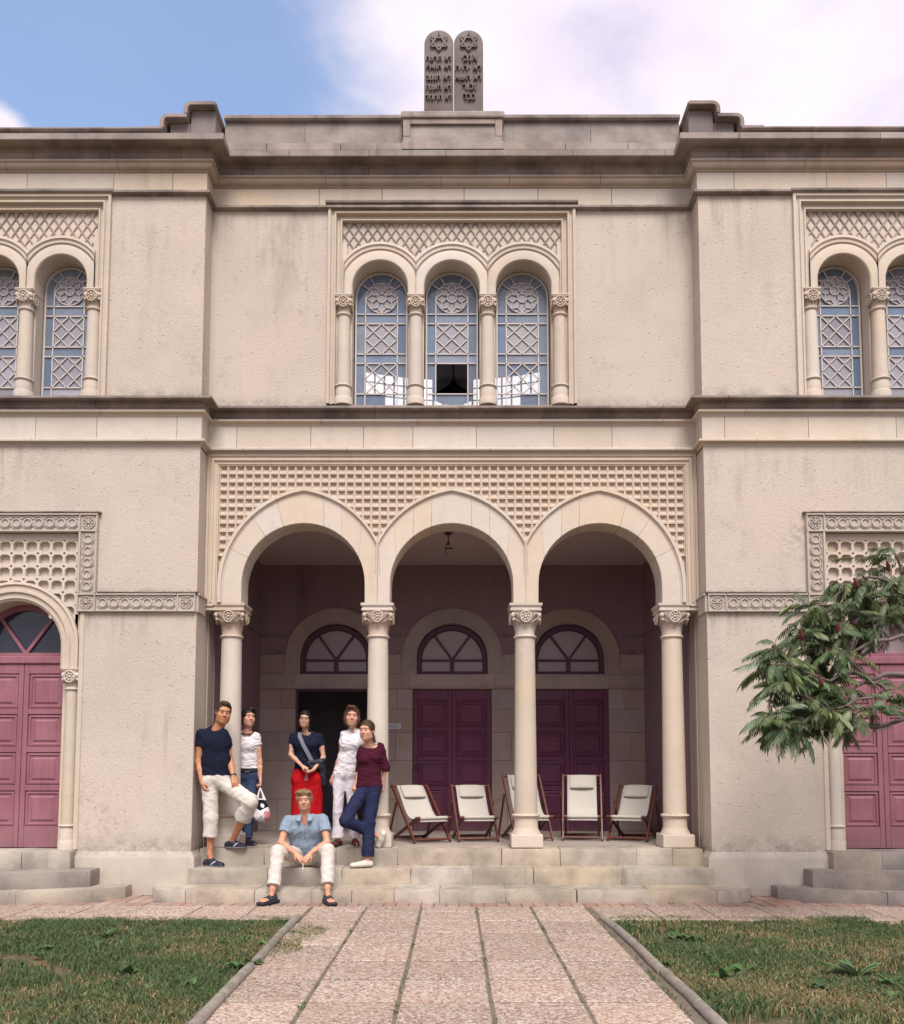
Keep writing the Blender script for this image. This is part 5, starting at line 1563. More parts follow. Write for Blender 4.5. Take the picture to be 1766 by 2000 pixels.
# ================================================================== grass
def grass_patch(name, x0, x1, y0, y1, n, seed, edge):
    g = np.random.default_rng(seed)
    # denser near the viewer-facing area
    x = g.uniform(x0, x1, n); y = g.uniform(y0, y1, n)
    def fbm(x, y, s, k):
        r = np.zeros_like(x); a = 1.0
        for o in range(4):
            ph = g.uniform(0, 6.28, 4); 
            r += a * (np.sin(x * s + ph[0] + 1.3 * np.sin(y * s * 0.7 + ph[1])) * np.sin(y * s * 1.1 + ph[2] + 1.1 * np.sin(x * s * .8 + ph[3])))
            s *= 2.03; a *= 0.55
        return r / 1.8
    dens = fbm(x, y, 1.3, 0) + 0.45 * fbm(x, y, 5.5, 0); dry = fbm(x, y, 1.1, 1) + 0.6 * fbm(x, y, 4.2, 1); tall = fbm(x, y, 2.2, 2)
    keep = (g.uniform(-1.3, 1.0, n) < dens * 2.3 - 0.10)
    ragged = edge(x, y, 0.05 * fbm(x, y, 7.0, 3))
    keep &= ragged
    x, y, dry, tall = x[keep], y[keep], dry[keep], tall[keep]; m = len(x)
    h = (0.016 + 0.034 * g.random(m) ** 1.8) * (1 + 0.5 * tall); w = 0.0028 + 0.0026 * g.random(m)
    a = g.uniform(0, 2 * np.pi, m); le = g.uniform(0.2, 1.5, m) * h; b = g.uniform(0, 2 * np.pi, m)
    dx, dy = np.cos(a) * w, np.sin(a) * w
    z0 = np.full(m, -0.045)
    P = np.zeros((m, 5, 3), np.float32)
    P[:, 0] = np.stack([x - dx, y - dy, z0], 1); P[:, 1] = np.stack([x + dx, y + dy, z0], 1)
    mx, my = x + np.cos(b) * le * 0.35, y + np.sin(b) * le * 0.35
    P[:, 2] = np.stack([mx + dx * .8, my + dy * .8, z0 + h * 0.62 + 0.02], 1); P[:, 3] = np.stack([mx - dx * .8, my - dy * .8, z0 + h * 0.62 + 0.02], 1)
    P[:, 4] = np.stack([x + np.cos(b) * le, y + np.sin(b) * le, z0 + h + 0.02], 1)
    green = np.stack([0.078 + 0.04 * g.random(m), 0.116 + 0.05 * g.random(m), 0.050 + 0.018 * g.random(m)], 1)
    straw = np.stack([0.26 + 0.10 * g.random(m), 0.20 + 0.07 * g.random(m), 0.105 + 0.04 * g.random(m)], 1)
    t = (g.uniform(-1, 1, m) < dry * 1.1 - 0.84)[:, None]
    col = np.where(t, straw, green) * (0.8 + 0.4 * g.random((m, 1)))
    base = np.arange(m)[:, None] * 5
    quads = base + np.array([[0, 1, 2, 3]]); tris = base + np.array([[3, 2, 4]])
    me = D.meshes.new(name)
    me.vertices.add(m * 5); me.vertices.foreach_set('co', P.ravel())
    li = np.concatenate([quads.ravel(), tris.ravel()]).astype(np.int32)
    me.loops.add(len(li)); me.loops.foreach_set('vertex_index', li)
    me.polygons.add(2 * m)
    ls = np.concatenate([np.arange(m) * 4, m * 4 + np.arange(m) * 3]).astype(np.int32)
    me.polygons.foreach_set('loop_start', ls); me.polygons.foreach_set('loop_total', np.concatenate([np.full(m, 4), np.full(m, 3)]).astype(np.int32))
    me.update(calc_edges=True)
    paint(me, np.repeat(col, 5, 0))
    me.materials.append(M['grasscol'])
    return tag(link(name, me), kind='stuff')
def paint(me, cols):
    a = me.color_attributes.new('col', 'FLOAT_COLOR', 'POINT')
    c = np.ones((len(me.vertices), 4), np.float32); c[:, :3] = cols
    a.data.foreach_set('color', c.ravel())
for s in (-1, 1):
    yb = -1.97 if s < 0 else -1.80
    tongue = (lambda x, y, r: ((np.abs(x) > 1.60 + r) | ((x < 0) & (np.abs(x) > 1.50 - 0.36 * np.exp(-((y + 2.8) / 0.7) ** 2) - 0.22 * np.exp(-((y + 4.0) / 0.6) ** 2) + r * 2.2) & (y < -2.2))) & (y < yb + r * 1.5))
    a, b = (1.15, 4.2)
    grass_patch("grass", *sorted((s * a, s * b)), -6.6, -1.7, 210000, 3 + s, tongue)
    grass_patch("grass", *sorted((s * 4.2, s * 9.0)), -6.6, -1.7, 110000, 13 + s, tongue)
    grass_patch("grass", *sorted((s * 1.6, s * 9.0)), -14, -6.6, 60000, 23 + s, tongue)
# broad-leaved weeds in the lawn: each clump a rosette of leaves
def weed_mesh(seed, n, L, up):
    g = random.Random(seed); mb = MB(); cols = []
    for i in range(n):
        a = 2 * pi * i / n + g.uniform(-.3, .3); l = L * g.uniform(.6, 1.1); w = l * g.uniform(.22, .34); e = up * g.uniform(.5, 1.2)
        c, s_ = cos(a), sin(a)
        pts = []
        for t, ww in ((0.05, .15), (0.35, .8), (0.7, 1.0), (1.0, 0.05)):
            r_ = l * t; z = e * l * sin(t * 2.0) * 0.9 + 0.004
            for sg in (-1, 0, 1): pts.append((c * r_ - s_ * w * ww * sg, s_ * r_ + c * w * ww * sg, z + (0.12 * l * abs(sg) * ww)))
        fs = [(k * 3 + j, k * 3 + j + 1, k * 3 + j + 4, k * 3 + j + 3) for k in range(3) for j in range(2)]
        mb.add(pts, fs)
        v = g.uniform(.75, 1.25); cols += [(0.062 * v, 0.125 * v, 0.040 * v)] * 12
    me = mb.mesh("weed", M['leafcol']); paint(me, np.array(cols[:len(me.vertices)], np.float32)); return me
WM = [weed_mesh(i, 7 + i % 4, 0.075 + 0.02 * (i % 3), 0.5 + 0.25 * (i % 2)) for i in range(6)]
wr_ = random.Random(12)
spots = [(-1.62, -4.07, 1.3), (-1.50, -4.02, 1.1), (-1.55, -3.30, .9), (-1.40, -2.75, .9), (-3.1, -2.85, 1.2), (-2.35, -4.3, 1.0), (-3.4, -3.4, 1.0), (2.0, -3.0, 1.2), (2.15, -3.05, 1.1), (1.75, -2.35, .9), (2.2, -4.2, 1.1), (1.95, -4.45, 1.2), (2.05, -3.7, 1.0), (3.1, -4.6, 1.2), (1.68, -4.0, .8), (1.66, -3.55, .8), (2.55, -4.75, 1.3)]
spots += [(s * wr_.uniform(1.75, 4.4), wr_.uniform(-5.6, -2.1), wr_.uniform(.4, .7)) for s in (-1, 1) for _ in range(34)]
for side in (-1, 1):          # nobody could count them: one ground cover per lawn
    vs_, fs_, cs_ = [], [], []
    off = 0
    for i, (x, y, k) in enumerate(spots):
        if x * side < 0: continue
        me = WM[i % 6]; n = len(me.vertices)
        co = np.empty(n * 3, np.float32); me.vertices.foreach_get('co', co); co = co.reshape(-1, 3) * k
        cl = np.empty(n * 4, np.float32); me.color_attributes['col'].data.foreach_get('color', cl)
        a = wr_.uniform(0, 6.28); R2 = np.array([[cos(a), -sin(a), 0], [sin(a), cos(a), 0], [0, 0, 1]], np.float32)
        vs_.append(co @ R2.T + np.array([x, y, -0.035], np.float32)); cs_.append(cl.reshape(-1, 4)[:, :3] * wr_.uniform(.7, 1.25))
        fs_ += [tuple(q + off for q in f.vertices) for f in me.polygons]; off += n
    me = D.meshes.new("weeds"); me.from_pydata(np.concatenate(vs_).tolist(), [], fs_); me.materials.append(M['leafcol']); paint(me, np.concatenate(cs_))
    tag(link("weeds", me), kind='stuff')
XJ = np.array([-1.51, -0.915, -0.32, 0.275, 0.87, 1.465])
def in_joint(x, y, r):
    d = np.abs(x[:, None] - XJ[None]).min(1)
    return (d < 0.014) & (r > -0.004)
grass_patch("joint_grass", -1.6, 1.6, -6.4, -1.2, 110000, 41, in_joint)
grass_patch("joint_grass", -3.6, 3.6, -0.945, -0.905, 2600, 43, lambda x, y, r: r > 0.012)
grass_patch("joint_grass", -1.95, -1.55, -2.15, -1.85, 900, 47, lambda x, y, r: x < 9)
big = tag(empty("dock_plant", (2.98, -4.35, -0.04)), "tall leafy dock plant standing in the right-hand lawn", "plant")
for i in range(9):
    g = random.Random(40 + i); mb = MB(); a = g.uniform(0, 6.28); l = g.uniform(.16, .26); el = radians(g.uniform(35, 75)); w = l * .17
    pts = []
    for t, ww in ((0, .1), (0.3, .5), (0.6, 1.0), (0.85, .7), (1.0, .05)):
        r_ = l * t * cos(el) * (1 + .25 * t); z = l * t * sin(el) * (1.15 - .45 * t)
        for sg in (-1, 0, 1): pts.append((cos(a) * r_ - sin(a) * w * ww * sg, sin(a) * r_ + cos(a) * w * ww * sg, z + .25 * w * abs(sg)))
    me = mb.add(pts, [(k * 3 + j, k * 3 + j + 1, k * 3 + j + 4, k * 3 + j + 3) for k in range(4) for j in range(2)]).mesh("leaf", M['leafcol'], smooth=60)
    paint(me, np.tile(np.array([.085, .155, .06], np.float32) * g.uniform(.8, 1.2), (len(me.vertices), 1))); link("leaf", me, big)

# ================================================================== sumac tree reaching in from the right
bark = plain('grey_brown_bark', (0.165, 0.125, 0.115), 0.9, 0.3, 30, 0.5)
TR = tag(empty("sumac_tree", (5.05, -2.75, -0.06)), "spreading sumac tree with drooping feathery leaves and red fruit before the right-hand door", "tree")
T0 = Vector(TR.location)
def wpt(u, v, Y):
    """branch point measured on the photograph, put at its own depth"""
    d = 10.8 + Y
    return Vector((0.0373 + (u - 883 + 0.0028 * 1690) * d / 1690 * (1 - 0.0747 * (v - 1381) / 1690 * -1 * 0), Y, 1.47 - (v - 1507) * d / 1690 * 1.003))
def limb(name, pts, r0, r1, parent=TR):
    P = [Vector(p) for p in pts]
    # smooth the polyline
    Q = []
    for i in range(len(P) - 1):
        p0, p1, p2, p3 = P[max(i - 1, 0)], P[i], P[i + 1], P[min(i + 2, len(P) - 1)]
        for k in range(4):
            t = k / 4
            Q.append(0.5 * ((2 * p1) + (p2 - p0) * t + (2 * p0 - 5 * p1 + 4 * p2 - p3) * t * t + (3 * p1 - p0 - 3 * p2 + p3) * t ** 3))
    Q.append(P[-1])
    rs = [r0 + (r1 - r0) * i / (len(Q) - 1) for i in range(len(Q))]
    g = random.Random(len(Q)); 
    return MB().tube([q - T0 for q in Q], [r_ * g.uniform(.9, 1.1) for r_ in rs], 8).build(name, bark, parent, smooth=60)
trunk = limb("trunk", [(5.05, -2.75, -0.1), (5.02, -2.75, 0.5), (5.10, -2.72, 1.1), (4.95, -2.70, 1.7), (4.86, -2.68, 2.1)], 0.085, 0.055)
BR = [
    ([(4.95, -2.70, 1.7), (1800, 1375, -2.6), (1766, 1385, -2.6), (1735, 1358, -2.6), (1712, 1336, -2.55), (1680, 1333, -2.6), (1658, 1345, -2.6), (1640, 1352, -2.6)], 0.030, 0.012),
    ([(4.86, -2.68, 2.1), (1800, 1318, -2.5), (1766, 1317, -2.5), (1725, 1316, -2.5), (1698, 1326, -2.5), (1672, 1316, -2.55), (1648, 1312, -2.6), (1615, 1330, -2.6)], 0.034, 0.012),
    ([(1698, 1326, -2.5), (1675, 1310, -2.45), (1662, 1296, -2.4), (1640, 1275, -2.4), (1600, 1262, -2.45)], 0.016, 0.008),
    ([(4.86, -2.68, 2.1), (1810, 1260, -2.4), (1766, 1240, -2.4), (1735, 1248, -2.4), (1700, 1252, -2.4), (1660, 1272, -2.45), (1632, 1268, -2.5)], 0.028, 0.010),
    ([(4.95, -2.70, 1.7), (1806, 1400, -2.8), (1766, 1402, -2.8), (1738, 1410, -2.8), (1700, 1420, -2.8), (1670, 1412, -2.8), (1625, 1395, -2.8), (1585, 1370, -2.8)], 0.026, 0.009),
    ([(1735, 1358, -2.6), (1700, 1362, -2.7), (1665, 1366, -2.8), (1640, 1380, -2.85), (1600, 1385, -2.9)], 0.014, 0.008),
    ([(4.86, -2.68, 2.1), (1815, 1180, -2.2), (1766, 1150, -2.2), (1725, 1128, -2.2), (1690, 1125, -2.2), (1660, 1140, -2.2)], 0.030, 0.010),
    ([(1766, 1150, -2.2), (1760, 1100, -2.1), (1750, 1075, -2.1)], 0.016, 0.009),
    ([(1700, 1252, -2.4), (1705, 1225, -2.3), (1690, 1200, -2.3), (1640, 1185, -2.3), (1600, 1180, -2.4)], 0.014, 0.008),
    ([(1670, 1412, -2.8), (1640, 1430, -2.8), (1600, 1425, -2.85), (1570, 1415, -2.9), (1530, 1420, -2.9)], 0.012, 0.006),
    ([(1585, 1370, -2.8), (1550, 1350, -2.8), (1520, 1330, -2.8)], 0.010, 0.006),
    ([(1600, 1262, -2.45), (1565, 1270, -2.5), (1530, 1285, -2.5)], 0.009, 0.006),
    ([(1615, 1330, -2.6), (1575, 1315, -2.7), (1535, 1300, -2.7)], 0.011, 0.006),
    ([(1660, 1140, -2.2), (1625, 1165, -2.3), (1595, 1190, -2.3)], 0.010, 0.006),
    ([(1640, 1352, -2.6), (1600, 1360, -2.5), (1560, 1380, -2.45)], 0.010, 0.006),
]
fix = lambda p: Vector(p) if abs(p[0]) < 100 else wpt(*p)
for pts, a, b in BR: limb("branch", [fix(p) for p in pts], a, b)
def frond_mesh(seed, L=0.40, pairs=9, droop=0.9, ll=0.100):
    g = random.Random(seed); mb = MB(); cols = []; tint = (0.75, 1.0, 1.3, 0.9, 1.15)[seed % 5]
    def at(t):
        return Vector((0, L * (t - 0.16 * droop * t * t), -droop * L * 0.42 * t * t + 0.03 * L * t))
    pts = [at(i / 6) for i in range(7)]
    mb.tube(pts, [0.0036 - 0.0025 * i / 6 for i in range(7)], 4); cols += [(0.16, 0.085, 0.055)] * len(mb.v)
    def leaflet(o, d, up, l, v):
        d = d.normalized(); sd = d.cross(up).normalized(); n0 = len(mb.v)
        w = l * 0.115
        rows = []
        for t, ww in ((0.0, .15), (0.28, .95), (0.6, .80), (1.0, 0.0)):
            c = o + d * (l * t) + Vector((0, 0, -1)) * (l * 0.30 * t * t)
            rows.append((c, ww))
        P = []
        for c, ww in rows[:-1]: P += [c - sd * w * ww + up * w * 0.35 * ww, c, c + sd * w * ww + up * w * 0.35 * ww]
        P.append(rows[-1][0])
        mb.add(P, [(0, 1, 4, 3), (1, 2, 5, 4), (3, 4, 7, 6), (4, 5, 8, 7), (6, 7, 9), (7, 8, 9)])
        k = g.uniform(.75, 1.25)
        cols.extend([tuple(x * v * k * tint for x in ((0.100, 0.134, 0.052), (0.080, 0.124, 0.058))[seed % 2])] * 10)
    for i in range(pairs):
        t = 0.16 + 0.80 * i / (pairs - 1)
        o = at(t); d = (at(min(t + 0.05, 1.05)) - at(t - 0.05)).normalized()
        l = ll * (0.72 + 0.6 * sin(pi * (0.15 + 0.75 * i / (pairs - 1)))) * g.uniform(.88, 1.1) * 0.92
        for sg in (-1, 1):
            s_ = d.cross(Vector((0, 0, 1))).normalized() * sg
            leaflet(o, s_ * 0.86 + d * (0.50 + 0.25 * t) + Vector((0, 0, -0.32 - g.uniform(0, .35))), Vector((0, 0, 1)), l, g.uniform(.8, 1.25))
    leaflet(at(1.0), at(1.0) - at(0.93), Vector((0, 0, 1)), ll * .9, 1.0)
    me = mb.mesh("frond", M['leafcol'], smooth=70); paint(me, np.array(cols, np.float32)); return me
FM = [frond_mesh(i, 0.34 + 0.035 * (i % 4), 10 + i % 3, 0.75 + 0.3 * (i % 3), 0.096 + 0.010 * (i % 3)) for i in range(8)]
gt = random.Random(77)
tips = []
for pts, a, b in BR:
    P = [fix(p) for p in pts]
    tips.append((P[-1], (P[-1] - P[-2]).normalized(), 7))
    if len(P) > 5: tips.append((P[-2], (P[-1] - P[-2]).normalized(), 3))
extra = [(1500, 1300, -2.7), (1510, 1265, -2.5), (1505, 1345, -2.75), (1545, 1400, -2.8), (1560, 1235, -2.4), (1590, 1215, -2.35), (1630, 1205, -2.3), (1545, 1340, -2.5), (1580, 1290, -2.4), (1620, 1235, -2.4), (1570, 1360, -2.6), (1500, 1400, -2.9), (1660, 1190, -2.2), (1700, 1165, -2.2), (1740, 1180, -2.1), (1760, 1215, -2.2), (1690, 1225, -2.2), (1540, 1425, -2.85), (1770, 1110, -2.1), (1730, 1200, -2.3), (1600, 1330, -2.4), (1545, 1310, -2.4), (1680, 1160, -2.4), (1600, 1395, -2.7), (1640, 1240, -2.2), (1700, 1395, -2.9), (1735, 1345, -2.9), (1660, 1385, -3.0), (1765, 1370, -2.9)]
stub = MB()
for e in extra:
    p = wpt(*e)
    near = min((q for pts, a, b in BR for q in [fix(x) for x in pts]), key=lambda q: (q - p).length)
    limb("twig", [near, near.lerp(p, .5) + Vector((0, 0, .02)), p], 0.009, 0.005)
    tips.append((p, (p - near).normalized(), 6 if e[0] < 1660 else 4))
spots_ = []
for p, d, n in tips:
    for i in range(n):
        az = 2 * pi * i / n + gt.uniform(-.35, .35)
        el = gt.uniform(-0.55, 0.6)
        v = Vector((cos(az) * cos(el), sin(az) * cos(el), sin(el))) + d * 0.55
        v.normalize()
        spots_.append((p - T0 + Vector((gt.uniform(-.02, .02), gt.uniform(-.02, .02), gt.uniform(-.03, .02))), v, gt.uniform(.60, .90), gt.uniform(-.4, .4)))
# fill between the tips so that the crown closes
clump = [(1520, 1290, -2.6, 70), (1560, 1250, -2.5, 60), (1540, 1340, -2.6, 60), (1580, 1310, -2.6, 60), (1560, 1395, -2.75, 55), (1620, 1220, -2.4, 60), (1660, 1180, -2.3, 60), (1710, 1140, -2.3, 60), (1745, 1120, -2.3, 50), (1600, 1370, -2.7, 50), (1640, 1400, -2.85, 45), (1690, 1215, -2.3, 50), (1590, 1200, -2.4, 50), (1500, 1400, -2.85, 28), (1750, 1180, -2.3, 50), (1610, 1290, -2.5, 50)]
inner = []
for u, v_, Y, r_ in clump:
    for k in range(17):
        a, b = max(-.9, min(.9, gt.gauss(0, .5))) * r_, max(-.9, min(.9, gt.gauss(0, .5))) * r_
        p = wpt(u + a, v_ + b, Y + gt.uniform(-.12, .55))
        az = gt.uniform(0, 2 * pi); el = gt.uniform(-.6, .5)
        inner.append((p - T0, Vector((cos(az) * cos(el), sin(az) * cos(el), sin(el))), gt.uniform(.5, .8), gt.uniform(-.4, .4)))
for pts in ([(4.86, -2.68, 2.1), (5.15, -2.5, 2.5), (5.6, -2.5, 2.75), (6.1, -2.6, 2.8)], [(4.95, -2.70, 1.7), (5.3, -3.0, 2.0), (5.8, -3.1, 2.3), (6.2, -3.0, 2.35)], [(4.86, -2.68, 2.1), (4.9, -2.4, 2.7), (5.1, -2.2, 3.2), (5.3, -2.1, 3.5)]):
    limb("branch", pts, 0.035, 0.012)
    for q in pts[2:]:
        for k in range(26):
            az = gt.uniform(0, 2 * pi); el = gt.uniform(-.6, .6)
            inner.append((Vector(q) - T0 + Vector((gt.gauss(0, .22), gt.gauss(0, .22), gt.gauss(0, .16))), Vector((cos(az) * cos(el), sin(az) * cos(el), sin(el))), gt.uniform(.6, .9), gt.uniform(-.4, .4)))
def frond_matrix(p, v, k, roll):
    yaw = atan2(-v.x, v.y); pit = math.asin(max(-1, min(1, v.z)))
    return p, (pit, roll, yaw), k
for p, v, k, roll in spots_[:300]:
    p, r_, k = frond_matrix(p, v, k, roll)
    o = link("frond", FM[gt.randrange(8)], TR, p, r_); o.scale = (k, k, k)
from mathutils import Euler
FA = []
for me in FM:
    co = np.empty(len(me.vertices) * 3, np.float32); me.vertices.foreach_get('co', co)
    cl = np.empty(len(me.vertices) * 4, np.float32); me.color_attributes['col'].data.foreach_get('color', cl)
    FA.append((co.reshape(-1, 3), cl.reshape(-1, 4)[:, :3], [tuple(q.vertices) for q in me.polygons]))
vs, fs, cs, off = [], [], [], 0
for p, v, k, roll in inner + spots_[300:]:
    p, r_, k = frond_matrix(p, v, k, roll)
    co, cl, pf = FA[gt.randrange(8)]
    R3 = np.array(Euler(r_).to_matrix(), np.float32)
    vs.append(co @ R3.T * k + np.array(p, np.float32)); cs.append(cl); fs += [tuple(i + off for i in f) for f in pf]; off += len(co)
me = D.meshes.new("crown"); me.from_pydata(np.concatenate(vs).tolist(), [], fs); me.materials.append(M['leafcol']); me.shade_smooth()
paint(me, np.concatenate(cs)); tag(link("crown", me, TR), kind='stuff')
fruit = plain('sumac_fruit_red', (0.105, 0.012, 0.014), 0.8, 0.3, 70, 0.6, coords='obj')
def fruit_mesh():
    mb = MB(); g = random.Random(4); n, m = 12, 9; P = []
    for j in range(m + 1):
        t = j / m; r_ = 0.030 * sin(pi * min(.97, t * .9 + .08)) ** .7 * (1 - .55 * t)
        P.append([(r_ * (1 + .16 * g.uniform(-1, 1)) * cos(2 * pi * i / n), r_ * (1 + .16 * g.uniform(-1, 1)) * sin(2 * pi * i / n), 0.14 * t) for i in range(n)])
    vs = [p for r_ in P for p in r_]
    return mb.add(vs, [(j * n + i, j * n + (i + 1) % n, (j + 1) * n + (i + 1) % n, (j + 1) * n + i) for j in range(m) for i in range(n)] + [tuple(range(n - 1, -1, -1)), tuple(range(m * n, m * n + n))]).mesh("fruit_cluster", fruit, smooth=20)
FR = fruit_mesh()
for e in ((1739, 1112, -2.45), (1565, 1250, -2.72), (1600, 1338, -2.85), (1677, 1145, -2.5), (1632, 1235, -2.6)):
    o = link("fruit_cluster", FR, TR, wpt(*e) - T0, (gt.uniform(-.4, .4), gt.uniform(-.4, .4), 0)); o.scale = (.8, .8, .8)
# ================================================================== people (signed-distance figures turned into meshes)
V3 = lambda p: np.array(p, dtype=np.float32)
_VT = np.random.default_rng(5).uniform(-1, 1, (32, 32, 32)).astype(np.float32)
def vnoise(Q):
    i = np.floor(Q).astype(np.int32); f = Q - i; f = f * f * (3 - 2 * f)
    r = 0
    for dx in (0, 1):
        for dy in (0, 1):
            for dz in (0, 1):
                w = (f[:, 0] if dx else 1 - f[:, 0]) * (f[:, 1] if dy else 1 - f[:, 1]) * (f[:, 2] if dz else 1 - f[:, 2])
                r = r + w * _VT[(i[:, 0] + dx) % 32, (i[:, 1] + dy) % 32, (i[:, 2] + dz) % 32]
    return r.astype(np.float32)
class SDF:
    def __init__(s, lo, hi, h):
        s.h = h; s.lo = V3(lo) - 3 * h
        s.n = np.ceil((V3(hi) + 3 * h - s.lo) / h).astype(int) + 1
        s.d = np.full(s.n, 9.0, np.float32)
        s.ax = [s.lo[i] + h * np.arange(s.n[i], dtype=np.float32) for i in range(3)]
    def box(s, lo, hi):
        i0 = np.clip(np.floor((lo - s.lo) / s.h).astype(int), 0, s.n); i1 = np.clip(np.ceil((hi - s.lo) / s.h).astype(int) + 1, 0, s.n)
        sl = tuple(slice(a, b) for a, b in zip(i0, i1))
        g = np.meshgrid(*[s.ax[i][sl[i]] for i in range(3)], indexing='ij', sparse=True)
        return sl, g
    def put(s, sl, d, k):
        a = s.d[sl]
        if k > 0:
            h = np.maximum(k - np.abs(a - d), 0) / k
            s.d[sl] = np.minimum(a, d) - h * h * k * 0.25
        else: s.d[sl] = np.minimum(a, d)
    def cone(s, a, b, r1, r2, k=0.02, flat=None, squash=None):
        """rounded cone; flat='b' ends it square at b"""
        a, b = V3(a), V3(b); m = max(r1, r2) + k + 2 * s.h
        sl, (X, Y, Z) = s.box(np.minimum(a, b) - m, np.maximum(a, b) + m)
        if any(x.stop <= x.start for x in sl): return
        ba = b - a; l2 = float(ba @ ba) + 1e-9; rr = r1 - r2; a2 = l2 - rr * rr; il2 = 1 / l2
        px, py, pz = X - a[0], Y - a[1], Z - a[2]
        y = px * ba[0] + py * ba[1] + pz * ba[2]; z = y - l2
        vx, vy, vz = px * l2 - ba[0] * y, py * l2 - ba[1] * y, pz * l2 - ba[2] * y
        x2 = vx * vx + vy * vy + vz * vz
        y2 = y * y * l2; z2 = z * z * l2
        if a2 <= 0:
            c, r = (a, r1) if r1 > r2 else (b, r2)
            d = np.sqrt((X - c[0]) ** 2 + (Y - c[1]) ** 2 + (Z - c[2]) ** 2) - r
        else:
            kk = np.sign(rr) * rr * rr * x2
            d = (np.sqrt(x2 * a2 * il2) + y * rr) * il2 - r1
            c1 = np.sign(z) * a2 * z2 > kk; c2 = np.sign(y) * a2 * y2 < kk
            d = np.where(c1, np.sqrt(x2 + z2) * il2 - r2, np.where(c2, np.sqrt(x2 + y2) * il2 - r1, d))
        if flat:
            n = ba / np.sqrt(l2)
            if 'b' in flat: d = np.maximum(d, (X - b[0]) * n[0] + (Y - b[1]) * n[1] + (Z - b[2]) * n[2])
            if 'a' in flat: d = np.maximum(d, -((X - a[0]) * n[0] + (Y - a[1]) * n[1] + (Z - a[2]) * n[2]))
        s.put(sl, d.astype(np.float32), k)
    def ell(s, c, r, R=None, k=0.02, sub=False):
        c, r = V3(c), V3(r); m = r.max() + k + 2 * s.h
        sl, (X, Y, Z) = s.box(c - m, c + m)
        if any(x.stop <= x.start for x in sl): return
        px, py, pz = X - c[0], Y - c[1], Z - c[2]
        if R is not None:
            R = np.array(R, np.float32)   # columns = local axes
            px, py, pz = (px * R[0, i] + py * R[1, i] + pz * R[2, i] for i in range(3))
        q = [px / r[0], py / r[1], pz / r[2]]
        k0 = np.sqrt(q[0] ** 2 + q[1] ** 2 + q[2] ** 2) + 1e-6
        k1 = np.sqrt((q[0] / r[0]) ** 2 + (q[1] / r[1]) ** 2 + (q[2] / r[2]) ** 2) + 1e-6
        d = (k0 * (k0 - 1) / k1).astype(np.float32)
        if sub:
            a = s.d[sl]; b = -d
            h = np.maximum(k - np.abs(a - b), 0) / max(k, 1e-5)
            s.d[sl] = np.maximum(a, b) + h * h * k * 0.25
        else: s.put(sl, d, k)
    def plane(s, p, n):
        """keep the side n points away from"""
        p, n = V3(p), V3(n); n = n / np.linalg.norm(n)
        g = np.meshgrid(*s.ax, indexing='ij', sparse=True)
        s.d = np.maximum(s.d, sum((g[i] - p[i]) * n[i] for i in range(3)).astype(np.float32))
    def folds(s, amp, waves):
        """cloth folds: ridged value noise stretched along each wave's direction"""
        m = np.abs(s.d) < amp * 4 + 3 * s.h
        ii = np.nonzero(m)
        P = np.stack([s.ax[i][ii[i]] for i in range(3)], 1)
        f = np.zeros(len(P), np.float32)
        for n_, (kx, ky, kz, ph) in enumerate(waves):
            k = np.array([kx, ky, kz], np.float32); L = np.linalg.norm(k); k /= L
            a = np.array([-k[2], 0, k[0]], np.float32); b = np.cross(k, a)
            Q = np.stack([P @ k * L * 0.30, P @ a * L * 0.085, P @ b * L * 0.16], 1) + ph * 7.3
            v = vnoise(Q) + 0.35 * vnoise(Q * 2.1 + 11)
            f += 1.0 - 3.2 * np.sqrt(np.abs(v) + 0.004)
        s.d[ii] -= amp * f / len(waves)
    def mesh(s, name):
        D_ = s.d; ins = D_ < 0
        nx, ny, nz = D_.shape
        c = np.zeros((nx - 1, ny - 1, nz - 1), np.int8)
        for dx in (0, 1):
            for dy in (0, 1):
                for dz in (0, 1): c += ins[dx:nx - 1 + dx, dy:ny - 1 + dy, dz:nz - 1 + dz]
        act = (c > 0) & (c < 8)
        ii = np.array(np.nonzero(act)).T
        idx = np.full(act.shape, -1, np.int32); idx[tuple(ii.T)] = np.arange(len(ii))
        acc = np.zeros((len(ii), 3), np.float32); cnt = np.zeros(len(ii), np.float32)
        cor = [(0, 0, 0), (1, 0, 0), (0, 1, 0), (1, 1, 0), (0, 0, 1), (1, 0, 1), (0, 1, 1), (1, 1, 1)]
        ed = [(0, 1), (2, 3), (4, 5), (6, 7), (0, 2), (1, 3), (4, 6), (5, 7), (0, 4), (1, 5), (2, 6), (3, 7)]
        val = [D_[tuple((ii + np.array(o)).T)] for o in cor]
        for a, b in ed:
            va, vb = val[a], val[b]
            m = (va < 0) != (vb < 0)
            t = np.where(m, va / np.where(m, va - vb, 1), 0)
            pa, pb = np.array(cor[a], np.float32), np.array(cor[b], np.float32)
            p = pa[None] + (pb - pa)[None] * t[:, None]
            acc += p * m[:, None]; cnt += m
        vs = (ii + acc / cnt[:, None]) * s.h + s.lo
        quads = []
        for axis in range(3):
            o1, o2 = [(1, 2), (2, 0), (0, 1)][axis]
            a = np.moveaxis(ins, axis, 0)
            e = np.moveaxis(a[:-1] != a[1:], 0, axis)
            first = np.moveaxis(a[:-1], 0, axis)
            q = np.array(np.nonzero(e)).T
            ok = (q[:, o1] > 0) & (q[:, o2] > 0) & (q[:, o1] < D_.shape[o1] - 1) & (q[:, o2] < D_.shape[o2] - 1)
            q = q[ok]
            f = first[tuple(q.T)]
            def sh(d1, d2):
                r = q.copy(); r[:, o1] += d1; r[:, o2] += d2; return idx[tuple(r.T)]
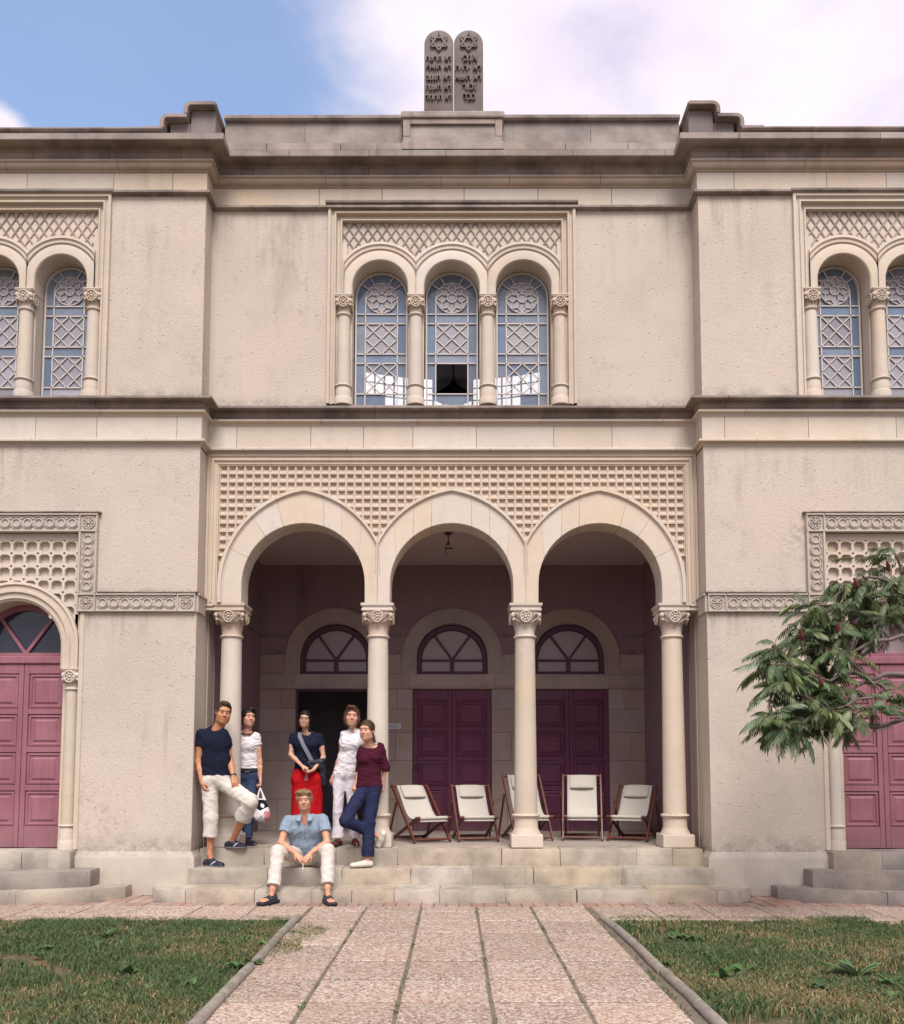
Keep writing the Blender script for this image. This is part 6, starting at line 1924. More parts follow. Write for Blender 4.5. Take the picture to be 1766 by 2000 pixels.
            A, B, C_, E = sh(-1, -1), sh(0, -1), sh(0, 0), sh(-1, 0)
            Q = np.stack([A, B, C_, E], 1)
            Q[~f] = Q[~f][:, ::-1]
            quads.append(Q)
        Q = np.concatenate(quads)
        me = D.meshes.new(name)
        me.vertices.add(len(vs)); me.vertices.foreach_set('co', vs.astype(np.float32).ravel())
        me.loops.add(len(Q) * 4); me.loops.foreach_set('vertex_index', Q.astype(np.int32).ravel())
        me.polygons.add(len(Q)); me.polygons.foreach_set('loop_start', np.arange(0, len(Q) * 4, 4, dtype=np.int32))
        me.polygons.foreach_set('loop_total', np.full(len(Q), 4, np.int32))
        me.update(calc_edges=True)
        me.shade_smooth()
        return me, vs

def paint(me, cols):
    a = me.color_attributes.new('col', 'FLOAT_COLOR', 'POINT')
    c = np.ones((len(me.vertices), 4), np.float32); c[:, :3] = cols
    a.data.foreach_set('color', c.ravel())
def place(me, name, mat, root):
    me.materials.append(mat)
    base = np.array(root.location, np.float32)
    co = np.empty(len(me.vertices) * 3, np.float32); me.vertices.foreach_get('co', co)
    co = (co.reshape(-1, 3) - base).astype(np.float32); me.vertices.foreach_set('co', co.ravel()); me.update()
    return link(name, me, root)
def unit(v): v = V3(v); return v / (np.linalg.norm(v) + 1e-9)
def lerp(a, b, t): return V3(a) * (1 - t) + V3(b) * t
def head_axes(yaw, pitch, roll):
    """yaw: 0 faces the camera (-Y), + turns to the picture's right; pitch + looks up; roll + leans to the picture's right"""
    y, p, r = radians(yaw), radians(pitch), radians(roll)
    f = np.array([sin(y) * cos(p), -cos(y) * cos(p), sin(p)])
    up0 = np.array([sin(r), 0, cos(r)])
    up = unit(up0 - f * (up0 @ f)); rt = np.cross(f, up)     # right of the person facing along f
    return V3(rt), V3(f), V3(up)

class Person:
    def __init__(s, label, J, H, yaw, pitch, roll, skin, base_z, w=1.0, female=False):
        s.J = {k: V3(v) for k, v in J.items()}; s.H = H; s.w = w; s.fem = female
        s.ax = head_axes(yaw, pitch, roll); s.k = H / 0.262; s.skin = skin
        x = (s.J['aR'][0] + s.J['aL'][0]) / 2; y = (s.J['aR'][1] + s.J['aL'][1]) / 2
        s.root = tag(empty("person", (float(x), float(y), base_z)), label, "person")
    def hp(s, r, f, u):
        R, F, U = s.ax
        return s.J['head'] + (R * r + F * f + U * u) * s.k
    def torso(s, S_, grow=0.0, k=0.05, top=True, hipw=None, low=True):
        J, w = s.J, s.w
        N, P = J['neck'], J['pel']
        lat = unit(J['SL'] - J['SR']); sw = np.linalg.norm(J['SL'] - J['SR']) / 2
        up = unit(N - P)
        hl = unit(J['hL'] - J['hR'])
        ch = lerp(N, P, 0.28); wa = lerp(N, P, 0.66); 
        cr, wr, hr = 0.098 * w, (0.082 if s.fem else 0.092) * w, 0.104 * w
        cw = max(sw - 0.085, 0.055); ww = (0.055 if s.fem else 0.072) * w; hw = 0.075 * w
        for sg in (-1, 1):
            sh = (J['SL'] if sg > 0 else J['SR']) - lat * sg * 0.030 - up * 0.022
            c, a_, h_ = ch + lat * sg * cw, wa + lat * sg * ww, P + hl * sg * hw + V3((0, 0, -0.01))
            S_.cone(sh, c, 0.050 * w + grow, cr + grow, k)
            S_.cone(c, a_, cr + grow, wr + grow, k)
            if low: S_.cone(a_, h_, wr + grow, hr + grow, k)
            S_.cone(N + up * 0.006 + lat * sg * 0.012, sh, 0.043 + grow, 0.046 * w + grow, 0.04)
            if s.fem:
                fw = unit(np.cross(up, lat)); fw = fw if fw[1] < 0 else -fw
                S_.ell(ch + lat * sg * 0.07 * w - up * 0.03 + fw * 0.078 * w, (0.058 * w + grow * .5,) * 3, None, 0.05)
        S_.cone(ch, wa, cr + grow, wr + grow, k)
        if low: S_.cone(wa, P, wr + grow, hr + grow, k)
    def hand(s, S_, wr, kn, n, curl=0.5, thumb=1, sc=None):
        """palm from the wrist to the knuckles, four fingers, thumb; n = direction the palm faces"""
        sc = sc or s.k * 0.95
        wr, kn, n = V3(wr), V3(kn), unit(n)
        d = unit(kn - wr); n = unit(n - d * (n @ d)); l = np.cross(d, n) * thumb      # l points to the thumb side
        pl = 0.092 * sc
        K = wr + d * pl
        for i, o in enumerate((0.030, 0.010, -0.010, -0.029)):
            S_.cone(wr + l * o * 0.55 * sc + d * 0.012, K + l * o * sc, 0.017 * sc, 0.0115 * sc, 0.012)
            L = (0.070, 0.080, 0.074, 0.058)[i] * sc
            a0 = curl * (0.9 + 0.12 * i); a1 = a0 + curl * 1.2
            p0 = K + l * o * sc
            d0 = d * cos(a0) + n * sin(a0); p1 = p0 + d0 * L * 0.5
            d1 = d * cos(a1) + n * sin(a1); p2 = p1 + d1 * L * 0.42
            S_.cone(p0, p1, 0.0100 * sc, 0.0088 * sc, 0.004); S_.cone(p1, p2, 0.0088 * sc, 0.0070 * sc, 0.003)
        t0 = wr + l * 0.022 * sc + d * 0.025 * sc
        t1 = t0 + (d * 0.55 + l * 0.65 + n * 0.3) * 0.042 * sc; t2 = t1 + unit(d * 0.8 + l * 0.1 + n * 0.5) * 0.034 * sc
        S_.cone(t0, t1, 0.0145 * sc, 0.0110 * sc, 0.010); S_.cone(t1, t2, 0.0105 * sc, 0.0080 * sc, 0.004)
    def body(s, hands, bare_legs=False, feet=False, h=0.0052):
        J, k, w = s.J, s.k, s.w
        pts = np.array(list(J.values()))
        S_ = SDF(pts.min(0) - 0.20, pts.max(0) + 0.20, h)
        am = 0.86 if s.fem else 1.0
        for sd in 'RL':
            sh, el, wr = J['S' + sd], J['E' + sd], J['W' + sd]
            S_.cone(sh - V3((0, 0, 0.012)), lerp(sh, el, .5), 0.044 * am * w, 0.045 * am * w, 0.03)
            S_.cone(lerp(sh, el, .5), el, 0.045 * am * w, 0.037 * am * w, 0.02)
            S_.cone(el, lerp(el, wr, .35), 0.037 * am * w, 0.039 * am * w, 0.02)
            S_.cone(lerp(el, wr, .35), wr, 0.039 * am * w, 0.026 * am * w, 0.015)
            hip, kn, an = J['h' + sd], J['k' + sd], J['a' + sd]
            S_.cone(hip, kn, 0.072 * w, 0.052 * w, 0.03)
            mid = lerp(kn, an, .32); bk = unit(np.cross(an - kn, (1, 0, 0))); bk = bk if bk[1] > 0 else -bk
            S_.cone(kn, mid + bk * 0.012, 0.050 * w, 0.053 * w, 0.02)
            S_.cone(mid + bk * 0.012, an, 0.053 * w, 0.034 * w, 0.02)
            to, he = J['toe' + sd], J['he' + sd]
            S_.cone(an, lerp(he, to, .35), 0.034 * w, 0.028, 0.02)
            S_.cone(he, to, 0.026, 0.020, 0.02)
            if feet:
                dd = unit(to - he); ll = np.cross(dd, (0, 0, 1))
                for i in range(5):
                    o = (-2 + i) * 0.017
                    b = to + ll * o - dd * abs(o) * 0.4
                    S_.cone(b - dd * 0.03, b + dd * (0.03 - abs(o) * .2) - V3((0, 0, .006)), 0.012, 0.0095, 0.006)
        s.torso(S_, -0.010 if True else 0, hipw=None)
        for sd, (n, curl, th) in hands.items():
            S_.h = h; s.hand(S_, J['W' + sd], J['H' + sd + '_'], n, curl, th)
        # neck and head
        N = J['neck']; hp = s.hp
        S_.cone(N - V3((0, 0, 0.05)), hp(0, -0.018, -0.05), 0.062 * k * (0.84 if s.fem else 1.0), 0.056 * k * (0.82 if s.fem else 1.0), 0.03)
        R = np.stack(s.ax, 1)
        E = lambda c, r, kk=0.02, sub=False: S_.ell(hp(*c), V3(r) * k, R, kk * k, sub)
        E((0, -0.016, 0.036), (0.0775, 0.094, 0.093))
        E((0, 0.020, -0.045), (0.064, 0.066, 0.084), 0.03)
        E((0, 0.052, -0.098), (0.026 if s.fem else 0.031, 0.026, 0.024), 0.03)
        for sg in (-1, 1):
            E((sg * 0.042, 0.046, -0.028), (0.026, 0.030, 0.028), 0.03)
            E((sg * 0.048, 0.0, -0.075), (0.018, 0.034, 0.026), 0.04)
        E((0, 0.068, 0.034), (0.052, 0.022, 0.015), 0.03)
        for sg in (-1, 1): E((sg * 0.031, 0.091, 0.006), (0.018, 0.014, 0.0115), 0.012, True)
        for sg in (-1, 1): E((sg * 0.031, 0.074, 0.004), (0.0125, 0.0125, 0.010), 0.003)
        S_.cone(hp(0, 0.078, 0.012), hp(0, 0.100, -0.026), 0.0085 * k, 0.0125 * k, 0.012)
        for sg in (-1, 1):
            E((sg * 0.0125, 0.090, -0.030), (0.009, 0.010, 0.008), 0.008)
            E((sg * 0.077, -0.014, -0.002), (0.010, 0.020, 0.031), 0.006)
            E((sg * 0.081, -0.008, 0.0), (0.006, 0.011, 0.018), 0.004, True)
        E((0, 0.082, -0.060), (0.023, 0.011, 0.0065), 0.008); E((0, 0.080, -0.072), (0.019, 0.011, 0.007), 0.008)
        E((0, 0.096, -0.0655), (0.024, 0.012, 0.0018), 0.002, True)
        me, vs = S_.mesh("body")
        q = (vs - s.J['head']) / k; r, f, u = (q @ s.ax[0]), (q @ s.ax[1]), (q @ s.ax[2])
        c = np.tile(V3(s.skin), (len(vs), 1))
        nz = 0.94 + 0.10 * np.sin(vs[:, 0] * 90 + 3 * np.sin(vs[:, 2] * 60)) * np.sin(vs[:, 2] * 110 + vs[:, 1] * 70)
        c *= nz[:, None]
        def blend(m, col): 
            m = np.clip(m, 0, 1)[:, None]; c[:] = c * (1 - m) + V3(col) * m
        inb = (np.abs(q) < 0.2).all(1) & (f > 0.02)
        g = lambda r0, f0, u0, a, b, cc: inb * np.clip(2.2 - 2.0 * np.sqrt(((np.abs(r) - r0) / a) ** 2 + ((u - u0) / cc) ** 2), 0, 1)
        blend(g(0.045, 0, -0.03, 0.022, 0, 0.020) * 0.45, V3(s.skin) * (1.02, 0.80, 0.76))
        blend(g(0.0, 0, -0.066, 0.024, 0, 0.011) * 0.8, V3(s.skin) * (0.82, 0.48, 0.45))
        blend(inb * (np.abs(r) < 0.021) * (np.abs(u + 0.0655) < 0.0030), V3(s.skin) * 0.25)
        blend(g(0.0315, 0, 0.0275, 0.019, 0, 0.0055) * 0.8, s.brow)
        blend(g(0.031, 0, 0.0045, 0.0165, 0, 0.0085) * 0.75, V3(s.skin) * (0.42, 0.36, 0.34))
        blend(g(0.031, 0, 0.004, 0.0135, 0, 0.0050) * 0.55, (0.42, 0.36, 0.33))
        blend(g(0.031, 0, 0.004, 0.0062, 0, 0.0062), (0.035, 0.022, 0.018))
        if getattr(s, 'smile', False): blend(inb * (np.abs(r) < 0.016) * (np.abs(u + 0.0665) < 0.0032) * 0.6, (0.52, 0.45, 0.42))
        if getattr(s, 'beard', 0): blend(inb * (u < -0.035) * s.beard, V3(s.skin) * (0.72, 0.7, 0.72))
        paint(me, c)
        return place(me, "body", M['skin'], s.root)
    def garment(s, name, build, col, mat='cloth', h=0.0062, folds=None, colfn=None, region=None):
        pts = np.array(list(s.J.values())) if region is None else np.array(region)
        S_ = SDF(pts.min(0) - 0.2, pts.max(0) + 0.2, h)
        build(S_)
        if folds: S_.folds(*folds)
        me, vs = S_.mesh(name)
        c = np.tile(V3(col), (len(vs), 1))
        c *= (0.95 + 0.08 * np.sin(vs[:, 0] * 35 + 2 * np.sin(vs[:, 2] * 23)) * np.sin(vs[:, 2] * 41 + vs[:, 1] * 30))[:, None]
        if colfn: colfn(c, vs)
        paint(me, c)
        return place(me, name, M[mat], s.root)
    def leg(s, S_, sd, r0, r1, r2, end=1.0, k=0.035, flare=None):
        """trouser leg down to the fraction `end` of the shin"""
        hip, kn, an = s.J['h' + sd], s.J['k' + sd], s.J['a' + sd]
        S_.cone(hip + V3((0, 0, 0.02)), kn, r0, r1, k)
        e = lerp(kn, an, end)
        if flare:
            m = lerp(kn, an, 0.45); S_.cone(kn, m, r1, r2, k * .5); S_.cone(m, e, r2, flare, 0.01, flat='b')
        else: S_.cone(kn, e, r1, r2, 0.02, flat='b')
    def shoe(s, sd, col, sole, name="shoe", lift=0.0, height=0.05, wid=0.046, fn=None, open_toe=False, sole_n=None):
        to, he = s.J['toe' + sd], s.J['he' + sd]
        d = unit(to - he); up = V3((0, 0, 1)) if sole_n is None else unit(sole_n)
        lt = np.cross(d, up); up = np.cross(lt, d)
        low = -0.022
        def b(S_):
            hh = he - d * 0.01
            S_.cone(hh, lerp(he, to, .5), wid * 0.80, wid * 0.82, 0.03)
            for sg in (-1, 1): S_.cone(lerp(he, to, .45) + lt * sg * 0.006, to + lt * sg * 0.012 - d * 0.012, wid * 0.8, wid * 0.62, 0.02)
            S_.cone(hh + up * 0.02, lerp(he, to, .30) + up * height * 0.75, wid * 0.82, wid * 0.72, 0.03)
            if not open_toe: S_.cone(lerp(he, to, .3) + up * height * 0.6, to - d * 0.03, wid * 0.7, wid * 0.55, 0.03)
            S_.plane(he + up * low, -up)
        def cf(c, vs):
            z = (vs - he) @ up
            c[z < low + 0.016] = sole
            if fn: fn(c, vs, (vs - he) @ d / np.linalg.norm(to - he), (vs - he) @ lt, z - low)
        return s.garment(name, b, col, 'shoe', 0.005, None, cf, region=[to, he])
    def hair(s, build, col, length=1.0, curl=0.0, cut=True, h=0.0055, extra=None, front=0.0):
        R = np.stack(s.ax, 1)
        def b(S_):
            E = lambda c, r, kk=0.015, sub=False: S_.ell(s.hp(*c), V3(r) * s.k, R, kk * s.k, sub)
            build(S_, E)
        J = s.J['head']; reg = [J - 0.22 * s.k, J + 0.22 * s.k] + ([V3(extra)] if extra is not None else [])
        wv = [(120, 40, 60, 0.3), (50, 130, 90, 1.7), (170, 90, 200, 4.0)]
        def cf(c, vs):
            f = np.sin(vs[:, 0] * 260 + 5 * np.sin(vs[:, 2] * 50)) * 0.22 + 0.97
            c *= f[:, None]
        o = s.garment("hair", b, col, 'hair', h, (0.0035 * s.k, wv), cf, region=reg)
        # loose strands over the mass
        me = o.data; n = len(me.vertices)
        co = np.empty(n * 3, np.float32); me.vertices.foreach_get('co', co); co = co.reshape(-1, 3)
        no = np.array([tuple(q.vector) for q in me.vertex_normals], np.float32)
        g = np.random.default_rng(n); q = g.integers(0, n, 1500)
        P, N_ = co[q], no[q]
        R, F, U = s.ax
        c = P + np.array(s.root.location, np.float32) - s.J['head']
        lat = (c @ R)[:, None] * R[None]
        fl = -U[None] * 0.9 - F[None] * 0.55 + lat * 9 + g.normal(0, 0.35 + curl, (len(q), 3))
        fl -= N_ * (fl * N_).sum(1)[:, None]; fl /= np.linalg.norm(fl, axis=1)[:, None] + 1e-6
        ln = (g.uniform(0.018, 0.045, len(q)) * s.k * length)[:, None]
        sd = np.cross(fl, N_) * 0.0013
        lift = g.uniform(0.001, 0.0045, len(q))[:, None] * N_
        V = np.stack([P - sd, P + sd, P + fl * ln * .55 + lift * 1.6 + sd * .9, P + fl * ln * .55 + lift * 1.6 - sd * .9, P + fl * ln + lift * .4], 1).reshape(-1, 3)
        b5 = np.arange(len(q))[:, None] * 5
        m2 = D.meshes.new("hair_strands"); m2.from_pydata(V.tolist(), [], (b5 + [[0, 1, 2, 3]]).tolist() + (b5 + [[3, 2, 4]]).tolist())
        paint(m2, np.repeat(V3(col)[None] * g.uniform(.6, 1.7, (len(q), 1)), 5, 0)); m2.materials.append(M['hair'])
        tag(link("hair_strands", m2, o), kind='stuff')
        return o
    def cap(s, E, g=0.010):
        E((0, -0.022, 0.038), (0.0785 + g, 0.094 + g, 0.0935 + g))
    def face_cut(s, E, top=0.062, low=-0.14, wid=0.064):
        E((0, 0.105, (top + low) / 2), (wid, 0.070, (top - low) / 2), 0.012, True)
def tee(p, S_, sleeve=0.45, grow=0.014, sl_r=0.058, hem=None, neck_r=0.070, neck_off=0.0, tuck=None):
    p.torso(S_, grow)
    for sd in 'RL':
        sh, el = p.J['S' + sd], p.J['E' + sd]
        S_.cone(sh + V3((0, 0, -0.002)), lerp(sh, el, sleeve), sl_r * p.w * 0.94, sl_r * p.w * 1.02, 0.035, flat='b')
def neckhole(p, S_, r=0.072, off=(0, 0, 0.02), sc=(1, 1, 1)):
    N = p.J['neck'] + V3(off)
    S_.ell(N, V3((r * sc[0], r * sc[1], r * 0.9 * sc[2])), None, 0.006, True)
JOINTS = {
    'man_a': dict(head=(-2.782, -0.260, 2.184), neck=(-2.876, -0.200, 1.990), SR=(-3.070, -0.200, 1.933), SL=(-2.782, -0.240, 1.931), ER=(-3.088, -0.220, 1.594), WR=(-3.015, -0.300, 1.334), HR_=(-2.960, -0.330, 1.205), EL=(-2.711, -0.200, 1.613), WL=(-2.628, -0.340, 1.414), HL_=(-2.579, -0.400, 1.280), pel=(-2.870, -0.220, 1.389), hR=(-2.951, -0.220, 1.339), kR=(-2.909, -0.270, 0.920), aR=(-2.920, -0.240, 0.482), toeR=(-2.742, -0.340, 0.376), heR=(-2.954, -0.220, 0.375), hL=(-2.782, -0.220, 1.327), kL=(-2.409, -0.380, 1.109), aL=(-2.685, -0.080, 0.629), toeL=(-2.529, -0.120, 0.551), heL=(-2.739, -0.060, 0.559)),
    'woman_b': dict(head=(-2.637, 0.420, 2.170), neck=(-2.656, 0.460, 1.982), SR=(-2.794, 0.480, 1.936), SL=(-2.530, 0.440, 1.928), ER=(-2.819, 0.500, 1.596), WR=(-2.789, 0.450, 1.384), HR_=(-2.766, 0.420, 1.285), EL=(-2.485, 0.440, 1.596), WL=(-2.468, 0.400, 1.371), HL_=(-2.459, 0.380, 1.273), pel=(-2.659, 0.460, 1.437), hR=(-2.725, 0.460, 1.410), kR=(-2.699, 0.440, 0.955), aR=(-2.692, 0.440, 0.595), toeR=(-2.553, 0.360, 0.549), heR=(-2.704, 0.440, 0.555), hL=(-2.592, 0.460, 1.410), kL=(-2.608, 0.420, 0.969), aL=(-2.620, 0.360, 0.601), toeL=(-2.491, 0.260, 0.551), heL=(-2.632, 0.360, 0.556)),
    'woman_c': dict(head=(-1.996, 0.930, 2.178), neck=(-1.981, 1.000, 1.993), SR=(-2.162, 1.000, 1.951), SL=(-1.798, 1.000, 1.937), ER=(-2.186, 0.960, 1.699), WR=(-2.006, 0.820, 1.546), HR_=(-1.906, 0.800, 1.498), EL=(-1.743, 0.980, 1.665), WL=(-1.857, 0.840, 1.491), HL_=(-1.948, 0.810, 1.443), pel=(-1.967, 1.000, 1.505), hR=(-2.036, 1.000, 1.464), kR=(-2.030, 1.000, 1.034), aR=(-2.011, 1.000, 0.607), toeR=(-2.013, 0.860, 0.563), heR=(-2.014, 1.020, 0.571), hL=(-1.883, 1.000, 1.464), kL=(-1.878, 1.000, 1.034), aL=(-1.886, 1.000, 0.607), toeL=(-1.849, 0.860, 0.563), heL=(-1.889, 1.020, 0.571)),
    'woman_d': dict(head=(-1.265, 0.170, 2.168), neck=(-1.249, 0.240, 1.999), SR=(-1.373, 0.240, 1.953), SL=(-1.151, 0.240, 1.960), ER=(-1.429, 0.340, 1.688), WR=(-1.512, 0.340, 1.425), HR_=(-1.547, 0.320, 1.314), EL=(-1.089, 0.300, 1.713), WL=(-1.095, 0.120, 1.516), HL_=(-1.127, 0.060, 1.452), pel=(-1.343, 0.250, 1.451), hR=(-1.421, 0.250, 1.412), kR=(-1.423, 0.200, 0.967), aR=(-1.409, 0.220, 0.613), toeR=(-1.482, 0.100, 0.553), heR=(-1.399, 0.250, 0.553), hL=(-1.284, 0.250, 1.412), kL=(-1.285, 0.240, 0.979), aL=(-1.283, 0.360, 0.615), toeL=(-1.240, 0.220, 0.549), heL=(-1.287, 0.400, 0.560)),
    'woman_e': dict(head=(-1.036, -0.220, 1.968), neck=(-1.009, -0.130, 1.792), SR=(-1.087, -0.160, 1.741), SL=(-0.883, -0.120, 1.774), ER=(-1.132, -0.080, 1.503), WR=(-1.161, -0.140, 1.339), HR_=(-1.184, -0.160, 1.271), EL=(-0.814, -0.090, 1.522), WL=(-0.853, -0.060, 1.326), HL_=(-0.872, -0.050, 1.162), pel=(-1.011, -0.130, 1.308), hR=(-1.066, -0.140, 1.258), kR=(-1.267, -0.360, 0.883), aR=(-0.976, -0.120, 0.727), toeR=(-0.906, -0.050, 0.553), heR=(-0.836, -0.070, 0.699), hL=(-0.948, -0.130, 1.258), kL=(-1.001, -0.200, 0.850), aL=(-1.006, -0.240, 0.422), toeL=(-1.195, -0.360, 0.367), heL=(-0.993, -0.240, 0.373)),
    'man_f': dict(head=(-1.738, -0.500, 1.129), neck=(-1.733, -0.440, 0.924), SR=(-1.940, -0.440, 0.893), SL=(-1.526, -0.440, 0.906), ER=(-1.993, -0.580, 0.639), WR=(-1.789, -0.740, 0.529), HR_=(-1.706, -0.800, 0.465), EL=(-1.453, -0.580, 0.645), WL=(-1.617, -0.740, 0.530), HL_=(-1.667, -0.790, 0.470), pel=(-1.738, -0.270, 0.461), hR=(-1.808, -0.290, 0.451), kR=(-1.999, -0.720, 0.545), aR=(-1.998, -0.980, 0.165), toeR=(-2.074, -1.120, 0.061), heR=(-1.980, -0.950, 0.070), hL=(-1.660, -0.290, 0.451), kL=(-1.426, -0.720, 0.557), aL=(-1.384, -0.980, 0.177), toeL=(-1.314, -1.140, 0.065), heL=(-1.398, -0.950, 0.071)),
}
for n_, sd, z in (('man_a', 'R', 0.350), ('man_a', 'L', 0.556), ('woman_e', 'L', 0.350), ('woman_b', 'R', 0.553), ('woman_b', 'L', 0.553), ('woman_c', 'R', 0.553), ('woman_c', 'L', 0.553), ('woman_d', 'R', 0.553), ('woman_d', 'L', 0.553)):
    for k in ('toe' + sd, 'he' + sd):
        a = JOINTS[n_][k]; JOINTS[n_][k] = (a[0], a[1], z)
dj = JOINTS['woman_d']
for k, dx in (('kR', -.012), ('aR', -.025), ('toeR', -.025), ('heR', -.025), ('kL', .030), ('aL', .045), ('toeL', .045), ('heL', .045)): dj[k] = (dj[k][0] + dx, dj[k][1], dj[k][2])
for k in ('toeR', 'toeL'):
    a = JOINTS['man_f'][k]; JOINTS['man_f'][k] = (a[0], a[1], 0.050)
# --- man in the navy T-shirt, one foot on the porch
p = Person("man in navy T-shirt and baggy cream shorts with one foot up on the porch edge", JOINTS['man_a'], 0.285, 24, -6, 7, (0.47, 0.215, 0.115), 0.325, 1.0)
p.brow = (0.06, 0.03, 0.02); p.smile = True
p.body({'R': ((0.5, 0.3, 0), 0.85, 1), 'L': ((-0.3, 0.4, -0.3), 0.45, 1)})
def b(S_):
    tee(p, S_, 0.46, 0.016, 0.066); neckhole(p, S_, 0.074, (0.012, -0.015, 0.022)); S_.plane(p.J['pel'] + V3((0, 0, 0.035)), (0.0, 0, -1))
p.garment("shirt", b, (0.010, 0.012, 0.026), folds=(0.004, [(30, 10, 45, 0), (-25, 15, 60, 2)]))
def b(S_):
    p.torso(S_, 0.012)
    p.leg(S_, 'R', 0.104, 0.092, 0.098, 0.55); p.leg(S_, 'L', 0.106, 0.098, 0.112, 0.42)
    S_.plane(p.J['pel'] + V3((0, 0, 0.055)), (0, 0, 1))
p.garment("shorts", b, (0.56, 0.52, 0.47), folds=(0.0075, [(22, 8, 30, 0), (-16, 18, 42, 2), (9, 30, 20, 4)]))
def stripe(c, vs, t, l, z):
    c[(np.abs(t - 0.45 - (z - 0.03) * 5) < 0.035) & (np.abs(l) > 0.02) & (z > 0.02) & (z < 0.07)] = (0.5, 0.5, 0.55)
for sd in 'RL': p.shoe(sd, (0.016, 0.018, 0.035), (0.25, 0.25, 0.26), fn=stripe, height=0.06, wid=0.050)
def hr(S_, E):
    p.cap(E, 0.007); E((0, 0.050, 0.106), (0.054, 0.036, 0.024))
    E((0, 0.115, 0.010), (0.070, 0.062, 0.072), 0.01, True); E((0, 0.06, -0.07), (0.10, 0.085, 0.08), 0.012, True)
    S_.plane(p.hp(0, -0.05, -0.045), -p.ax[2] + p.ax[1] * 0.35)
p.hair(hr, (0.045, 0.026, 0.018), 0.55)
wb = unit(p.J['WL'] - p.J['EL']); c0 = p.J['WL'] - wb * 0.01
u1 = unit(np.cross(wb, (0, 1, 0))); u2 = np.cross(wb, u1)
o = MB().tube([tuple(c0 + (u1 * cos(t) + u2 * sin(t)) * 0.034 - V3(p.root.location)) for t in [2 * pi * i / 14 for i in range(14)]], 0.008, 6, close=True).build("bracelet", M['iron'], p.root, smooth=60)

# --- woman in the white T-shirt and jeans
p = Person("woman in white T-shirt, dark necklace and blue jeans standing behind the man in navy", JOINTS['woman_b'], 0.252, 34, 2, 3, (0.56, 0.30, 0.205), 0.53, 0.92, True)
p.brow = (0.03, 0.018, 0.015); p.smile = True
p.body({'R': ((0.6, 0, 0), 0.6, 1), 'L': ((-0.6, -0.2, 0), 1.1, 1)})
def b(S_):
    tee(p, S_, 0.36, 0.012, 0.055); neckhole(p, S_, 0.082, (0.012, -0.035, 0.012)); S_.plane(p.J['pel'] + V3((0, 0, 0.045)), (0.0, 0, -1))
p.garment("shirt", b, (0.64, 0.60, 0.64), folds=(0.006, [(30, 10, 60, 0), (-25, 15, 85, 2)]))
def b(S_):
    p.torso(S_, 0.006)
    p.leg(S_, 'R', 0.092, 0.066, 0.068, 0.97, flare=0.074); p.leg(S_, 'L', 0.092, 0.066, 0.066, 0.97, flare=0.074)
    S_.plane(p.J['pel'] + V3((0, 0, 0.05)), (0, 0, 1))
def fade(c, vs): c *= (1 + 0.5 * np.exp(-((vs[:, 2] - 1.15) / 0.18) ** 2))[:, None]
p.garment("jeans", b, (0.034, 0.050, 0.100), folds=(0.005, [(26, 10, 50, 0), (-20, 12, 70, 2)]), colfn=fade)
def b(S_):
    p.torso(S_, 0.017); S_.plane(p.J['pel'] + V3((0, 0, 0.078)), (0, 0, 1)); S_.plane(p.J['pel'] + V3((0, 0, 0.030)), (0, 0, -1))
p.garment("belt", b, (0.012, 0.010, 0.010), 'shoe')
bc = p.J['pel'] + V3((0.035, -0.128, 0.052)) - V3(p.root.location)
MB().tube([tuple(bc + V3((0.024 * a, 0, 0.021 * b_))) for a, b_ in ((-1, -1), (1, -1), (1, 1), (-1, 1))], 0.005, 6, close=True).build("buckle", plain('pewter', (0.35, 0.33, 0.33), 0.35, metal=1.0), p.root)
N = p.J['neck']
MB().tube([tuple(N + V3((0.082 * sin(t), 0.012 - 0.088 * cos(t), 0.025 - 0.055 * (0.5 + 0.5 * cos(t)))) - V3(p.root.location)) for t in [2 * pi * i / 24 for i in range(24)]], 0.0095, 7, close=True).build("necklace", M['iron'], p.root, smooth=60)
for sd in 'RL': p.shoe(sd, (0.014, 0.014, 0.022), (0.10, 0.10, 0.10), height=0.04, wid=0.044)
def hr(S_, E):
    p.cap(E, 0.014); E((0.0, -0.115, 0.012), (0.066, 0.056, 0.064)); E((-0.02, 0.05, 0.118), (0.060, 0.050, 0.026))
    E((0, -0.06, -0.045), (0.074, 0.060, 0.062))
    E((0.008, 0.115, -0.005), (0.066, 0.064, 0.080), 0.01, True); E((0, 0.07, -0.09), (0.080, 0.095, 0.085), 0.01, True); E((0, -0.02, -0.15), (0.06, 0.08, 0.06), 0.01, True)
p.hair(hr, (0.020, 0.013, 0.012))

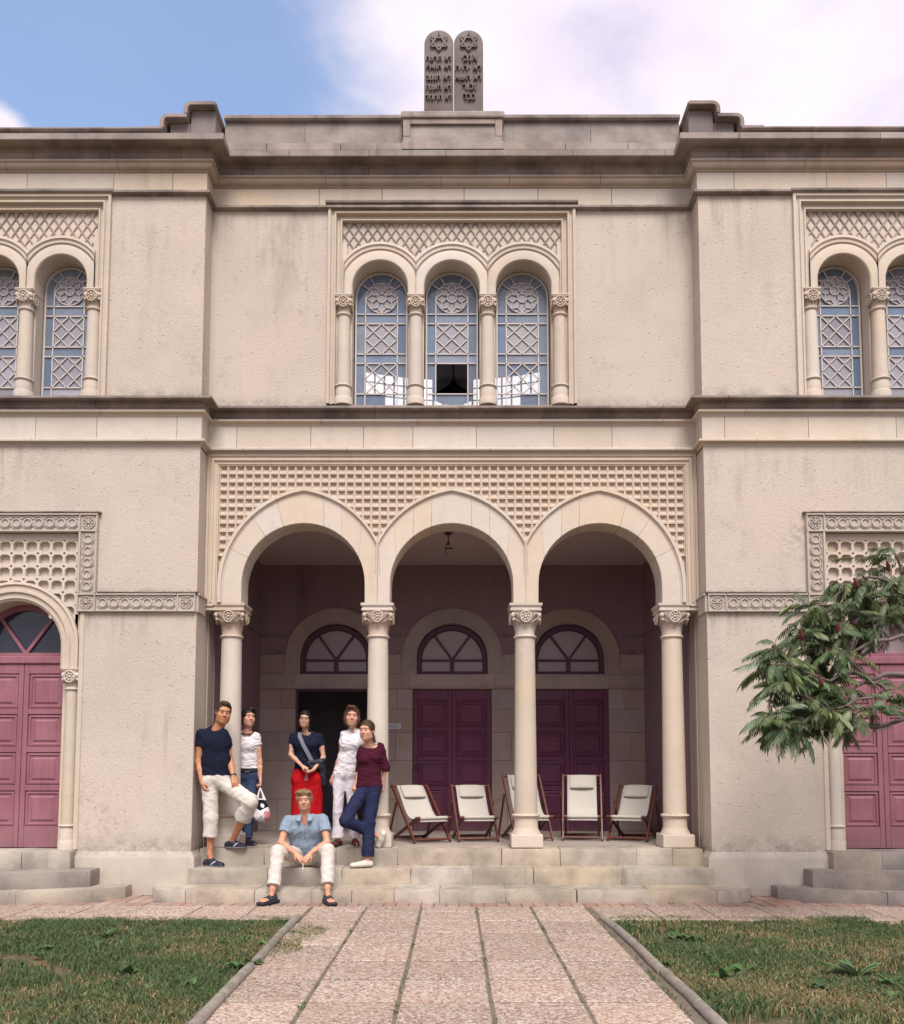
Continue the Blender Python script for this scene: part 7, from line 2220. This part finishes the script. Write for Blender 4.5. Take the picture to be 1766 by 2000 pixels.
# --- woman in the red skirt
p = Person("woman in glasses, navy T-shirt and long red skirt before the open doorway", JOINTS['woman_c'], 0.238, 4, 0, 4, (0.57, 0.33, 0.235), 0.53, 0.94, True)
p.brow = (0.05, 0.03, 0.02); p.smile = True
p.body({'R': ((0.1, 0.2, -0.8), 0.7, -1), 'L': ((0.2, 0.3, 0.9), 0.8, 1)})
def b(S_):
    tee(p, S_, 0.42, 0.014, 0.060); neckhole(p, S_, 0.070, (0, -0.02, 0.022)); S_.plane(p.J['pel'] + V3((0, 0, 0.0)), (0.0, 0, -1))
p.garment("shirt", b, (0.012, 0.014, 0.032), folds=(0.004, [(30, 10, 55, 0), (-25, 15, 70, 2)]))
def b(S_):
    P_ = p.J['pel']
    for sg in (-1, 1):
        t = P_ + V3((sg * 0.070, 0, 0.04)); m = P_ + V3((sg * 0.095, 0, -0.14)); e = V3((P_[0] + sg * 0.115 + 0.01, P_[1], 0.60))
        S_.cone(t, m, 0.100, 0.115, 0.05); S_.cone(m, e, 0.115, 0.118, 0.05, flat='b')
    S_.cone(P_ + V3((0, 0, -0.1)), V3((P_[0] + .01, P_[1], 0.60)), 0.11, 0.12, 0.05, flat='b')
    S_.plane(P_ + V3((0, 0, 0.035)), (0, 0, 1))
p.garment("skirt", b, (0.42, 0.008, 0.012), folds=(0.009, [(48, 6, 5, 0), (30, 20, -6, 2), (75, 10, 8, 1)]))
for sd in 'RL': p.shoe(sd, (0.03, 0.02, 0.02), (0.02, 0.02, 0.02), height=0.03, wid=0.042)
def hr(S_, E):
    p.cap(E, 0.011); E((0, 0.115, -0.004), (0.062, 0.062, 0.078), 0.008, True); E((0, 0.07, -0.09), (0.066, 0.09, 0.08), 0.01, True)
    E((0.068, 0.0, -0.02), (0.022, 0.05, 0.06)); E((-0.068, 0.0, -0.02), (0.022, 0.05, 0.06))
    S_.plane(p.hp(0, 0, -0.07), -p.ax[2])
    S_.cone(p.hp(-0.03, -0.085, 0.0), p.hp(-0.070, -0.035, -0.150), 0.036, 0.024, 0.02)
p.hair(hr, (0.016, 0.011, 0.010))
gl = MB()
for sg in (-1, 1):
    gl.tube([tuple(p.hp(sg * 0.032 + 0.021 * cos(t), 0.098, 0.004 + 0.015 * sin(t)) - V3(p.root.location)) for t in [2 * pi * i / 14 for i in range(14)]], 0.0022, 5, close=True)
    gl.tube([tuple(p.hp(sg * r_, f_, 0.010) - V3(p.root.location)) for r_, f_ in ((0.052, 0.098), (0.074, 0.08), (0.080, -0.01))], 0.002, 5)
gl.tube([tuple(p.hp(r_, 0.102, 0.006) - V3(p.root.location)) for r_ in (-0.011, 0.011)], 0.0022, 5)
tag(gl.build("glasses", M['iron'], p.root), kind='stuff')
pc = p
# bag worn across her body
bagm = plain('black_nylon', (0.014, 0.014, 0.022), 0.6, 0.1, 20); webm = plain('grey_webbing', (0.16, 0.165, 0.21), 0.7, 0.1, 60)
sb = tag(empty("shoulder_bag", tuple(map(float, p.J['pel'] + V3((0.2, -0.05, 0.0))))), "black messenger bag with grey strap worn across the woman in red skirt", "bag")
o0 = V3(sb.location)
P_ = p.J['pel']
def bm_(S_):
    S_.cone(P_ + V3((0.05, -0.135, 0.085)), P_ + V3((0.20, -0.07, 0.10)), 0.035, 0.05, 0.03); S_.cone(P_ + V3((0.07, -0.13, 0.02)), P_ + V3((0.21, -0.06, 0.03)), 0.030, 0.045, 0.04)
    S_.cone(P_ + V3((0.20, -0.05, 0.08)), P_ + V3((0.235, -0.03, -0.20)), 0.05, 0.055, 0.04)
S_ = SDF(P_ - 0.35, P_ + 0.35, 0.007); bm_(S_); S_.folds(0.008, [(40, 20, 50, 0), (-30, 40, 30, 2)])
me, vs = S_.mesh("bag_body"); me.materials.append(bagm)
co = (vs - o0).astype(np.float32); me.vertices.foreach_set('co', co.ravel()); link("bag_body", me, sb)
sp = [p.J['neck'] + V3(v) for v in ((-0.065, 0.05, 0.02), (-0.085, -0.03, 0.012), (-0.075, -0.095, -0.045), (-0.02, -0.138, -0.16), (0.045, -0.142, -0.275), (0.10, -0.13, -0.38))]
sm = MB(); rows = []
for i, q in enumerate(sp):
    d = unit(sp[min(i + 1, 5)] - sp[max(i - 1, 0)]); nrm = unit((-0.2, -1, 0.3 if i > 1 else 1.2)); l = unit(np.cross(d, nrm))
    rows.append([tuple(q + l * 0.026 - o0), tuple(q + l * 0.026 + nrm * 0.005 - o0), tuple(q - l * 0.026 + nrm * 0.005 - o0), tuple(q - l * 0.026 - o0)])
sm.grid(rows).build("strap", webm, sb, smooth=50)
kk = tag(empty("key_bunch", tuple(map(float, p.J['HL_'] + V3((0.01, -0.03, -0.02))))), "small bunch of keys dangling from the hands of the woman in red skirt", "keys")
MB().tube([(0.014 * cos(t), 0, 0.014 * sin(t)) for t in [2 * pi * i / 10 for i in range(10)]], 0.002, 5, close=True).build("key_ring", D.materials['pewter'], kk)
for i, a in enumerate((-0.25, 0.05, 0.3)):
    mb = MB(); mb.box(-0.010, 0.010, -0.0015, 0.0015, -0.035, -0.014).box(-0.004, 0.004, -0.001, 0.001, -0.075, -0.0352)
    tag(mb.build("key", D.materials['pewter'], kk, rot=(0, a, 0)), kind='stuff')

# --- woman all in white
p = Person("smiling woman in white top and white trousers with sunglasses pushed up on her hair", JOINTS['woman_d'], 0.262, 8, 0, 3, (0.56, 0.30, 0.21), 0.53, 0.86, True)
p.brow = (0.10, 0.05, 0.03); p.smile = True
p.body({'R': ((0.5, 0.5, 0), 0.5, 1), 'L': ((0, -0.5, 0.2), 0.5, -1)})
def b(S_):
    tee(p, S_, 0.30, 0.013, 0.055); neckhole(p, S_, 0.060, (0, -0.012, 0.042)); S_.plane(p.J['pel'] + V3((0, 0, 0.005)), (0.12, 0, -1))
p.garment("shirt", b, (0.63, 0.59, 0.615), folds=(0.008, [(20, 10, 75, 0), (-25, 15, 60, 2), (40, 20, 40, 3)]))
def b(S_):
    p.torso(S_, 0.010)
    p.leg(S_, 'R', 0.088, 0.064, 0.066, 0.93, k=0.02, flare=0.088); p.leg(S_, 'L', 0.088, 0.062, 0.062, 0.93, k=0.02, flare=0.080)
    S_.plane(p.J['pel'] + V3((0, 0, 0.03)), (0, 0, 1))
p.garment("trousers", b, (0.62, 0.57, 0.61), folds=(0.007, [(40, 10, 10, 0), (-34, 12, 22, 2)]))
for sd in 'RL': p.shoe(sd, (0.10, 0.03, 0.02), (0.03, 0.012, 0.01), height=0.03, wid=0.042)
def hr(S_, E):
    p.cap(E, 0.014); E((0.01, 0.05, 0.118), (0.062, 0.050, 0.026))
    E((0, -0.050, -0.04), (0.098, 0.066, 0.110)); E((0.078, 0.01, -0.03), (0.024, 0.045, 0.085)); E((-0.078, 0.01, -0.03), (0.022, 0.045, 0.080))
    E((0, 0.115, -0.002), (0.064, 0.066, 0.080), 0.008, True); E((0, 0.07, -0.10), (0.064, 0.11, 0.09), 0.01, True); S_.plane(p.hp(0, 0, -0.130), -p.ax[2])
p.hair(hr, (0.085, 0.038, 0.022), 1.3, 0.25)
gl = MB()
for sg in (-1, 1):
    gl.sphere(tuple(p.hp(sg * 0.032, 0.055, 0.118) - V3(p.root.location)), 0.020 * p.k, 10, 6)
    gl.tube([tuple(p.hp(sg * r_, f_, u_) - V3(p.root.location)) for r_, f_, u_ in ((0.05, 0.05, 0.115), (0.084, 0.0, 0.08), (0.088, -0.03, 0.03))], 0.003, 5)
tag(gl.build("sunglasses", plain('smoke_lens', (0.03, 0.03, 0.035), 0.15, spec=0.8), p.root, smooth=60), kind='stuff')

# --- woman in the maroon top
p = Person("woman in maroon top and navy trousers leaning on the column with one knee bent", JOINTS['woman_e'], 0.262, -22, 0, -2, (0.56, 0.30, 0.21), 0.325, 0.86, True)
p.brow = (0.09, 0.045, 0.03)
p.body({'R': ((0.3, 0.6, 0), 0.6, 1), 'L': ((-0.4, 0.6, 0), 0.7, -1)})
def b(S_):
    tee(p, S_, 0.3, 0.014, 0.056)
    for sd in 'RL':
        sh, el, wr = p.J['S' + sd], p.J['E' + sd], p.J['W' + sd]
        S_.cone(sh, el, 0.060, 0.054, 0.03); S_.cone(el, lerp(el, wr, 0.22), 0.054, 0.052, 0.02, flat='b')
    neckhole(p, S_, 0.092, (0.0, -0.02, 0.022), (1.15, 1, 0.8)); S_.plane(p.J['pel'] + V3((0, 0, -0.025)), (0.10, 0, -1))
p.garment("jumper", b, (0.055, 0.009, 0.021), folds=(0.0045, [(30, 10, 60, 0), (-25, 15, 80, 2)]))
def b(S_):
    p.torso(S_, 0.006)
    p.leg(S_, 'R', 0.094, 0.076, 0.072, 0.93); p.leg(S_, 'L', 0.096, 0.078, 0.078, 0.95, flare=0.080)
    S_.plane(p.J['pel'] + V3((0, 0, 0.02)), (0, 0, 1))
p.garment("trousers", b, (0.020, 0.024, 0.060), folds=(0.007, [(30, 10, 20, 0), (-24, 12, 32, 2)]))
p.shoe('L', (0.58, 0.54, 0.45), (0.36, 0.33, 0.28), height=0.022, wid=0.044); p.shoe('R', (0.58, 0.55, 0.48), (0.42, 0.40, 0.35), height=0.022, wid=0.044, sole_n=(-0.5, -0.9, 0.1))
def hr(S_, E):
    p.cap(E, 0.010); E((0, 0.115, 0.000), (0.064, 0.064, 0.078), 0.008, True); E((0, 0.07, -0.10), (0.074, 0.09, 0.085), 0.01, True)
    S_.plane(p.hp(0, -0.04, -0.060), -p.ax[2] + p.ax[1] * 0.25)
    S_.cone(p.hp(0, -0.108, 0.01), p.hp(-0.060, -0.080, -0.125), 0.034, 0.020, 0.02)
p.hair(hr, (0.070, 0.034, 0.022))

# --- man sitting on the steps
p = Person("fair-haired man in pale blue shirt sitting on the steps with hands between his knees", JOINTS['man_f'], 0.252, 3, 0, -2, (0.53, 0.275, 0.17), 0.0, 1.0)
p.brow = (0.20, 0.12, 0.07); p.beard = 0.15
p.body({'R': ((0.2, 0.3, -0.7), 0.42, -1), 'L': ((-0.2, 0.3, -0.7), 0.38, 1)}, feet=True)
def b(S_):
    tee(p, S_, 0.58, 0.020, 0.076)
    N = p.J['neck']
    neckhole(p, S_, 0.068, (0, -0.02, 0.032))
    # open collar: a V cut down the front, two collar leaves
    for t in (0.0, 0.35, 0.7): S_.ell(N + V3((0.0, -0.085 - 0.02 * t, -0.02 - 0.10 * t)), (0.040 * (1 - t * 0.75), 0.055, 0.05), None, 0.004, True)
    for sg in (-1, 1):
        S_.cone(N + V3((sg * 0.060, 0.0, 0.020)), N + V3((sg * 0.066, -0.094, -0.050)), 0.012, 0.008, 0.010)
        S_.cone(N + V3((sg * 0.030, 0.055, 0.03)), N + V3((sg * 0.062, 0.0, 0.020)), 0.014, 0.014, 0.008)
    S_.plane(p.J['pel'] + V3((0, 0, 0.015)), (0, 0.35, -1))
def pl(c, vs):
    m = np.abs(((vs[:, 0] - p.J['neck'][0]) * 62) % 2 - 1) < 0.22; c[m] *= 0.86
    m = (np.abs(vs[:, 0] - p.J['neck'][0]) < 0.006) & (vs[:, 1] < p.J['neck'][1] - 0.03); c[m] *= 0.8
p.garment("shirt", b, (0.225, 0.285, 0.360), folds=(0.008, [(34, 10, 14, 0), (-28, 15, 40, 2), (50, 20, -20, 1)]), colfn=pl)
def b(S_):
    P_ = p.J['pel']
    S_.cone(p.J['hR'], p.J['hL'], 0.105, 0.105, 0.05); S_.cone(P_ + V3((0, 0.02, 0.02)), P_ + V3((0, 0.0, 0.10)), 0.115, 0.10, 0.05)
    p.leg(S_, 'R', 0.100, 0.084, 0.080, 0.95, flare=0.082); p.leg(S_, 'L', 0.100, 0.084, 0.080, 0.95, flare=0.082)
p.garment("trousers", b, (0.54, 0.49, 0.45), folds=(0.007, [(34, 14, 14, 0), (-24, 20, 30, 2)]))
N = p.J['neck']
for sg in (-1, 1):
    q = [V3((sg * .030, -.030, .058)), V3((sg * .082, -.030, .028)), V3((sg * .092, -.098, -.030)), V3((sg * .040, -.118, -.040))]
    q = [N + v - V3(p.root.location) for v in q]; off = V3((sg * .004, -.010, .008))
    me = MB().add([tuple(v) for v in q] + [tuple(v + off) for v in q], [(0, 1, 2, 3), (7, 6, 5, 4), (0, 4, 5, 1), (1, 5, 6, 2), (2, 6, 7, 3), (3, 7, 4, 0)]).mesh("collar", M['cloth'], bevel=0.003)
    paint(me, np.tile(V3((0.235, 0.295, 0.37)), (len(me.vertices), 1))); link("collar", me, p.root)
for i in range(3):
    MB().sphere(tuple(N + V3((0.0, -0.135 - 0.012 * i, -0.14 - 0.085 * i)) - V3(p.root.location)), 0.006, 8, 5).build("button", plain('shirt_button', (0.5, 0.5, 0.5), 0.4), p.root)
def sandal(sd):
    to, he = p.J['toe' + sd], p.J['he' + sd]
    d = unit((to - he) * (1, 1, 0)); l = np.cross(d, (0, 0, 1)); z0 = 0.012
    def b(S_):
        for sg in (-1, 1):
            S_.cone(V3((*(he - d * .03)[:2], 0.026)) + l * sg * .014, V3((*(to + d * .035)[:2], 0.024)) + l * sg * .026, 0.030, 0.032, 0.01)
        S_.plane((0, 0, 0.034), (0, 0, 1)); S_.plane((0, 0, 0.002), (0, 0, -1))
        for t, w_, r in ((0.62, 0.046, 0.026), (0.34, 0.044, 0.030), (0.05, 0.036, 0.026)):
            c = lerp(he, to, t)
            for i in range(6):
                a0, a1 = pi * i / 6, pi * (i + 1) / 6
                top = 0.085 - 0.045 * t
                q = lambda a: V3((*(c + l * w_ * cos(a))[:2], 0.025 + (top - 0.01) * sin(a)))
                S_.cone(q(a0), q(a1), 0.013, 0.013, 0.01)
                S_.cone(q(a0) + d * .024, q(a1) + d * .024, 0.012, 0.012, 0.01)
    return p.garment("sandal", b, (0.020, 0.020, 0.032), 'shoe', 0.0055, region=[to, he])
sandal('R'); sandal('L')
def hr(S_, E):
    p.cap(E, 0.014); E((0.070, 0.02, 0.030), (0.028, 0.060, 0.060)); E((-0.070, 0.0, 0.020), (0.028, 0.055, 0.062)); E((0.035, 0.070, 0.104), (0.062, 0.040, 0.030)); E((-0.05, 0.05, 0.10), (0.045, 0.045, 0.03))
    E((-0.006, 0.115, -0.010), (0.062, 0.064, 0.078), 0.01, True); E((0, 0.07, -0.085), (0.072, 0.10, 0.07), 0.012, True)
    S_.plane(p.hp(0, 0, -0.050), -p.ax[2])
p.hair(hr, (0.25, 0.155, 0.095), 1.1, 0.35)
hl = p.J['HR_']
cg = tag(MB().tube([(0, 0, 0), (0.004, -0.006, -0.075)], 0.0042, 8).build("cigarette", plain('paper_white', (0.75, 0.72, 0.68), 0.8), None, loc=(float(hl[0] + 0.02), float(hl[1] - 0.055), float(hl[2] - 0.03))), "white cigarette held low between the fingers of the seated man", "cigarette")

# --- carrier bag in the hand of the woman in jeans
hx = V3(JOINTS['woman_b']['HL_'])
tb = tag(empty("carrier_bag", tuple(map(float, hx + V3((0.02, -0.02, -0.40))))), "white carrier bag with black print hanging from the hand of woman in jeans", "bag")
o0 = V3(tb.location)
S_ = SDF(hx + V3((-0.2, -0.15, -0.55)), hx + V3((0.25, 0.15, 0.05)), 0.006)
S_.cone(hx + V3((0.0, -0.02, -0.17)), hx + V3((0.035, -0.02, -0.37)), 0.055, 0.085, 0.04); S_.cone(hx + V3((0.045, -0.02, -0.17)), hx + V3((0.07, -0.02, -0.36)), 0.035, 0.075, 0.04)
S_.cone(hx + V3((-0.03, -0.02, -0.18)), hx + V3((-0.015, -0.02, -0.37)), 0.035, 0.07, 0.04)
S_.folds(0.011, [(45, 25, 18, 0), (-35, 50, 30, 2), (70, 20, -40, 1)]); S_.plane(hx + V3((0, 0, -0.15)), (0, 0, 1))
me, vs = S_.mesh("bag_body")
c = np.tile(V3((0.70, 0.66, 0.66)), (len(vs), 1)); q = vs - hx
c[(q[:, 2] > -0.30 + 0.5 * np.abs(q[:, 0] - 0.02)) & (q[:, 1] < 0.02) & (np.sin(q[:, 0] * 70 + q[:, 2] * 20) + np.sin(q[:, 2] * 60) > -0.9) & (q[:, 2] < -0.16)] = (0.012, 0.012, 0.016)
c[(q[:, 2] < -0.37) & (np.sin(q[:, 0] * 190) * np.sin(q[:, 2] * 160) > 0.3)] = (0.10, 0.22, 0.30)
c[(q[:, 2] < -0.31) & (q[:, 0] > 0.075)] = (0.50, 0.20, 0.22)
paint(me, c); me.materials.append(M['cloth']); me.vertices.foreach_set('co', (vs - o0).astype(np.float32).ravel()); link("bag_body", me, tb)
for sx in (-0.03, 0.05):
    MB().tube([tuple(hx + V3((0.0, -0.02, -0.01)) - o0), tuple(hx + V3((sx * 0.6, -0.025, -0.08)) - o0), tuple(hx + V3((sx * 1.2, -0.02, -0.17)) - o0)], [0.008, 0.012, 0.022], 6).build("handle", plain('white_plastic', (0.7, 0.66, 0.66), 0.5), tb, smooth=60)
